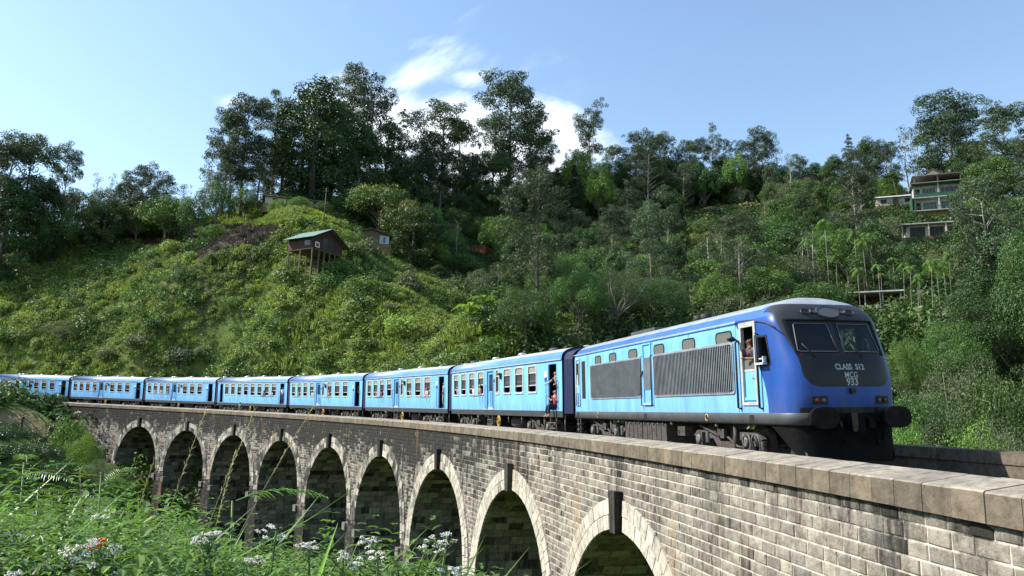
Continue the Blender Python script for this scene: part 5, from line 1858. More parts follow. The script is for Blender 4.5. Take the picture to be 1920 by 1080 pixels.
TREES = {k: [tree_mesh(k, 100 * i + 11 * j) for j in range(n)] for i, (k, n) in enumerate((('euc', 5), ('dense', 3), ('broad', 4), ('light', 3), ('grey', 3), ('flower', 2), ('slim', 3), ('conifer', 2)))}
FINE = {k: [tree_mesh(k, 900 + 10 * i, True)] for i, k in enumerate(('broad', 'grey', 'light', 'dense'))}
TREES['palm'] = [palm_mesh(s) for s in (3, 8, 21)]
TREES['banana'] = [banana_mesh(s) for s in (4, 9)]
NAMES = dict(euc='eucalyptus_tree', dense='dark_evergreen_tree', broad='broadleaf_tree', light='light_green_tree', grey='grey_green_tree', flower='flowering_tree', slim='slender_tree', conifer='conifer_tree', palm='areca_palm', banana='banana_plant')
LAB = dict(euc='tall open eucalyptus tree', dense='dense dark evergreen tree', broad='round-crowned green broadleaf tree', light='bright light-green leafy tree',
           grey='bushy grey-green tree', flower='yellow-topped flowering tree', slim='thin-stemmed sparse young tree', conifer='dark pointed conifer tree',
           palm='slim areca palm with pale trunk', banana='broad-leaved banana plant')


def zone_words(x, y, d, u):
    if u < 360: return ('on the slope behind the far end of the viaduct', 'left hill') if d < 175 else ('on the low ridge beyond the scrub slope', 'left ridge')
    if u < 700: return ('on the crest above the green-roofed stilt hut', 'hut hill')
    if u < 1060: return ('on the wooded slope behind the red-walled building', 'red wall slope') if d < 190 else ('on the ridge above the red-walled building', 'middle ridge')
    if u < 1560: return ('on the wooded slope rising behind the locomotive', 'locomotive slope') if d < 195 else ('on the ridge by the bare red earth bank', 'red bank ridge')
    if d < 75: return ('just beyond the outer parapet ahead of the locomotive', 'parapet bushes')
    return ('below the white flat-roofed house', 'palm slope') if d < 150 else ('around the three-storey green-trimmed house', 'guest house slope')


tree_count = {}
SIZES = dict(euc=(17, 27), dense=(11, 19), broad=(8.5, 11.5), light=(8, 11), grey=(7.5, 10), flower=(9, 12), slim=(11, 16), conifer=(13, 20), palm=(10, 14), banana=(3.7, 4.3))


def put_tree(kind, x, y, H, width=1., var=None, label=None, sink=.25, lean=0.):
    V = TREES[kind]; t, c, h0 = V[var if var is not None else random.randrange(len(V))]
    if kind in FINE and math.hypot(x, y) < 90: t, c, h0 = FINE[kind][0]
    z = float(gz(x, y)) - sink
    s = H / h0
    o = empty(NAMES[kind], (x, y, z), (lean * random.uniform(-1, 1), lean * random.uniform(-1, 1), random.uniform(0, 6.28)), (s * width, s * width, s))
    link('trunk' if kind != 'banana' else 'stem', t, o); link({'palm': 'fronds', 'banana': 'leaves'}.get(kind, 'crown'), c, o)
    u = project((x, y, z))[0]; d = math.hypot(x, y)
    w, g = zone_words(x, y, d, u)
    lo, hi = SIZES[kind]; sz = 'low ' if H < lo else 'very tall ' if H > hi else ''
    tag(o, label or f'{sz}{LAB[kind].replace("tall ", "") if sz else LAB[kind]} {w}', 'palm' if kind == 'palm' else 'banana plant' if kind == 'banana' else 'tree', f'{NAMES[kind].replace("_", " ")}s, {g}')
    tree_count[kind] = tree_count.get(kind, 0) + 1
    return o


def sky_tree(u, vtop, d, kind, wpx=None, var=None, label=None):
    """a tree of the skyline: column, top row, distance; height follows from the ground below"""
    p = on_ground(u, d); H = at(u, vtop, d)[2] - p[2]
    nom = dict(euc=.40, dense=.50, broad=.85, light=.85, grey=.85, flower=.9, slim=.28, conifer=.40, palm=.3)[kind]
    w = 1.
    if wpx: w = (wpx * d / FPX) / (nom * H)
    return put_tree(kind, p[0], p[1], max(H, 4), min(max(w, .5), 1.9), var, label)


HOUSES = [  # u0, u1, v0, v1, distance : kept free of trees in front
    (530, 640, 425, 512, 118), (640, 730, 420, 466, 140), (490, 615, 362, 394, 163), (870, 925, 450, 490, 172), (866, 930, 565, 602, 124),
    (1712, 1800, 312, 402, 180), (1695, 1800, 415, 455, 164), (1645, 1712, 365, 392, 190), (1595, 1690, 515, 590, 120), (1295, 1425, 375, 408, 220), (470, 600, 392, 430, 160), (1545, 1790, 440, 640, 118)]


def blocks_house(x, y, z, H, r):
    d = math.hypot(x, y)
    u, vb, _ = project((x, y, z)); _, vt, _ = project((x, y, z + H)); w = r * FPX / d
    for u0, u1, v0, v1, hd in HOUSES:
        if d < hd + 2 and u + w > u0 and u - w < u1 and vt < v1 and vb > v0 - 2: return True
    return False


# the hill crest and ridge line, left to right
for a in [(18, 256, 166, 'euc', 95, 0), (-40, 262, 166, 'euc', 90, 2), (88, 273, 172, 'euc', 48, 3), (50, 330, 166, 'dense', 80), (-15, 330, 162, 'dense', 90), (120, 345, 176, 'broad', 60), (148, 320, 198, 'slim', 24),
          (176, 322, 192, 'slim', 22), (205, 330, 174, 'dense', 50), (238, 308, 170, 'euc', 62, 1), (262, 315, 176, 'euc', 50, 4), (300, 372, 166, 'broad', 60), (318, 340, 172, 'slim', 40), (362, 296, 150, 'slim', 46, 0), (340, 350, 150, 'broad', 50), (80, 380, 166, 'broad', 80), (165, 385, 168, 'dense', 60),
          (392, 208, 172, 'euc', 70, 2), (432, 183, 170, 'euc', 90, 0), (484, 186, 176, 'euc', 75, 3), (410, 250, 168, 'euc', 60, 4), (460, 262, 172, 'euc', 70, 1), (505, 250, 180, 'dense', 70), (385, 330, 160, 'broad', 60), (440, 345, 164, 'light', 50),
          (566, 143, 171, 'dense', 150, 0), (600, 190, 184, 'dense', 140, 1), (545, 200, 182, 'dense', 110, 2), (636, 124, 190, 'euc', 95, 1), (672, 165, 192, 'euc', 90, 3), (655, 230, 184, 'dense', 100, 0), (705, 215, 194, 'dense', 100, 2), (735, 198, 200, 'conifer', 60),
          (700, 318, 158, 'flower', 130, 0), (745, 350, 152, 'flower', 95, 1), (660, 340, 164, 'broad', 80), (757, 300, 186, 'dense', 70),
          (815, 205, 200, 'euc', 120, 4), (792, 250, 196, 'euc', 90, 1), (848, 232, 202, 'euc', 80, 2), (775, 290, 190, 'dense', 70), (948, 153, 210, 'euc', 120, 0), (985, 205, 212, 'euc', 90, 3), (915, 230, 208, 'euc', 70, 2), (1010, 262, 214, 'euc', 70, 1), (880, 290, 205, 'dense', 70), (930, 290, 200, 'dense', 80), (1000, 310, 206, 'dense', 70),
          (1108, 206, 220, 'euc', 66, 4), (1080, 270, 212, 'light', 60), (1122, 300, 205, 'light', 60), (1060, 300, 214, 'dense', 60), (1192, 258, 222, 'euc', 70, 1), (1240, 254, 222, 'euc', 66, 2), (1215, 280, 206, 'euc', 80, 3), (1160, 300, 214, 'dense', 60), (1270, 290, 222, 'dense', 60),
          (1300, 268, 226, 'euc', 60, 0), (1342, 252, 228, 'euc', 60, 4), (1385, 280, 224, 'light', 50), (1362, 290, 226, 'dense', 60), (1325, 300, 222, 'broad', 60), (1440, 248, 226, 'euc', 58, 3), (1466, 262, 230, 'slim', 36), (1415, 268, 228, 'euc', 50, 1), (1500, 325, 228, 'broad', 60), (1540, 305, 226, 'dense', 60), (1480, 310, 226, 'dense', 50),
          (1610, 246, 222, 'conifer', 50), (1645, 256, 220, 'dense', 60), (1580, 290, 224, 'dense', 60), (1680, 270, 216, 'euc', 50, 0), (1720, 238, 214, 'slim', 44), (1742, 232, 212, 'slim', 44), (1765, 262, 206, 'conifer', 40), (1812, 182, 208, 'euc', 115, 3), (1785, 230, 210, 'euc', 80, 0), (1848, 258, 196, 'dense', 80), (1886, 280, 176, 'broad', 90), (1925, 195, 184, 'euc', 90, 2), (1900, 262, 180, 'euc', 80, 4), (1700, 320, 196, 'palm', 40), (1680, 330, 198, 'light', 50), (1655, 325, 204, 'broad', 60),
          (1868, 335, 92, 'euc', 96, 1), (1960, 400, 80, 'broad', 140), (2000, 250, 170, 'euc', 100, 3)]:
    sky_tree(a[0], a[1], a[2], a[3], a[4], a[5] if len(a) > 5 else None)

# round bushes standing out of the scrub on the open hill
def bush_mesh(leaf, seed):
    r = np.random.default_rng(seed); cl = []
    for i in range(15):
        d = r.normal(size=3); d /= np.linalg.norm(d); d[2] = abs(d[2])
        cl.append((*(d * np.array([.95, .95, .8]) * r.uniform(.45, 1.0) + np.array([0, 0, .35])), r.uniform(.38, .68)))
    C, N, L, V = clump_leaves(cl, 330, .15, r, .85, .45)
    P, F, v = leaf_quads(C, N, L, L * .55, V, .1, seed)
    m = MB()
    for i in range(5): limb(m, (0, 0, -.2), cl[i][:3], .05, .015, BARK, r, 5)
    t = m.build('x'); tme = t.data; bpy.data.objects.remove(t)
    return tme, npmesh('crown', P, F, LF[leaf], v), 1.9


for i, k in enumerate(('scrub', 'broad', 'grass', 'grey')): TREES['bush_' + k] = [bush_mesh(k, 300 + 10 * i + j) for j in range(2)]
BUSHW = dict(scrub=('round green bush', 'green'), broad=('round dark-green bush', 'dark green'), grass=('rounded yellow-green bush', 'yellow-green'), grey=('grey-leaved rounded bush', 'grey-leaved'))
nb = 0; bs = []
for _ in range(900):
    if nb >= 150: break
    u, v = random.uniform(-60, 960), random.uniform(470, 700)
    h = hit(u, v, 70)
    if not h or h[3] > 175 or abs(math.hypot(h[0] - CX, h[1] - CY) - RR) < 7: continue
    if any((h[0] - p) ** 2 + (h[1] - q) ** 2 < 9 for p, q in bs) or 545 < u < 625 and 430 < v < 498: continue
    k = random.choices(['scrub', 'broad', 'grass', 'grey'], [4, 4, 3, 1.2])[0]; H = random.choice((random.uniform(1.5, 2.6), random.uniform(2.4, 4.8)))
    tme, cme, h0 = random.choice(TREES['bush_' + k]); bs.append((h[0], h[1])); nb += 1
    o = empty('hillside_bush', (h[0], h[1], h[2] - .15), (0, 0, random.uniform(0, 6.28)), (H / h0 * random.uniform(.9, 1.3), H / h0 * random.uniform(.9, 1.3), H / h0))
    link('stem', tme, o); link('crown', cme, o)
    where = 'below the stilt hut' if u > 430 else 'above the coaches past the eight-window coach' if u > 150 else 'on the slope over the last coach'
    tag(o, f"{'large ' if H > 2.9 else 'small ' if H < 2.1 else ''}{BUSHW[k][0]} {where}", 'bush', f'{BUSHW[k][1]} bushes {where}')

# named individuals
for (u, vt, d, k, w, lab) in [
    (385, 448, 136, 'broad', 52, 'small round bush tree at the edge of the dark ploughed field'),
    (120, 622, 140, 'grey', 80, 'silvery grey-green bush tree above the coaches at the viaduct end'),
    (770, 385, 146, 'dense', 105, 'dark glossy tree beside the house with the white wall panel'),
    (935, 395, 168, 'light', 85, 'bright green domed tree above the red-walled building'),
    (1000, 485, 142, 'flower', 120, 'broad tree with yellow flowering crown above the mud hut'),
    (1045, 515, 128, 'grey', 125, 'greyish bare-twigged spreading tree behind the last roof ventilators'),
    (1050, 600, 100, 'broad', 110, 'bright green low tree right behind the coach next to the locomotive'),
    (800, 468, 152, 'dense', 70, None), (842, 505, 148, 'dense', 70, None), (882, 520, 152, 'broad', 70, None), (862, 548, 140, 'dense', 60, None), (905, 556, 142, 'dense', 66, None), (935, 585, 130, 'dense', 60, None), (965, 592, 128, 'broad', 70, None), (818, 525, 140, 'dense', 44, None), (972, 540, 150, 'dense', 70, None),
    (930, 490, 150, 'dense', 90, None), (860, 470, 150, 'broad', 70, None), (1010, 600, 108, 'grey', 90, None), (1160, 545, 116, 'grey', 140, None), (1250, 560, 104, 'light', 120, None), (1220, 470, 150, 'grey', 110, None), (1110, 590, 98, 'grey', 90, None),
    (1330, 480, 120, 'broad', 150, None), (1420, 430, 140, 'broad', 130, None), (1390, 540, 92, 'grey', 150, None), (1300, 600, 84, 'grey', 110, None), (1490, 470, 120, 'grey', 140, None), (1540, 520, 100, 'broad', 120, None), (1470, 540, 84, 'broad', 110, None),
    (1710, 690, 50, 'broad', 100, None), (1790, 640, 56, 'grey', 120, None), (1870, 640, 44, 'broad', 180, None), (1900, 740, 32, 'grey', 150, None), (1800, 760, 36, 'light', 90, None), (1740, 780, 36, 'dense', 110, None), (1690, 760, 42, 'light', 70, None), (1860, 790, 28, 'broad', 120, None), (1940, 660, 52, 'dense', 120, None), (1790, 580, 80, 'broad', 110, None), (1900, 520, 84, 'grey', 130, None), (1690, 620, 76, 'light', 70, None), (165, 772, 97, 'light', 44, 'tall feathery light-green bush covering the far end of the viaduct wall'), (190, 800, 90, 'light', 40, None), (225, 850, 82, 'grey', 60, None), (255, 880, 78, 'light', 60, None), (505, 368, 155, 'light', 40, None), (590, 372, 154, 'broad', 36, None), (545, 376, 153, 'light', 30, None)]:
    sky_tree(u, vt, d, k, w, None, lab)

# areca palms on the slope under the white house
for u, vb, vt in ((1555, 600, 395), (1570, 610, 470), (1608, 610, 400), (1616, 640, 470), (1638, 650, 430), (1648, 660, 500), (1660, 620, 470), (1690, 650, 470), (1700, 660, 480), (1716, 700, 470), (1723, 690, 500), (1735, 720, 520), (1744, 700, 480), (1760, 700, 540), (1772, 690, 500), (1785, 640, 470), (1596, 560, 480), (1632, 560, 420), (1680, 560, 440), (1800, 700, 540), (1515, 560, 430), (1828, 660, 500)):
    d = 126 - (vb - 560) * .18 + random.uniform(-14, 14); x, y, z, d = on_ground(u + random.uniform(-8, 8), d)
    H = at(u, vt, d)[2] - z
    put_tree('palm', x, y, min(max(H, 8), 16) * random.uniform(.85, 1.05), random.uniform(.62, .85), sink=.2, lean=.012)
for u, vb in ((800, 372), (665, 400), (640, 420), (905, 590), (930, 560), (880, 610), (1690, 500), (1880, 470), (300, 432), (1920, 560), (1840, 720), (1700, 590)):
    h = hit(u, vb)
    if h: put_tree('banana', h[0], h[1], random.uniform(3.2, 4.6))

# a closer belt of trees along the ridge
for i in range(46):
    u = random.uniform(1040, 1700); d = random.uniform(206, 236)
    if 1290 < u < 1430 and d < 222: d = 230
    k = random.choices(['euc', 'dense', 'light', 'broad', 'slim', 'grey'], [4, 3, 1.3, 3, 1, 1])[0]
    p = on_ground(u, d); put_tree(k, p[0], p[1], random.uniform(11, 20) if k in ('euc', 'dense', 'slim') else random.uniform(8, 13), random.uniform(.85, 1.15))

# the wood itself: trees on the slopes, thinning towards the open hill
def in_poly(u, v, P):
    c = False; n = len(P)
    for i in range(n):
        (x0, y0), (x1, y1) = P[i], P[i - 1]
        if (y0 > v) != (y1 > v) and u < (x1 - x0) * (v - y0) / (y1 - y0) + x0: c = not c
    return c


HILL = [(-200, 478), (60, 470), (260, 455), (420, 405), (500, 388), (610, 385), (640, 420), (760, 470), (850, 560), (960, 665), (1000, 720), (-200, 720)]
WOOD = [(-100, 395), (330, 400), (330, 470), (-100, 500)]
WOOD2 = [(640, 380), (780, 372), (1100, 372), (1560, 380), (1960, 380), (1960, 800), (1660, 760), (1500, 600), (1180, 640), (1000, 690), (860, 560), (760, 465), (650, 425)]
spots = []
n = 0; tries = 0
while n < 290 and tries < 9000:
    tries += 1
    if random.random() < .14: u, v = random.uniform(-100, 340), random.uniform(400, 500); P = WOOD
    else: u, v = random.uniform(640, 1980), random.uniform(372, 790); P = WOOD2
    if not in_poly(u, v, P): continue
    h = hit(u, v, 28)
    if not h: continue
    x, y, z, d = h
    a = math.atan2(x - CX, y - CY); rad = math.hypot(x - CX, y - CY)
    if abs(rad - RR) < 9: continue
    sp = 3.3 + d * .015
    if any((x - p) ** 2 + (y - q) ** 2 < sp * sp for p, q in spots): continue
    k = random.choices(['broad', 'dense', 'grey', 'light', 'slim', 'euc', 'flower'], [5, 5.5, 2.4, 1.2, 1.2, 1.4, .4])[0]
    H = {'broad': random.uniform(7, 12), 'dense': random.uniform(9, 14), 'grey': random.uniform(6, 10), 'light': random.uniform(6, 11), 'slim': random.uniform(9, 15), 'euc': random.uniform(13, 19), 'flower': random.uniform(8, 11)}[k]
    if d < 80: H = min(H, 8); k = k if k not in ('euc', 'slim') else 'broad'
    if blocks_house(x, y, z, H * .95, {'euc': .18, 'slim': .12, 'dense': .24}.get(k, .38) * H): continue
    spots.append((x, y)); put_tree(k, x, y, H, random.uniform(.85, 1.2)); n += 1
# ------------------------------------------------------------------ ground cover that nobody could count
def scatter(name, P, rot, scl, idx, protos):
    """one object: points carrying instances of the prototype clumps"""
    cname = name + '_clumps'
    c = bpy.data.collections.new(cname)
    for i, me in enumerate(protos):
        o = bpy.data.objects.new(f'{i:02d}_{cname}', me); c.objects.link(o)
    me = bpy.data.meshes.new(name)
    me.vertices.add(len(P)); me.vertices.foreach_set('co', np.asarray(P, np.float32).ravel())
    for nm, ty, d in (('rot', 'FLOAT_VECTOR', rot), ('scl', 'FLOAT', scl), ('idx', 'INT', idx)):
        a = me.attributes.new(nm, ty, 'POINT')
        a.data.foreach_set('vector' if ty == 'FLOAT_VECTOR' else 'value', np.asarray(d, np.float32 if ty != 'INT' else np.int32).ravel())
    me.update()
    o = link(name, me); stuff(o)
    g = bpy.data.node_groups.new(name, 'GeometryNodeTree')
    g.interface.new_socket('Geometry', in_out='INPUT', socket_type='NodeSocketGeometry')
    g.interface.new_socket('Geometry', in_out='OUTPUT', socket_type='NodeSocketGeometry')
    N, L = g.nodes, g.links
    gi = N.new('NodeGroupInput'); go = N.new('NodeGroupOutput')
    ip = N.new('GeometryNodeInstanceOnPoints'); ci = N.new('GeometryNodeCollectionInfo')
    ci.inputs['Collection'].default_value = c; ci.inputs['Separate Children'].default_value = True; ci.inputs['Reset Children'].default_value = True
    ip.inputs['Pick Instance'].default_value = True
    def at_(n, t):
        a = N.new('GeometryNodeInputNamedAttribute'); a.data_type = t; a.inputs['Name'].default_value = n; return a.outputs['Attribute']
    L.new(gi.outputs[0], ip.inputs['Points']); L.new(ci.outputs[0], ip.inputs['Instance'])
    L.new(at_('idx', 'INT'), ip.inputs['Instance Index']); L.new(at_('rot', 'FLOAT_VECTOR'), ip.inputs['Rotation']); L.new(at_('scl', 'FLOAT'), ip.inputs['Scale'])
    L.new(ip.outputs[0], go.inputs[0])
    md = o.modifiers.new('scatter', 'NODES'); md.node_group = g
    return o


def shrub_clump(leaf, seed, rad=.7, n=170, size=.17, blobs=6, flat=.8):
    r = np.random.default_rng(seed)
    cl = [(*(r.normal(size=3) * np.array([.42, .42, .22]) * rad + np.array([0, 0, .45 * rad])), rad * r.uniform(.35, .62)) for _ in range(blobs)]
    C, N, L, V = clump_leaves(cl, n / (blobs * (rad * .5) ** 2), size, r, flat, .5)
    P, F, v = leaf_quads(C, N, L, L * .5, V, .1, seed)
    return npmesh(f'{leaf}_clump', P, F, LF[leaf], v)


def grass_clump(leaf, seed, n=90, h=.8, spread=.55, w=.035):
    r = np.random.default_rng(seed)
    P = []; F = []; V = []
    for i in range(n):
        a = r.uniform(0, 2 * pi); q = r.uniform(0, spread) ** 1.0
        b = np.array([math.cos(a) * q, math.sin(a) * q, -.05]); hh = h * r.uniform(.5, 1.15)
        d = np.array([math.cos(a), math.sin(a), 0]) * r.uniform(.05, .75) * hh + r.normal(size=3) * .06
        s = np.array([-d[1], d[0], 0]); s = s / (np.linalg.norm(s) + 1e-9) * w * r.uniform(.7, 1.4)
        mid = b + d * .35 + np.array([0, 0, hh * .62]); tip = b + d + np.array([0, 0, hh * r.uniform(.6, .95)])
        k = len(P); P += [b - s, b + s, mid + s, mid - s, tip, tip]; v = r.uniform(.1, .9)
        V += [v] * 6; F += [(k, k + 1, k + 2, k + 3), (k + 3, k + 2, k + 4, k + 5)]
    return npmesh(f'{leaf}_tuft', np.array(P), np.array(F), LF[leaf], np.array(V))


def proj_np(X, Y, Z):
    yc = Y * math.cos(TH) + Z * math.sin(TH); zc = -Y * math.sin(TH) + Z * math.cos(TH)
    a, b = FPX * X / yc, -FPX * zc / yc
    c, s = math.cos(ROLL), math.sin(ROLL)
    return 960 + a * c - b * s, 540 + a * s + b * c, yc


def in_poly_np(u, v, P):
    c = np.zeros(len(u), bool)
    for i in range(len(P)):
        (x0, y0), (x1, y1) = P[i], P[i - 1]
        if y0 == y1: continue
        t = ((y0 > v) != (y1 > v)) & (u < (x1 - x0) * (v - y0) / (y1 - y0) + x0); c ^= t
    return c


FIELD = [(250, 458), (330, 432), (400, 420), (528, 424), (530, 440), (500, 462), (420, 472), (380, 486), (300, 470)]
GRASSY = [(400, 425), (440, 400), (500, 390), (610, 388), (640, 440), (560, 440), (520, 425)]
TEA = [(-200, 772), (60, 770), (150, 775), (185, 810), (190, 860), (180, 960), (-200, 990)]


def cover():
    r = np.random.default_rng(5)
    n = 230000
    X = r.uniform(-150, 175, n); Y = r.uniform(15, 270, n)
    Z = gz(X, Y); u, v, d = proj_np(X, Y, Z)
    dist = np.hypot(X, Y)
    a = np.arctan2(X - CX, Y - CY); rad = np.hypot(X - CX, Y - CY); s = (A1 - a) * RR
    clear = (np.abs(rad - RR) > np.where(s > 105, 4.0, 5.2)) | ((s < 98) & (s > 0) & (Z < Z0 + GR * s - 8))
    view = (u > -330) & (u < 2250) & (d > 10)
    fld = in_poly_np(u, v, FIELD) & (dist > 120); tea = in_poly_np(u, v, TEA) & (dist < 112) & (dist > 55)
    hill = in_poly_np(u, v, HILL) & (dist < 185) & ~fld & (rad > RR + 4)
    gra = in_poly_np(u, v, GRASSY) & (dist > 130)
    bare = np.zeros(n)
    for x, y, q, k in BARE: bare = np.maximum(bare, k * np.clip(1.35 - np.hypot(X - x, Y - y) / q, 0, 1))
    ok = clear & view & (r.random(n) > bare * 1.1)
    hutx = hit(585, 505)
    # keep the footprints of the houses free
    for hx, hy, hr in HOUSE_XY: ok &= np.hypot(X - hx, Y - hy) > hr
    Q = np.c_[X, Y, Z]
    def emit(name, mask, protos, s0, s1, dens, sink=.1, tilt=.12, weights=None):
        k = np.nonzero(mask & (r.random(n) < dens))[0]
        P = Q[k].copy(); P[:, 2] -= sink
        rot = np.c_[r.normal(size=(len(k), 2)) * tilt, r.uniform(0, 6.28, len(k))]
        # large patches differ in size
        big = .75 + .7 * vnoise(P[:, 0] / 7, P[:, 1] / 7, 9)
        sc_ = r.uniform(s0, s1, len(k)) * big
        # patches of one species
        sel = (vnoise(P[:, 0] / 5, P[:, 1] / 5, 12) * .75 + r.random(len(k)) * .35)
        idx = np.clip((sel * len(protos)).astype(int), 0, len(protos) - 1)
        o = scatter(name, P, rot, sc_, idx, protos); return o
    hp = [grass_clump('grass', 1, 80), shrub_clump('scrub', 1), grass_clump('grass', 2, 70, .7), shrub_clump('scrub', 2, .8, 190), shrub_clump('grass', 6, .7, 150, .2), shrub_clump('broad', 3, .85, 190), shrub_clump('scrub', 9, .6, 150)]
    o = emit('hillside_scrub', ok & hill & ~gra, hp, .9, 1.75, .95)
    o['label'] = 'green scrub and tall grass covering the open hill below the stilt hut'; o['category'] = 'scrub'
    o = emit('hilltop_grass', ok & gra, [grass_clump('grass', 11, 90, .6), grass_clump('grass', 12, 90, .5), shrub_clump('grass', 13, .5, 120)], .8, 1.5, 1.)
    o['label'] = 'bright short grass on the rounded hilltop above the ploughed field'; o['category'] = 'grass'
    o = emit('field_crop', ok & fld, [shrub_clump('dry', 4, .5, 90, .16), grass_clump('dry', 5, 40, .5)], 1.0, 1.7, .9)
    o['label'] = 'brown withered crop in the ploughed field on the hilltop'; o['category'] = 'crop'
    band = ((Z + .6 * (vnoise(X / 9, Y / 9, 4) - .5)) / 1.75) % 1
    o = emit('tea_bushes', ok & tea & (band < .62), [shrub_clump('tea', 6, .75, 200, .13, 7, .7), shrub_clump('tea', 7, .7, 190, .13, 7, .65)], .95, 1.25, 1., .05, .05)
    o['label'] = 'dark clipped tea bushes in terraced rows below the sandy path'; o['category'] = 'tea bushes'
    rest = ok & ~hill & ~gra & ~fld & ~tea & (dist > 22)
    up = [shrub_clump('under', 21, 1.0, 200, .22), shrub_clump('under', 22, 1.1, 220, .24), shrub_clump('broad', 23, 1., 200, .22), shrub_clump('under', 24, 1.2, 230, .25, 8), shrub_clump('grey', 25, 1., 200, .2), shrub_clump('light', 26, .9, 190, .2)]
    o = emit('forest_undergrowth', rest & (dist > 60), up, 1.0, 2.3, .30, .2)
    o['label'] = 'dense mixed undergrowth filling the wooded slopes between the trees'; o['category'] = 'undergrowth'
    vp = [shrub_clump('scrub', 31, .9, 260, .13, 8), shrub_clump('light', 32, .9, 260, .13, 8), grass_clump('grass', 33, 120, 1.2, .6, .02), shrub_clump('broad', 34, 1., 280, .13, 8)]
    o = emit('valley_scrub', rest & (dist <= 66), vp, .8, 1.7, .8, .1)
    o['label'] = 'light green scrub in the valley beneath the viaduct arches'; o['category'] = 'scrub'
# ------------------------------------------------------------------ houses
HOUSE_XY = []
M_RED = mat('red_brown_boards', (.045, .017, .014), .75, var=.35, vscale=3, streak=6)
M_GREENR = mat('green_tin_roof', (.15, .25, .21), .5, .2, var=.25, vscale=2)
M_WOOD = mat('old_timber', (.13, .09, .06), .85, var=.4, vscale=4)
M_TINR = mat('rusty_tin_roof', (.16, .14, .13), .6, .3, var=.4, vscale=1.5)
M_WHITEW = mat('white_plaster', (.40, .40, .375), .85, var=.18, vscale=1.5)
M_CREAM = mat('cream_plaster', (.56, .50, .38), .85, var=.18, vscale=1.5)
M_REDW = mat('brick_red_wall', (.30, .075, .05), .85, var=.25, vscale=1.2)
M_MUD = mat('mud_wall', (.20, .13, .07), .95, var=.3, vscale=2, bump=.5)
M_THATCH = mat('palm_thatch', (.24, .19, .13), .95, var=.35, vscale=6, bump=.6)
M_DARKW = mat('dark_opening', (.012, .012, .014), .5)
M_WGLASS = glass_mat('house_glass', (.4, .45, .45), .7, .7, (.05, .06, .06))
M_GREENT = mat('green_trim', (.02, .085, .045), .55, var=.25, vscale=2)
M_CONC = mat('flat_roof_concrete', (.36, .355, .335), .85, var=.22, vscale=1)
M_BLACKT = mat('black_tank', (.02, .02, .022), .5)
M_BLUEC = mat('blue_cloth', (.05, .13, .38), .8)


def house(name, x, y, z, yaw, label, r):
    o = empty(name, (x, y, z), (0, 0, yaw)); tag(o, label, 'house'); HOUSE_XY.append((x, y, r)); return o


def facing(x, y, turn=0.):
    """yaw so that the local -Y side looks back at the camera, turned a little"""
    return math.atan2(y, x) - pi / 2 + turn


def window(parent, x0, x1, z0, z1, y, frame, pane=M_DARKW, bars=1):
    m = MB(); t = .07
    ring_plate(m, [(x0, z0), (x1, z0), (x1, z1), (x0, z1)], [(x0 + t, z0 + t), (x1 - t, z0 + t), (x1 - t, z1 - t), (x0 + t, z1 - t)], y - .02, y - .06, frame)
    for k in range(bars):
        xx = x0 + (x1 - x0) * (k + 1) / (bars + 1); m.box((xx - .025, y - .05, z0 + t), (xx + .025, y - .02, z1 - t), frame)
    f = m.build('window', parent); m = MB(); m.box((x0 + t, y - .03, z0 + t), (x1 - t, y - .015, z1 - t), pane); m.build('pane', f); return f


def sheet_roof(m, P, thick, matl):
    """slab from 4 corners"""
    P = [Vector(p) for p in P]; n = (P[1] - P[0]).cross(P[3] - P[0]).normalized() * thick
    a = m.verts(P); b = m.verts([p + n for p in P])
    m.face((a + 3, a + 2, a + 1, a), matl); m.face((b, b + 1, b + 2, b + 3), matl)
    for i in range(4): j = (i + 1) % 4; m.face((a + i, a + j, b + j, b + i), matl)


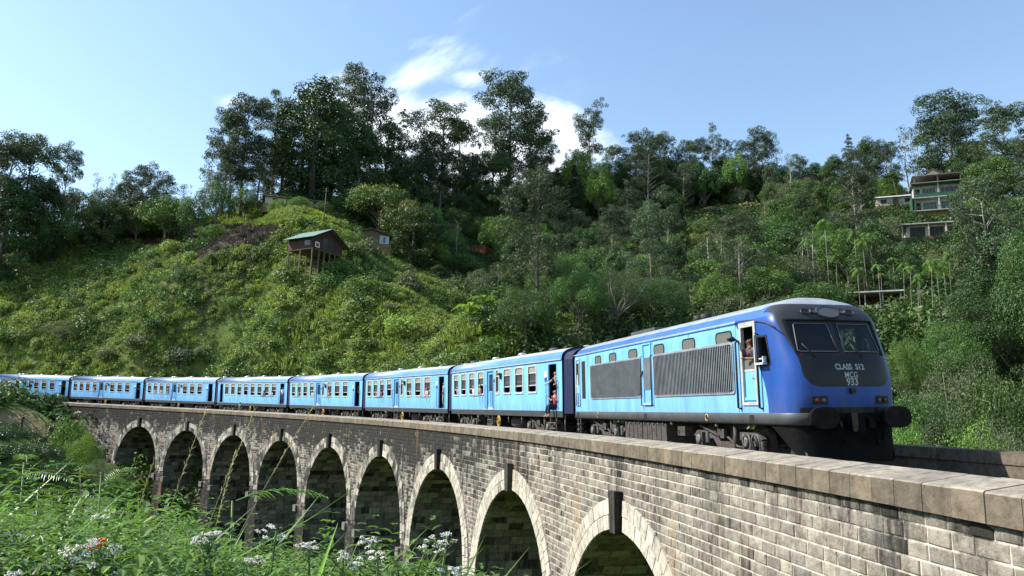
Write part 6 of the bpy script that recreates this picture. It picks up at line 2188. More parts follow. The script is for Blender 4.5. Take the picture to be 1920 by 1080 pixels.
def stilt_hut():
    h = hit(588, 512); x, y, z, d = h
    k = d / FPX                                                   # metres per photo pixel there
    fl = at(585, 476, d)[2]; ev = at(540, 452, d)[2]; rg = at(603, 435, d)[2]
    o = house('stilt_hut', x, y, fl, facing(x, y, .78), 'dark red wooden hut on tall stilts with a green tin roof on the open hill', 2.3)
    w, dp = 3.1, 2.5
    H = ev - fl
    m = MB(); nb = 22
    m.box((-w, -dp, 0), (w, dp, .12), M_WOOD)
    b = m.build('floor', o)
    # board walls
    m = MB()
    holed_side(m, -w, w, .12, H + .3, [(-1.0, -.1, .35, 2.0), (.15, 1.0, .35, 1.9)], -dp, -dp + .06, M_RED, M_DARKW)
    m.box((-w, dp - .06, .12), (w, dp, H + .3), M_RED)
    for sx in (-1, 1): m.box((sx * w - .03, -dp, .12), (sx * w + .03, dp, H + .3), M_RED)
    # gables
    R = rg - fl
    for yy in (-dp + .003, dp): m.poly([(-w, yy, H + .3), (w, yy, H + .3), (0, yy, R - .08)], M_RED)
    wl = m.build('wall', o)
    for i in range(20):
        xx = -w + .15 + i * .31
        if -1.1 < xx < 1.1: continue
        m = MB(); m.box((xx - .012, -dp - .02, .12), (xx + .012, -dp - .002, H + .25), M_WOOD); m.build('batten', wl)
    window(wl, -1.0, -.1, .35, 2.0, -dp + .02, M_WOOD, M_WGLASS); window(wl, .15, 1.0, .35, 1.9, -dp + .02, M_WOOD, M_DARKW)
    m = MB(); m.box((-w - .05, -2.0, .55), (-w - .02, -.9, 1.5), M_WGLASS); m.build('side_window', wl)
    m = MB()
    sheet_roof(m, [(-w - .75, -dp - .8, H - .1), (0, -dp - .8, R), (0, dp + .5, R), (-w - .75, dp + .5, H - .1)], .06, M_GREENR)
    sheet_roof(m, [(0, -dp - .8, R), (w + .9, -dp - .8, H - .35), (w + .9, dp + .5, H - .35), (0, dp + .5, R)], .06, M_TINR)
    m.build('roof', o)
    for xx in (-w + .1, -1.6, -.5, .6, 1.7, w - .1):
        for yy in (-dp + .1, 0, dp - .1):
            q = o.matrix_basis @ Vector((xx, yy, 0)); gzv = float(gz(q.x, q.y)) - fl - .3
            if gzv < -.1:
                m = MB(); m.box((xx - .07, yy - .07, gzv), (xx + .07, yy + .07, .0), M_WOOD); m.build('stilt', o)
    m = MB(); m.box((-w + .3, -dp - .25, .25), (-w + 1.15, -dp - .2, 1.05), M_SIGNW); m.box((-w + .4, -dp - .256, .35), (-w + 1.05, -dp - .25, .9), M_REDW); m.build('banner', o)
    return o


def gable_house(name, u, vb, d, wpx, hpx, rpx, label, wall, roof, turn=0., depth=5., openings=(), overhang=.6, extra=None):
    p = at(u, vb, d); x, y = p[0], p[1]; z = p[2]
    g = float(gz(x, y)); k = d / FPX; w = wpx * k / 2; H = hpx * k; R = rpx * k
    o = house(name, x, y, z, facing(x, y, turn), label, max(w, depth / 2) + .6)
    m = MB(); dp = depth / 2
    holed_side(m, -w, w, 0, H, [(a * w, b * w, c * H, e * H) for a, b, c, e in openings], -dp, -dp + .12, wall, M_DARKW)
    m.box((-w, dp - .1, 0), (w, dp, H), wall)
    for sx in (-1, 1): m.box((sx * w - (.1 if sx > 0 else 0), -dp + .001, 0), (sx * w + (.1 if sx < 0 else 0), dp, H), wall)
    if R > H + .05 and extra != 'ridge':
        for yy in (-dp + .003, dp): m.poly([(-w, yy, H), (w, yy, H), (0, yy, R - .05)], wall)
    wl = m.build('wall', o)
    m = MB(); m.box((-w - .3, -dp - .3, min(g - z, -.3) - 1.2), (w + .3, dp + .5, -.003), M_MUD); m.build('plinth', o)
    m = MB(); ov = overhang
    if extra == 'ridge':
        sheet_roof(m, [(-w - ov, -dp - ov, H - .1), (w + ov, -dp - ov, H - .1), (w + ov, 0, R), (-w - ov, 0, R)], .07, roof); sheet_roof(m, [(-w - ov, 0, R), (w + ov, 0, R), (w + ov, dp + ov, H - .1), (-w - ov, dp + ov, H - .1)], .07, roof)
    else:
        sheet_roof(m, [(-w - ov, -dp - ov, H - .1), (0, -dp - ov, R), (0, dp + ov, R), (-w - ov, dp + ov, H - .1)], .07, roof); sheet_roof(m, [(0, -dp - ov, R), (w + ov, -dp - ov, H - .1), (w + ov, dp + ov, H - .1), (0, dp + ov, R)], .07, roof)
    m.build('roof', o)
    for a, b, c, e in openings:
        if c > .1: window(wl, a * w, b * w, c * H, e * H, -dp + .05, M_WOOD)
        else:
            m = MB(); m.box((a * w, -dp + .06, 0), (b * w, -dp + .1, e * H), M_WOOD); m.build('door', wl)
    return o, w, H, dp


def guest_house():
    d = 180.; p = at(1760, 400, d); x, y, z = p
    k = d / FPX
    o = house('guest_house', x, y, z, facing(x, y, .12), 'three-storey white guest house with green trim and open verandas high on the slope', 7)
    W = 4.6; D = 3.0
    f1, f2, f3, top = 0., at(1760, 376, d)[2] - z, at(1760, 350, d)[2] - z, at(1760, 334, d)[2] - z
    m = MB(); g = float(gz(x, y)) - z
    m.box((-W, -D + .8, min(g, 0) - 3), (W, D, -.003), M_MUD); m.build('plinth', o)
    for i, (a, b) in enumerate(((f1, f2), (f2, f3))):
        m = MB()
        holes = [(-W + 1.6, -.4, a + .5, b - .6), (.4, W - .8, a + .5, b - .6), (-W + .35, -W + 1.2, a + .25, b - .7)]
        holed_side(m, -W, W, a + .16, b - .02, holes, -D + 1.4, -D + 1.55, M_WHITEW, M_DARKW)
        for sx in (-1, 1): m.box((sx * W - .06, -D + 1.4, a + .16), (sx * W + .06, D, b - .02), M_WHITEW)
        m.box((-W, D - .1, a + .16), (W, D, b - .02), M_WHITEW)
        wl = m.build('wall', o)
        for x0, x1, z0, z1 in holes[:2]: window(wl, x0, x1, z0, z1, -D + 1.46, M_WHITEW, M_WGLASS, 3)
        m = MB(); x0, x1, z0, z1 = holes[2]; m.box((x0, -D + 1.48, z0), (x1, -D + 1.52, z1), M_RED); m.build('door', wl)
        m = MB(); m.box((-W - .4, -D - .1, a - .02), (W + .3, D, a + .14), M_CONC); m.build('floor_slab', o)
        for xx in (-W + .1, -.1, W - .1):
            m = MB(); m.box((xx - .13, -D, a + .15), (xx + .13, -D + .26, b - .02), M_WHITEW if xx > -4 else M_GREENT); m.build('pillar', o)
        m = MB(); m.box((-W, -D - .04, a + .85), (W, -D + .04, a + .98), M_GREENT); m.box((-W, -D - .02, a + .15), (W, -D, a + .85), M_GREENT if i == 1 else M_ALU)
        if i == 0:
            m = MB(); m.box((-W, -D - .04, a + .9), (W, -D + .02, a + .98), M_GREENT)
            for q in range(24): m.box((-W + q * .4, -D - .02, a + .15), (-W + q * .4 + .04, -D + .0, a + .9), M_GREENT)
        m.build('balustrade', o)
    m = MB(); m.box((-W - .5, -D - .5, f3 - .02), (W + .7, D + .3, f3 + .14), M_GREENT); m.box((-W - .52, -D - .52, f3 + .141), (W + .72, D + .32, f3 + .2), M_CONC); m.build('roof_slab', o)
    m = MB()
    for xx in (-W + .2, 0, W - .4): m.box((xx - .09, -D + .4, f3 + .2), (xx + .09, -D + .58, top), M_WOOD)
    m.box((-W - .2, -D + .2, top), (W - .2, D, top + .12), M_TINR); m.box((-W, D - .4, f3 + .2), (W - .6, D - .3, top), M_RED)
    m.build('roof_terrace', o)
    m = MB(); rr = at(1750, 318, d)[2] - z
    m.box((-1.9, 0, top + .12), (.9, 2.4, rr - 1.0), M_CREAM)
    m.poly([(-1.9, .0, rr - 1.), (.9, .0, rr - 1.), (-.5, .0, rr)], M_CREAM)
    sheet_roof(m, [(-2.3, -.4, rr - 1.15), (-.5, -.4, rr + .06), (-.5, 2.6, rr + .06), (-2.3, 2.6, rr - 1.15)], .08, M_TINR); sheet_roof(m, [(-.5, -.4, rr + .06), (1.3, -.4, rr - 1.15), (1.3, 2.6, rr - 1.15), (-.5, 2.6, rr + .06)], .08, M_TINR)
    m.box((-1.3, -.02, top + .25), (-.4, .01, rr - 1.1), M_DARKW); m.build('roof_room', o)
    m = MB(); m.lathe((2.9, .3, top + .5), (0, 0, 1), [(0, .55), (1.1, .55), (1.3, .3), (1.35, .2)], M_BLACKT, 14); m.box((2.3, -.3, top + .12), (3.5, .9, top + .5), M_CONC); m.build('water_tank', o)
    m = MB(); m.box((-W - .55, -D - .1, f1 - 1.5), (-W - .45, -D, f3), M_GREENT)
    m.box((-W - .52, -D + .1, f1 + .3), (-W - .48, D, f2 + 1.0), M_GREENT); m.build('side_screen', o)


def flat_house():
    d = 164.; x, y, z = at(1748, 452, d)
    o = house('flat_roofed_house', x, y, z, facing(x, y, .15), 'low white house with a wide flat concrete roof below the guest house', 6)
    W, D = 4.9, 2.8; H = at(1748, 428, d)[2] - z
    m = MB(); holes = [(-W + .8, -1.5, .15, H - .35), (-.7, 1.7, .3, H - .4), (2.4, W - .6, .3, H - .5)]
    holed_side(m, -W + .2, W - .4, 0, H, holes, -D, -D + .15, M_WHITEW, M_DARKW)
    for sx in (-W + .2, W - .5): m.box((sx, -D + .001, 0), (sx + .12, D, H), M_WHITEW)
    m.box((-W + .2, D - .1, 0), (W - .4, D, H), M_WHITEW)
    wl = m.build('wall', o)
    for i, (x0, x1, z0, z1) in enumerate(holes): window(wl, x0, x1, z0, z1, -D + .06, M_RED if i != 1 else M_WOOD, M_DARKW, 2)
    m = MB(); m.box((-W - .9, -D - 1.2, H), (W + .9, D + .4, H + .22), M_CONC); m.build('roof_slab', o)
    for xx in (-W - .6, -1., 1.9):
        m = MB(); m.box((xx - .1, -D - 1.0, -.4), (xx + .1, -D - .8, H), M_CREAM); m.build('pillar', o)
    m = MB(); m.box((.2, -1.2, H + .22), (1.7, -.2, H + .75), M_CONC); m.build('roof_box', o)
    m = MB(); m.lathe((3.6, 0, H + .9), (0, 0, 1), [(0, .45), (1.0, .45), (1.15, .25)], M_BLACKT, 12)
    for a in (-.4, .4):
        for b in (-.4, .4): m.box((3.6 + a - .04, b - .04, H + .22), (3.6 + a + .04, b + .04, H + .9), M_WOOD)
    m.build('water_tank', o)
    m = MB(); g = float(gz(x, y)) - z; m.box((-W - .8, -D - 1.2, min(g, 0) - 2), (W, D, -.003), M_MUD); m.build('plinth', o)


def shed():
    d = 120.; x, y, z = at(1640, 586, d)
    o = house('open_shed', x, y, z, facing(x, y, 0), 'open concrete shed with flat grey roof and posts among the areca palms', 4)
    W, D = 3.4, 2.2; H = at(1640, 554, d)[2] - z
    m = MB(); m.box((-W - .4, -D - .6, H), (W + .5, D, H + .2), M_CONC); m.build('roof_slab', o)
    for xx in (-W, -W / 3, W / 3, W):
        m = MB(); m.box((xx - .09, -D, 0), (xx + .09, -D + .18, H), M_CONC); m.build('post', o)
    m = MB(); m.box((-W, D - .15, 0), (W, D, H), M_MUD); m.box((-W, -D + .02, .0), (W, -D + .12, .75), M_CONC); m.build('wall', o)
    m = MB(); m.box((-W - .8, -D - 1, -3), (W + .8, D, -.003), M_MUD); m.build('plinth', o)
    x, y, z = at(1632, 545, 132); o = house('upper_shed', x, y, z, facing(x, y, 0), 'small lean-to with pale tin roof just above the open concrete shed', 3)
    H = at(1632, 525, 132)[2] - z
    m = MB(); sheet_roof(m, [(-3, -1.8, H - .4), (3, -1.8, H - .35), (3, 1.4, H), (-3, 1.4, H)], .07, M_CONC); m.build('roof', o)
    m = MB(); m.box((-2.8, .8, -1), (2.8, 1.2, H - .2), M_WOOD); m.build('wall', o)
    for xx in (-2.7, 2.7):
        m = MB(); m.box((xx - .08, -1.6, -1.5), (xx + .08, -1.45, H - .38), M_WOOD); m.build('post', o)


stilt_hut()
o, w, H, dp = gable_house('hillside_house', 693, 462, 141, 66, 17, 27, 'low grey-gabled house with a white wall panel and washing beside the stilt hut', M_WOOD, M_TINR, .1, 5, ((-.8, -.45, 0, .8), (-.2, .15, .35, .8)))
m = MB(); m.box((w * .45, -dp - .12, .1), (w * .98, -dp - .02, H * .95), M_WHITEW); wp = m.build('white_panel', o)
m = MB(); m.box((w * .65, -dp - .16, .3), (w * .78, -dp - .13, H * .8), M_BLUEC); m.build('hanging_cloth', o)
o, w, H, dp = gable_house('crest_house', 552, 393, 163, 105, 14, 22, 'long white house half hidden by trees on the hill crest', M_WHITEW, M_TINR, .0, 5, ((-.75, -.6, .3, .85), (-.3, -.12, 0, .85), (.15, .32, .3, .85), (.6, .78, 0, .9)), .7, 'ridge')
gable_house('red_walled_building', 896, 486, 172, 46, 22, 24, 'small brick-red walled building among the dark trees', M_REDW, M_TINR, -.45, 4, (), .35, 'ridge')
gable_house('mud_hut', 896, 598, 124, 46, 20, 30, 'small mud-walled hut with a thatched roof at the foot of the slope', M_MUD, M_THATCH, -.4, 3.2, ((-.75, -.35, 0, .85), (.1, .8, .35, .8)), .5, 'ridge')
guest_house(); flat_house(); shed()
gable_house('white_roofed_house', 1680, 390, 190, 62, 14, 22, 'long low house with a pale tin roof beside the guest house', M_WHITEW, M_CONC, .1, 5, ((-.8, -.5, .3, .8), (-.2, .1, 0, .85), (.4, .7, .3, .8)), .5, 'ridge')
gable_house('ridge_cottage', 1516, 350, 224, 46, 12, 20, 'small green-roofed cottage under trees on the far ridge', M_WOOD, M_GREENR, .3, 4, ((-.4, .0, 0, .8),), .5)
m = MB(); h = hit(606, 432, 120); m.tube([(0, 0, -.5), (0, 0, 7.5)], [.09, .06], M_WOOD, 8); pole = m.build('pole')
o = empty('utility_pole', h[:3]); pole.parent = o; m = MB(); m.box((-.5, -.04, 6.9), (.5, .04, 7.0), M_WOOD); m.build('crossarm', o); tag(o, 'thin dark utility pole behind the green-roofed stilt hut', 'utility pole')
def earth_bank(pts, d, hh, seed):
    """raw cut bank of red earth, a ragged steep face with a rounded top"""
    r = np.random.default_rng(seed); n = 36; rows = 7; V = []; F = []
    us = np.linspace(pts[0][0], pts[-1][0], n); vs = np.interp(us, [p[0] for p in pts], [p[1] for p in pts])
    for j in range(rows):
        q = j / (rows - 1)
        for i in range(n):
            x, y, z = at(us[i], vs[i], d); e = min(1, min(i, n - 1 - i) / 5)
            k = 1 + (2.2 * q ** 1.5 + .5 * r.normal() * e) / d
            V.append((x * k, y * k, z - hh * (1 - q) * e + r.normal() * .12 - (1 - e) * 1.2))
    for j in range(rows - 1):
        for i in range(n - 1): a = j * n + i; F.append((a, a + 1, a + n + 1, a + n))
    b = len(V)
    for i in range(n): x, y, z = V[(rows - 1) * n + i]; V.append((x * 1.03, y * 1.03, z - 1.5))
    for i in range(n - 1): a = (rows - 1) * n + i; F.append((a, a + 1, b + i + 1, b + i))
    structure(link('earth_bank', npmesh('earth_bank', np.array(V), np.array(F), M_EARTH)))


for u_ in (5, 25, 45, 65, 85, 105):
    for d_ in (106, 111): q_ = on_ground(u_, d_); HOUSE_XY.append((q_[0], q_[1], 1.9))
M_EARTH = mat('red_earth', (.30, .15, .09), .95, c2=(.50, .32, .21), vscale=.9, bump=.8, bscale=4)
earth_bank([(1293, 392), (1330, 384), (1370, 380), (1428, 372)], 216, 2.6, 3); earth_bank([(1448, 384), (1490, 378)], 214, 3.2, 5)
cover()
# ------------------------------------------------------------------ people
SKIN_ = mat('brown_skin', (.16, .075, .04), .55, var=.1, vscale=9)
SKINL = mat('light_skin', (.48, .27, .19), .55, var=.08, vscale=9)
HAIR = mat('black_hair', (.012, .009, .008), .5)
CLOTH = {}


def cloth(c):
    if c not in CLOTH: CLOTH[c] = mat(f'cloth_{len(CLOTH)}', c, .85, var=.2, vscale=9)
    return CLOTH[c]


def skin_obj(name, V, E, R, m, parent, root=0, sub=1):
    me = bpy.data.meshes.new(name); me.from_pydata(V, E, []); me.materials.append(m); me.update()
    o = link(name, me, parent)
    md = o.modifiers.new('Skin', 'SKIN'); md.use_smooth_shade = True
    if not me.skin_vertices: me.attributes
    for i, r in enumerate(R):
        sv = me.skin_vertices[0].data[i]; sv.radius = (r, r) if not hasattr(r, '__len__') else r; sv.use_root = i == root
    sb = o.modifiers.new('Subdivision', 'SUBSURF'); sb.levels = sub; sb.render_levels = sub
    return o


def person(mx, label, shirt, trousers, pose='stand', skin=SKIN_, scale=1., hair_long=False, group=None, cap=None, arms=None, detail=False, legs=True):
    """mx: world matrix with feet at the origin, facing -Y. arms: ((elbow, wrist) right, (elbow, wrist) left)"""
    o = bpy.data.objects.new('person', None); col.objects.link(o); o.empty_display_size = .3
    o.matrix_world = mx @ Matrix.Scale(scale, 4)
    tag(o, label, 'person', group)
    sit = pose == 'sit'
    pz = .92 if not sit else .12
    lean = -.16 if pose == 'lean' else (-.05 if sit else 0.)
    P = (0, 0, pz); W = (0, lean * .3, pz + .16); C = (0, lean * .75, pz + .38); N_ = (0, lean, pz + .53); H1 = (0, lean - .015, pz + .62); H2 = (0, lean - .01, pz + .71)
    V = [P, W, C, N_, H1, H2]; R = [(.15, .11), (.125, .095), (.16, .105), .052, (.072, .085), (.07, .08)]; E = [(0, 1), (1, 2), (2, 3), (3, 4), (4, 5)]
    Vs = [P, W, C, (0, lean * .95, pz + .475)]; Rs = [(.162, .122), (.14, .108), (.175, .118), .075]; Es = [(0, 1), (1, 2), (2, 3)]
    arms = arms or (((-.27, .02, pz + .18), (-.26, -.08, pz - .04)), ((.27, .02, pz + .18), (.26, -.08, pz - .04)))
    for sx, (el, wr) in zip((-1, 1), arms):
        S = (sx * .19, lean * .85, pz + .45)
        wv = Vector(wr); dv = (wv - Vector(el)).normalized(); hd = wv + dv * .075
        b = len(V); V += [S, el, wr, tuple(hd)]; R += [.058, .042, .03, (.038, .026)]; E += [(2, b), (b, b + 1), (b + 1, b + 2), (b + 2, b + 3)]
        b2 = len(Vs); half = tuple((Vector(S) * .25 + Vector(el) * .75)); Vs += [S, half]; Rs += [.072, .055]; Es += [(2, b2), (b2, b2 + 1)]
        if detail:
            side = dv.cross(Vector((0, 0, 1))).normalized() if abs(dv.z) < .95 else Vector((1, 0, 0)); upv = side.cross(dv)
            for q, (off, ln) in enumerate(((-.028, .055), (-.010, .068), (.010, .064), (.027, .05))):
                k = len(V); f1 = hd + side * off + dv * ln * .6; f2 = hd + side * off * 1.1 + dv * ln + upv * -.018
                V += [tuple(f1), tuple(f2)]; R += [.009, .008]; E += [(b + 3, k), (k, k + 1)]
            k = len(V); V += [tuple(wv + side * .045 + dv * .04), tuple(wv + side * .06 + dv * .085)]; R += [.010, .009]; E += [(b + 2, k), (k, k + 1)]
    if legs:
        Vt = [P, (0, 0, pz - .05)]; Rt = [(.165, .125), (.15, .12)]; Et = [(0, 1)]
        for sx in (-1, 1):
            hip = (sx * .09, 0, pz - .06)
            if sit: kn = (sx * .12, -.40, pz + .06 + (.10 if sx > 0 else 0)); an = (sx * .12, -.43, pz - .36); toe = (sx * .13, -.56, pz - .42)
            else: kn = (sx * .10, -.03, .49); an = (sx * .10, .02, .09); toe = (sx * .11, -.12, .04)
            b = len(V); V += [hip, kn, an, toe]; R += [.085, .058, .04, .036]; E += [(0, b), (b, b + 1), (b + 1, b + 2), (b + 2, b + 3)]
            t = len(Vt); Vt += [hip, kn, tuple(Vector(an) + Vector((0, 0, .06)))]; Rt += [.10, .075, .062]; Et += [(1, t), (t, t + 1), (t + 1, t + 2)]
        skin_obj('trousers', Vt, Et, Rt, cloth(trousers), o)
    skin_obj('body', V, E, R, skin, o)
    skin_obj('shirt', Vs, Es, Rs, cloth(shirt), o)
    hz = pz + .69
    Vh = [(0, lean + .03, hz + .045), (0, lean + .055, hz - .04)]; Rh = [(.085, .085), (.072, .07)]; Eh = [(0, 1)]
    if hair_long: Vh.append((0, lean + .07, hz - .22)); Rh.append((.06, .04)); Eh.append((1, 2))
    skin_obj('hair' if not cap else 'cap', Vh, Eh, Rh, cloth(cap) if cap else HAIR, o)
    # face: eyes, nose, mouth on the front of the head
    m = MB(); fy = lean - .105
    for sx in (-1, 1): m.box((sx * .032 - .013, fy - .002, pz + .655), (sx * .032 + .013, fy + .02, pz + .667), HAIR)
    m.box((-.022, fy + .004, pz + .595), (.022, fy + .03, pz + .603), cloth((.22, .06, .05)))
    m.tube([(0, fy + .012, pz + .66), (0, fy - .012, pz + .622)], [.008, .014], skin, 6)
    m.build('face', o)
    return o


bpy.context.view_layer.update()


def in_vehicle(v, x, y, z, yaw=0.):
    """matrix at local x, y (camera side -), z above the sill, of a vehicle"""
    return v.matrix_world @ Matrix.Translation((x, y, z + ZOFF)) @ Matrix.Rotation(yaw, 4, 'Z')


M_CAMB = mat('camera_black', (.012, .012, .013), .4)


def held_camera(mx, label):
    o = bpy.data.objects.new('camera_in_hand', None)
    m = MB(); m.box((-.07, -.035, -.05), (.07, .035, .05), M_CAMB); m.lathe((0, -.03, 0), (0, -1, 0), [(0, .042), (.09, .04), (.09, .034)], M_CAMB, 12); m.box((-.025, -.03, .05), (.03, .03, .072), M_CAMB)
    ob = m.build('hand_camera'); ob.matrix_world = mx; tag(ob, label, 'camera'); return ob


def passengers():
    L = loco
    person(in_vehicle(L, 13.06 - LH, -1.22, .22), 'woman in dark patterned top leaning out of the locomotive door window', (.03, .035, .08), (.05, .05, .06), 'lean', SKIN_, .95, True, None, None,
           (((-.28, -.20, 1.12), (-.10, -.30, 1.30)), ((.26, -.20, 1.12), (.02, -.31, 1.14))), True, False)
    held_camera(in_vehicle(L, 12.74 - LH, -1.66, 1.78, 0), 'black camera held out beside the locomotive door')
    person(in_vehicle(L, 12.85 - LH, -.95, .15), 'person inside the cab holding a camera out of the locomotive door', (.06, .05, .05), (.04, .04, .05), 'lean', SKIN_, 1., False, None, None,
           (((-.28, -.30, 1.52), (-.12, -.60, 1.62)), ((.24, -.05, 1.10), (.2, -.1, .92))), True, False)
    C1 = COACH[1]; X = lambda x: x - HALF
    person(in_vehicle(C1, X(14.68), -1.18, .05), 'man in dark shirt leaning out of the coach doorway behind the locomotive', (.035, .03, .03), (.03, .03, .04), 'lean', SKINL, 1., False, None, None,
           (((-.34, -.26, 1.22), (-.52, -.36, 1.12)), ((.24, -.1, 1.15), (.28, -.3, 1.1))), True)
    person(in_vehicle(C1, X(14.62), -1.30, .05), 'passenger in red shirt and jeans sitting on the coach doorstep behind the locomotive', (.30, .02, .03), (.02, .03, .07), 'sit', SKINL, 1., False, None, None,
           (((-.30, -.10, .38), (-.42, -.2, .55)), ((.27, -.14, .36), (.30, -.28, .5))), True)
    person(in_vehicle(COACH[2], X(14.6), -1.28, .05, -.5), 'man in pale grey clothes standing in the open doorway of the second coach', (.38, .40, .44), (.22, .27, .36), 'stand', SKIN_, .98, False, None, (.06, .06, .06))
    person(in_vehicle(COACH[4], X(14.55), -1.34, .05, .4), 'man in white shirt and blue trousers in the eight-window coach doorway', (.55, .58, .62), (.03, .06, .16), 'stand', SKIN_, .98, False, None)
    # people leaning out of the windows
    rows = [(1, .95, (.25, .07, .06), SKINL, 0, 'in a rust shirt at the rearmost window of the coach behind the locomotive'), (1, 3.85, (.6, .6, .6), SKINL, 0, 'in a white shirt at the third window of the coach behind the locomotive'),
            (1, 5.2, (.10, .11, .13), SKINL, 1, 'in grey leaning out beside the middle door of the first coach'), (2, 2.3, (.30, .10, .08), SKIN_, 0, 'in a brick-red shirt at the second window of the second coach'),
            (2, 3.7, (.16, .03, .10), SKIN_, 1, 'in purple leaning far out of the second coach'), (2, 9.2, (.08, .08, .1), SKINL, 0, 'in dark blue at the window after the middle door of the second coach'), (2, 12.3, (.5, .45, .42), SKINL, 1, 'in beige with an arm out of the second coach'),
            (3, 2.2, (.12, .12, .13), SKINL, 1, 'in charcoal with an arm out near the rear of the third coach'), (3, 5.2, (.5, .5, .5), SKINL, 0, 'in light grey at the window before the middle door of the third coach'), (3, 9.1, (.2, .12, .1), SKINL, 1, 'in brown stretching an arm out of the third coach'),
            (4, 10.9, (.1, .1, .1), SKIN_, 1, 'in black with an arm out of the eight-window coach'), (4, 12.5, (.4, .4, .4), SKINL, 1, 'in grey at the last window of the eight-window coach'),
            (5, 2.3, (.5, .3, .25), SKINL, 1, 'in salmon with an arm out of the coach behind the eight-window coach'), (5, 3.8, (.4, .42, .5), SKINL, 1, 'in pale blue with an arm out of the coach behind the eight-window coach'), (5, 5.3, (.3, .3, .3), SKIN_, 1, 'in mid grey beside the middle door behind the eight-window coach'), (6, 5.2, (.4, .3, .3), SKINL, 1, 'in dusty pink with an arm out of the coach at the viaduct end')]
    for c, x, sh, sk, out, words in rows:
        pz = .92
        arms = (((-.25, -.16, 1.06), (-.22, -.42, .98)), ((.26, -.16, 1.06), (.22, -.40, .99))) if out else (((-.26, -.1, 1.08), (-.14, -.26, 1.06)), ((.26, -.1, 1.08), (.14, -.26, 1.06)))
        person(in_vehicle(COACH[c], X(x), -1.20 - .12 * out, -.22), f'passenger {words}', sh, (.05, .05, .06), 'lean', sk, .95, False, 'passengers at the coach windows', None, arms, False, False)
    # by the line
    for u, d, sh, tr, lab in ((16, 109, (.03, .05, .10), (.03, .04, .07), 'person in dark blue standing on the sandy path past the viaduct end, beside a bush'), (70, 109.5, (.03, .03, .035), (.04, .04, .05), 'person in black standing alone on the sandy path below the last coach')):
        p = on_ground(u, d); person(Matrix.Translation(p[:3]) @ Matrix.Rotation(random.uniform(-1, 1) + .3, 4, 'Z'), lab, sh, tr)
    p = tk(57.5, 2.55, RAIL - .40); person(Matrix.Translation(p) @ Matrix.Rotation(-.6, 4, 'Z'), 'person in a green shirt and white cap beside the train behind the parapet', (.03, .17, .05), (.05, .05, .05), 'stand', SKIN_, 1., False, None, (.7, .7, .68))


passengers()
# ------------------------------------------------------------------ plants in front of the camera
def leaf_blade(P, F, V, base, d, up, L, W, bend, v, n=3):
    """a pointed leaf with a midrib fold"""
    d = d / (np.linalg.norm(d) + 1e-9); s = np.cross(d, up); s /= np.linalg.norm(s) + 1e-9; nrm = np.cross(s, d)
    k = len(P)
    for i in range(n + 1):
        t = i / n
        c = base + d * L * t - np.array([0, 0, 1]) * bend * L * t * t
        w = W * .5 * math.sin(pi * min(1, .08 + t * .92)) ** .8 if i < n else .0015
        P += [c - s * w + nrm * w * .35, c, c + s * w + nrm * w * .35]; V += [v] * 3
    for i in range(n):
        a = k + 3 * i; F += [(a, a + 1, a + 4, a + 3), (a + 1, a + 2, a + 5, a + 4)]


def weed_mesh(seed, h=1., leaf='weed', stems=4, L=.11, W=.038, step=.055, spread=.22):
    r = np.random.default_rng(seed); P = []; F = []; V = []; m = MB(); tips = []
    for s in range(stems):
        a = r.uniform(0, 6.28); q = r.uniform(.02, .12)
        b = np.array([math.cos(a) * q, math.sin(a) * q, 0]); hh = h * r.uniform(.7, 1.05)
        top = b + np.array([math.cos(a) * spread * r.uniform(.3, 1.3), math.sin(a) * spread * r.uniform(.3, 1.3), hh])
        mid = (b + top) / 2 + r.normal(size=3) * .04
        cv = lambda t: (1 - t) ** 2 * b + 2 * t * (1 - t) * mid + t * t * top
        m.tube([cv(t) for t in np.linspace(0, 1, 5)], [.008, .007, .006, .005, .003], M_STEM, 5, cap=False)
        n = int(hh / step); ph = r.uniform(0, 6)
        for i in range(n):
            t = .12 + .88 * i / n; p = cv(t)
            for sg in (0, pi):
                an = ph + i * 1.57 + sg + r.uniform(-.4, .4)
                d = np.array([math.cos(an), math.sin(an), r.uniform(.1, 1.0)])
                leaf_blade(P, F, V, p, d, np.array([0, 0, 1.]), L * r.uniform(.6, 1.25) * (1.15 - .4 * t), W * r.uniform(.7, 1.25), r.uniform(.1, .6), float(np.clip(r.normal(.30 + .35 * t, .26), 0, .9)))
            if r.random() < .22 and t < .85:
                an = r.uniform(0, 6.28); e = p + np.array([math.cos(an) * .14, math.sin(an) * .14, .13])
                m.tube([p, e], [.004, .003], M_STEM, 4, cap=False)
                for q in range(5):
                    d = np.array([math.cos(an + q * 1.4), math.sin(an + q * 1.4), .4]); leaf_blade(P, F, V, p + (e - p) * (.4 + .15 * q), d, np.array([0, 0, 1.]), L * .7, W * .8, .3, float(r.uniform(.3, .9)))
        tips.append(top)
    st = m.build('x'); sme = st.data; bpy.data.objects.remove(st); sme.name = 'weed_stems'
    return sme, npmesh('weed_leaves', np.array(P), np.array(F), LF[leaf], np.array(V)), tips


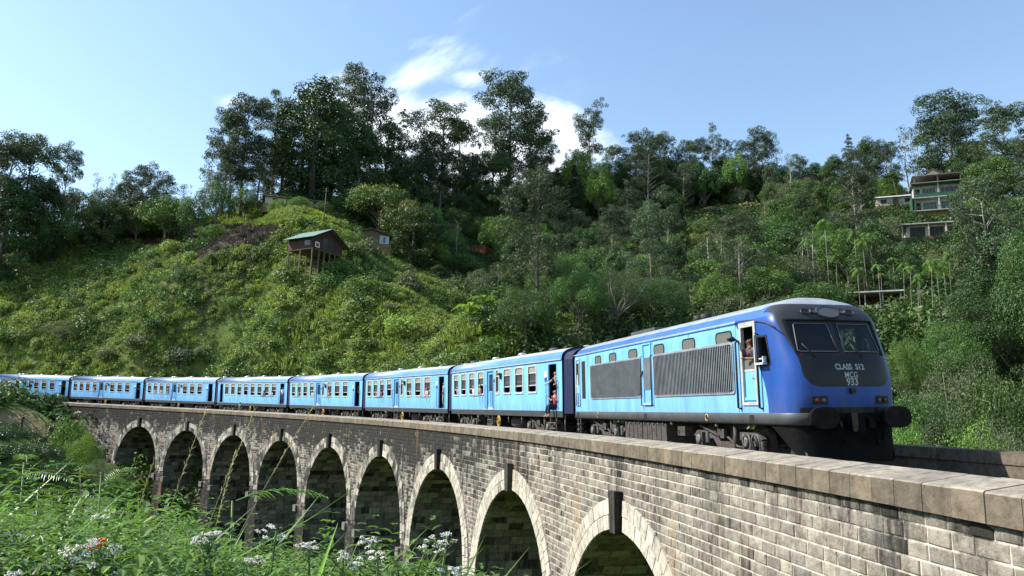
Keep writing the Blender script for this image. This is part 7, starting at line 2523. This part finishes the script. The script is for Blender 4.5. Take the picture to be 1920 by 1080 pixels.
def corymb_mesh(seed, rad=.10, fading=False):
    """loose flat-topped head: a few uneven tufts of tiny white florets on thin stalks"""
    r = np.random.default_rng(seed); m = MB()
    for b in range(r.integers(6, 10)):
        a = b * 2.4 + r.uniform(-.5, .5); q = rad * math.sqrt((b + .4) / 9) * r.uniform(.8, 1.25)
        cb = Vector((math.cos(a) * q, math.sin(a) * q, r.uniform(-.03, .02) - q * .2)); br = r.uniform(.016, .030)
        mm = M_FLOWERB if fading or r.random() < .12 else M_FLOWER
        m.tube([(0, 0, -.12), cb * .6 + Vector((0, 0, -.04)), cb], [.0025, .002, .0015], M_STEM, 4, cap=False)
        for i in range(26):
            d = r.normal(size=3); d /= np.linalg.norm(d); d[2] = abs(d[2]) * .7
            c = cb + Vector(d) * br * r.uniform(.6, 1.1); s_ = r.uniform(.0032, .0062)
            k = m.verts([c + Vector((math.cos(t) * s_, math.sin(t) * s_, r.normal() * .001)) for t in (0, 1.26, 2.5, 3.8, 5.0)] + [c + Vector((0, 0, s_ * 1.1))])
            for j_ in range(5): m.face((k + j_, k + (j_ + 1) % 5, k + 5), mm)
    o = m.build('x'); me = o.data; bpy.data.objects.remove(o); me.name = 'corymb'
    return me


CORY = [corymb_mesh(i, .075 + .02 * (i % 3)) for i in range(4)]; CORYB = corymb_mesh(9, .075, True)
WEEDS = [weed_mesh(50 + i, 1., 'weed', 5 + i % 3, (.050, .062, .044)[i % 3], (.016, .022, .012)[i % 3], .030) for i in range(6)]


def base_for(u, d):
    r = ray(u, 800); h = math.hypot(r[0], r[1]); x, y = r[0] * d / h, r[1] * d / h
    return x, y, float(gz(x, y))


def flowering(u, vt, d, heads, label, fading=0, var=None):
    x, y, z = base_for(u, d); H = at(u, vt, d)[2] - z
    sme, lme, tips = WEEDS[var if var is not None else random.randrange(6)]
    o = empty('flowering_weed', (x, y, z - .03), (0, 0, random.uniform(0, 6.28)), (max(H, .5),) * 3)
    k = 1 / max(H, .5)
    link('stem', sme, o); link('foliage', lme, o)
    for i in range(heads):
        t = Vector(tips[i % len(tips)]); f = link('flower_head', CORYB if i < fading else random.choice(CORY), o)
        off = Vector((random.uniform(-.1, .1), random.uniform(-.1, .1), random.uniform(-.10, .03))) * (1 if i >= len(tips) else .2)
        f.location = t + off; f.scale = (k * random.uniform(.55, .9),) * 3; f.rotation_euler = (random.uniform(-.35, .35), random.uniform(-.35, .35), random.uniform(0, 6))
    tag(o, label, 'flowering plant', 'white flowering weeds on the near bank')


def cane(u, vt, d, n, label, lean=(0, 0), Lk=1., arch=.8):
    x, y, z = base_for(u, d); H = at(u, vt, d)[2] - z
    o = empty('cane_grass', (x, y, z - .05)); r = np.random.default_rng(int(u * 7 + vt))
    for i in range(n):
        P = []; F = []; V = []
        a = r.uniform(0, 6.28); hh = H * r.uniform(.62, 1.0) if i else H
        dx = np.array([math.cos(a), math.sin(a), 0]) * r.uniform(.1, .34) * hh + np.array([lean[0], lean[1], 0]) * hh
        side = np.array([1., .25, 0]) if i % 2 else np.array([.85, -.5, 0]); side /= np.linalg.norm(side)
        w0 = r.uniform(.018, .030); tipdrop = r.uniform(.0, 1.) * arch
        v = r.uniform(.25, .85)
        for k in range(13):
            t = k / 12
            hz = hh * (1.12 * t - .12 * t * t) if t < .7 else hh * (.725 + (t - .7) * (1 - tipdrop * 2.6 * (t - .45)))
            p = np.array([0, 0, hz]) + dx * (t ** 1.6) * (1 + .9 * tipdrop * max(0, t - .6)) + np.array([math.cos(i) * .04, math.sin(i) * .04, 0])
            w = w0 * (.55 + .9 * math.sin(pi * min(1, t * .8 + .15))) * (1 - t ** 5) + .001
            nn = np.cross(side, [0, 0, 1]) * w * .35
            P += [p - side * w + nn, p, p + side * w + nn]; V += [v, v * .8, v]
        for k in range(12): a_ = 3 * k; F += [(a_, a_ + 1, a_ + 4, a_ + 3), (a_ + 1, a_ + 2, a_ + 5, a_ + 4)]
        link('blade', npmesh('blade', np.array(P), np.array(F), LF['blade'], np.array(V), smooth=True), o)
    tag(o, label, 'grass plant')


def feather_leaf_mesh(seed, L=.5):
    """feathery compound leaf: an arched rachis with pairs of narrow leaflets"""
    r = np.random.default_rng(seed); P = []; F = []; V = []; m = MB()
    ax = lambda t: np.array([L * t, 0, .25 * L * t - .42 * L * t * t])
    m.tube([ax(t) for t in np.linspace(0, 1, 6)], [.004, .0035, .003, .003, .002, .0015], M_STEM, 4, cap=False)
    for i in range(19):
        t = .12 + .88 * i / 18; p = ax(t); ln = .24 * L * math.sin(pi * min(1, .25 + t * .68))
        for sg in (-1, 1):
            d = np.array([.5, sg * .85, .25 - .3 * t + r.normal() * .12])
            leaf_blade(P, F, V, p, d, np.array([0, 0, 1.]), ln, .30 * L / 19 * 1.25, .35, float(np.clip(r.normal(.5, .2), 0, .9)), 2)
    st = m.build('x'); sme = st.data; bpy.data.objects.remove(st)
    return sme, npmesh('leaflets', np.array(P), np.array(F), LF['feather'], np.array(V))


FEATH = [feather_leaf_mesh(1), feather_leaf_mesh(2, .42)]


def feather_plant(u, vt, d, n, label, aim=None):
    x, y, z = base_for(u, d); H = at(u, vt, d)[2] - z
    n = int(n * 2.2) if n > 3 else n
    o = empty('feather_leaved_shrub', (x, y, z - .05)); m = MB()
    m.tube([(0, 0, 0), (.03, .02, H * .5), (-.02, 0, H * .97)], [.014, .010, .006], M_STEM, 6); m.build('stem', o)
    for i in range(n):
        sme, lme = FEATH[i % 2]; t = .35 + .62 * i / max(1, n - 1)
        e = empty('leaf', (0, 0, H * t), (random.uniform(-.3, .3), random.uniform(-.5, .1), (aim if aim is not None else 0) + (random.uniform(-.3, .3) if aim is not None else i * 2.4)), random.uniform(.8, 1.1)); e.parent = o
        link('rachis', sme, e); link('leaflets', lme, e)
    tag(o, label, 'shrub')


def stalk(u0, v0, u1, v1, d, label):
    """a long thin seeding grass stalk between two pixels at about distance d"""
    x, y, z = base_for(u0, d); a = Vector((x, y, z)); b = Vector(at(u1, v1, d)); c = (a + b) / 2 + Vector((0, 0, .12 * (b - a).length))
    o = empty('seeding_grass', a); m = MB()
    cv = lambda t: (1 - t) ** 2 * a + 2 * t * (1 - t) * c + t * t * b
    pts = [cv(t) - a for t in np.linspace(0, 1, 14)]; m.tube(pts, list(np.linspace(.0042, .0016, 14)), M_STRAW, 5); m.build('stalk', o)
    P = []; F = []; V = []
    r = np.random.default_rng(int(u0 + u1))
    for i in range(46):
        t = .70 + .30 * i / 46; p = np.array(cv(t) - a); dd = np.array((b - c).normalized()) + r.normal(size=3) * .35
        leaf_blade(P, F, V, p, dd, np.array([0, 0, 1.]), .05 * r.uniform(.5, 1.2), .005, .2, float(r.uniform(.2, .9)), 2)
    link('seed_head', npmesh('seed_head', np.array(P), np.array(F), LF['straw'], np.array(V)), o)
    tag(o, label, 'grass plant', 'tall seeding grass stalks on the near bank')


M_STRAW = mat('straw_stalk', (.30, .27, .13), .6, var=.2, vscale=8)


def front_bank():
    r = np.random.default_rng(77)
    # the mass of weeds
    protos = []
    for i, (s, l, t) in enumerate(WEEDS[:4]):
        V0_ = len(s.vertices); me = l.copy(); me.name = f'weed_{i}'; protos.append(me)
    protos += [grass_clump('weed', 61, 60, 1.0, .25, .012), weed_mesh(80, 1., 'feather', 6, .06, .013, .03)[1]]
    n = 6500
    u = r.uniform(-420, 960, n); d = 3.4 * (16 / 3.4) ** r.random(n)
    ang = np.arctan2(u - 960, FPX); X = np.sin(ang) * d; Y = np.cos(ang) * d
    Z = gz(X, Y)
    # tops stay below a line read off the photograph's plant outline
    line = np.interp(u, [-400, 0, 120, 260, 330, 420, 560, 640, 880, 960], [965, 978, 978, 1003, 1040, 1030, 1058, 1070, 1085, 1115])
    topz = np.array([at(a, b + q, dd)[2] for a, b, q, dd in zip(u, line, r.uniform(-25, 70, n), d)])
    H = topz - Z
    H = np.where(r.random(n) < .08, H * 1.22, H)
    k = (H > .35) & (r.random(n) < np.clip(.25 + d / 9, 0, 1))
    H = np.minimum(H, 1.75) * np.where(H > 1.75, r.uniform(.75, 1., n), 1)
    P = np.c_[X, Y, Z - .05][k]
    o = scatter('bank_weeds', P, np.c_[r.normal(size=(k.sum(), 2)) * .10, r.uniform(0, 6.28, k.sum())], H[k], r.integers(0, len(protos), k.sum()), protos)
    o['label'] = 'tangle of bright green leafy weeds on the near bank'; o['category'] = 'weeds'
    # taller feathery bushes farther down the bank on the left
    n = 900; u = r.uniform(-420, 330, n); d = r.uniform(8, 26, n); ang = np.arctan2(u - 960, FPX); X = np.sin(ang) * d; Y = np.cos(ang) * d; Z = gz(X, Y)
    line = np.interp(u, [-400, 0, 60, 150, 200, 270, 330], [900, 945, 930, 925, 880, 905, 985])
    H = np.array([at(a, b + q, dd)[2] for a, b, q, dd in zip(u, line, r.uniform(-15, 130, n), d)]) - Z
    k = (H > .6) & (H < 4.2)
    o = scatter('bank_bushes', np.c_[X, Y, Z - .1][k], np.c_[r.normal(size=(k.sum(), 2)) * .12, r.uniform(0, 6.28, k.sum())], np.minimum(H[k], 2.7), r.integers(0, 3, k.sum()), [protos[5], weed_mesh(83, 1., 'light', 9, .045, .014, .022, .3)[1], weed_mesh(84, 1., 'feather', 8, .05, .010, .020, .35)[1]])
    o['label'] = 'feathery green bushes growing down the bank towards the tea rows'; o['category'] = 'bushes'
    W_ = 'white-flowered weed '
    for u_, v_, d_, h_, lab, f in [(605, 990, 3.7, 7, W_ + 'with the tallest white heads, in front of the arch nearest the cane grass', 0), (560, 1030, 3.4, 6, W_ + 'growing right beside the arching cane grass', 0), (690, 1010, 4.0, 6, W_ + 'with loose heads standing between two pier feet', 1), (720, 1030, 3.6, 5, W_ + 'with small heads left of the brown fading one', 1),
                                (785, 1040, 3.6, 7, 'weed with mostly brown fading flower heads before a pier', 5), (640, 1050, 3.2, 6, W_ + 'low and wide with heads at different heights', 0), (75, 995, 4.2, 7, W_ + 'with wide flat heads beside the feather-leaved shrub', 0), (30, 1010, 3.8, 6, W_ + 'next to the fan of narrow palm-like leaves', 0), (130, 1020, 3.6, 6, W_ + 'among leafy weeds left of the orange flower', 0), (100, 965, 5.5, 5, W_ + 'half hidden behind flat white heads', 0),
                                (70, 960, 5.0, 5, W_ + 'rising over the bank below the tea rows', 0), (170, 1045, 3.3, 5, W_ + 'low down beside the orange flower', 0), (15, 1040, 3.2, 5, W_ + 'at the very edge of the weed bank', 0), (250, 1050, 3.3, 4, W_ + 'between long green blades', 0)]:
        flowering(u_, v_, d_, h_, lab, f)
    cane(520, 938, 3.6, 7, 'cane grass with long arching bright green blades standing before an arch', (.05, 0)); cane(485, 985, 3.3, 5, 'cane grass tuft with upright blunt blades left of the arching one', (-.02, 0), 1., .2)
    cane(318, 925, 4.4, 3, 'single tall sword-like grass blade in front of a pier', (.03, 0), 1., .0); cane(222, 985, 3.2, 4, 'cane grass blades beside the orange flower', (-.03, 0), 1., .3); cane(395, 955, 5, 3, 'thin upright grass blades between two arches', (0, 0), 1., .1)
    cane(8, 905, 5.0, 9, 'fan of narrow palm-like leaves at the edge of the weed bank', (0, 0), 1., .5)
    feather_plant(60, 838, 6.5, 7, 'feather-leaved shrub with fern-like fronds rising above the flat white flowers'); feather_plant(95, 880, 5.5, 6, 'low feather-leaved shrub with pale shiny leaflets near the tea slope')
    feather_plant(205, 860, 7.5, 6, 'feather-leaved shrub below the farthest arch'); feather_plant(170, 930, 6.5, 6, 'feather-leaved shrub half sunk in weeds below the tea rows'); feather_plant(455, 905, 5.0, 3, 'single feathery frond stretching out in front of an arch opening', 0.0)
    feather_plant(855, 1035, 4.2, 6, 'low fern-like plant at the foot of a pale arch pier'); feather_plant(275, 960, 7.0, 5, 'feather-leaved shrub beside the sword-like grass blade')
    for a in ((300, 1010, 480, 765, 5.5, 'thin seeding grass stalk arching up across the third arch from the bank'), (320, 1020, 600, 745, 6.5, 'longest straw-coloured grass stalk reaching over the parapet line'), (250, 1000, 385, 772, 6.2, 'straw grass stalk crossing the farthest arch'), (230, 1000, 150, 880, 5.6, 'seeding grass stalk leaning over the tea slope'), (360, 1020, 440, 850, 5.0, 'short seeding stalk before a dark vault'), (205, 990, 300, 830, 6, 'grass stalk slanting across the bank bushes')):
        stalk(*a)
    # orange flower
    x, y, z = base_for(205, 3.6); H = at(207, 1030, 3.6)[2] - z
    o = empty('orange_flower', (x, y, z)); m = MB(); m.tube([(0, 0, 0), (.02, 0, H * .6), (0, 0, H)], [.006, .005, .003], M_STEM, 5); m.build('stem', o)
    for q in (0, 1):
        m = MB()
        for i in range(16):
            a = i * 2.4; c = Vector((math.cos(a) * .010 + q * .022, math.sin(a) * .010, H + .008 * (i % 3) + q * .02)); m.lathe(c, (math.cos(a), math.sin(a), .6), [(0, .0015), (.009, .005), (.013, .002)], M_ORANGE, 6)
        m.build('flower_head', o)
    tag(o, 'small bright orange flower on a thin stem in the weeds', 'flower')
    # leafy sapling beside the third pier
    for u_, v_, d_, lab in ((385, 930, 5.0, 'upright leafy sapling with pale heart-shaped leaves before a pier'), (700, 1000, 3.9, 'leafy weed with broad pointed leaves among the white heads')):
        x, y, z = base_for(u_, d_); H = at(u_, v_, d_)[2] - z; s, l, t = SAP
        o = empty('leafy_sapling', (x, y, z), (0, 0, 1.), (H, H, H)); link('stem', s, o); link('foliage', l, o); tag(o, lab, 'plant')


SAP = weed_mesh(90, 1., 'blade', 2, .085, .045, .10, .08)
front_bank()
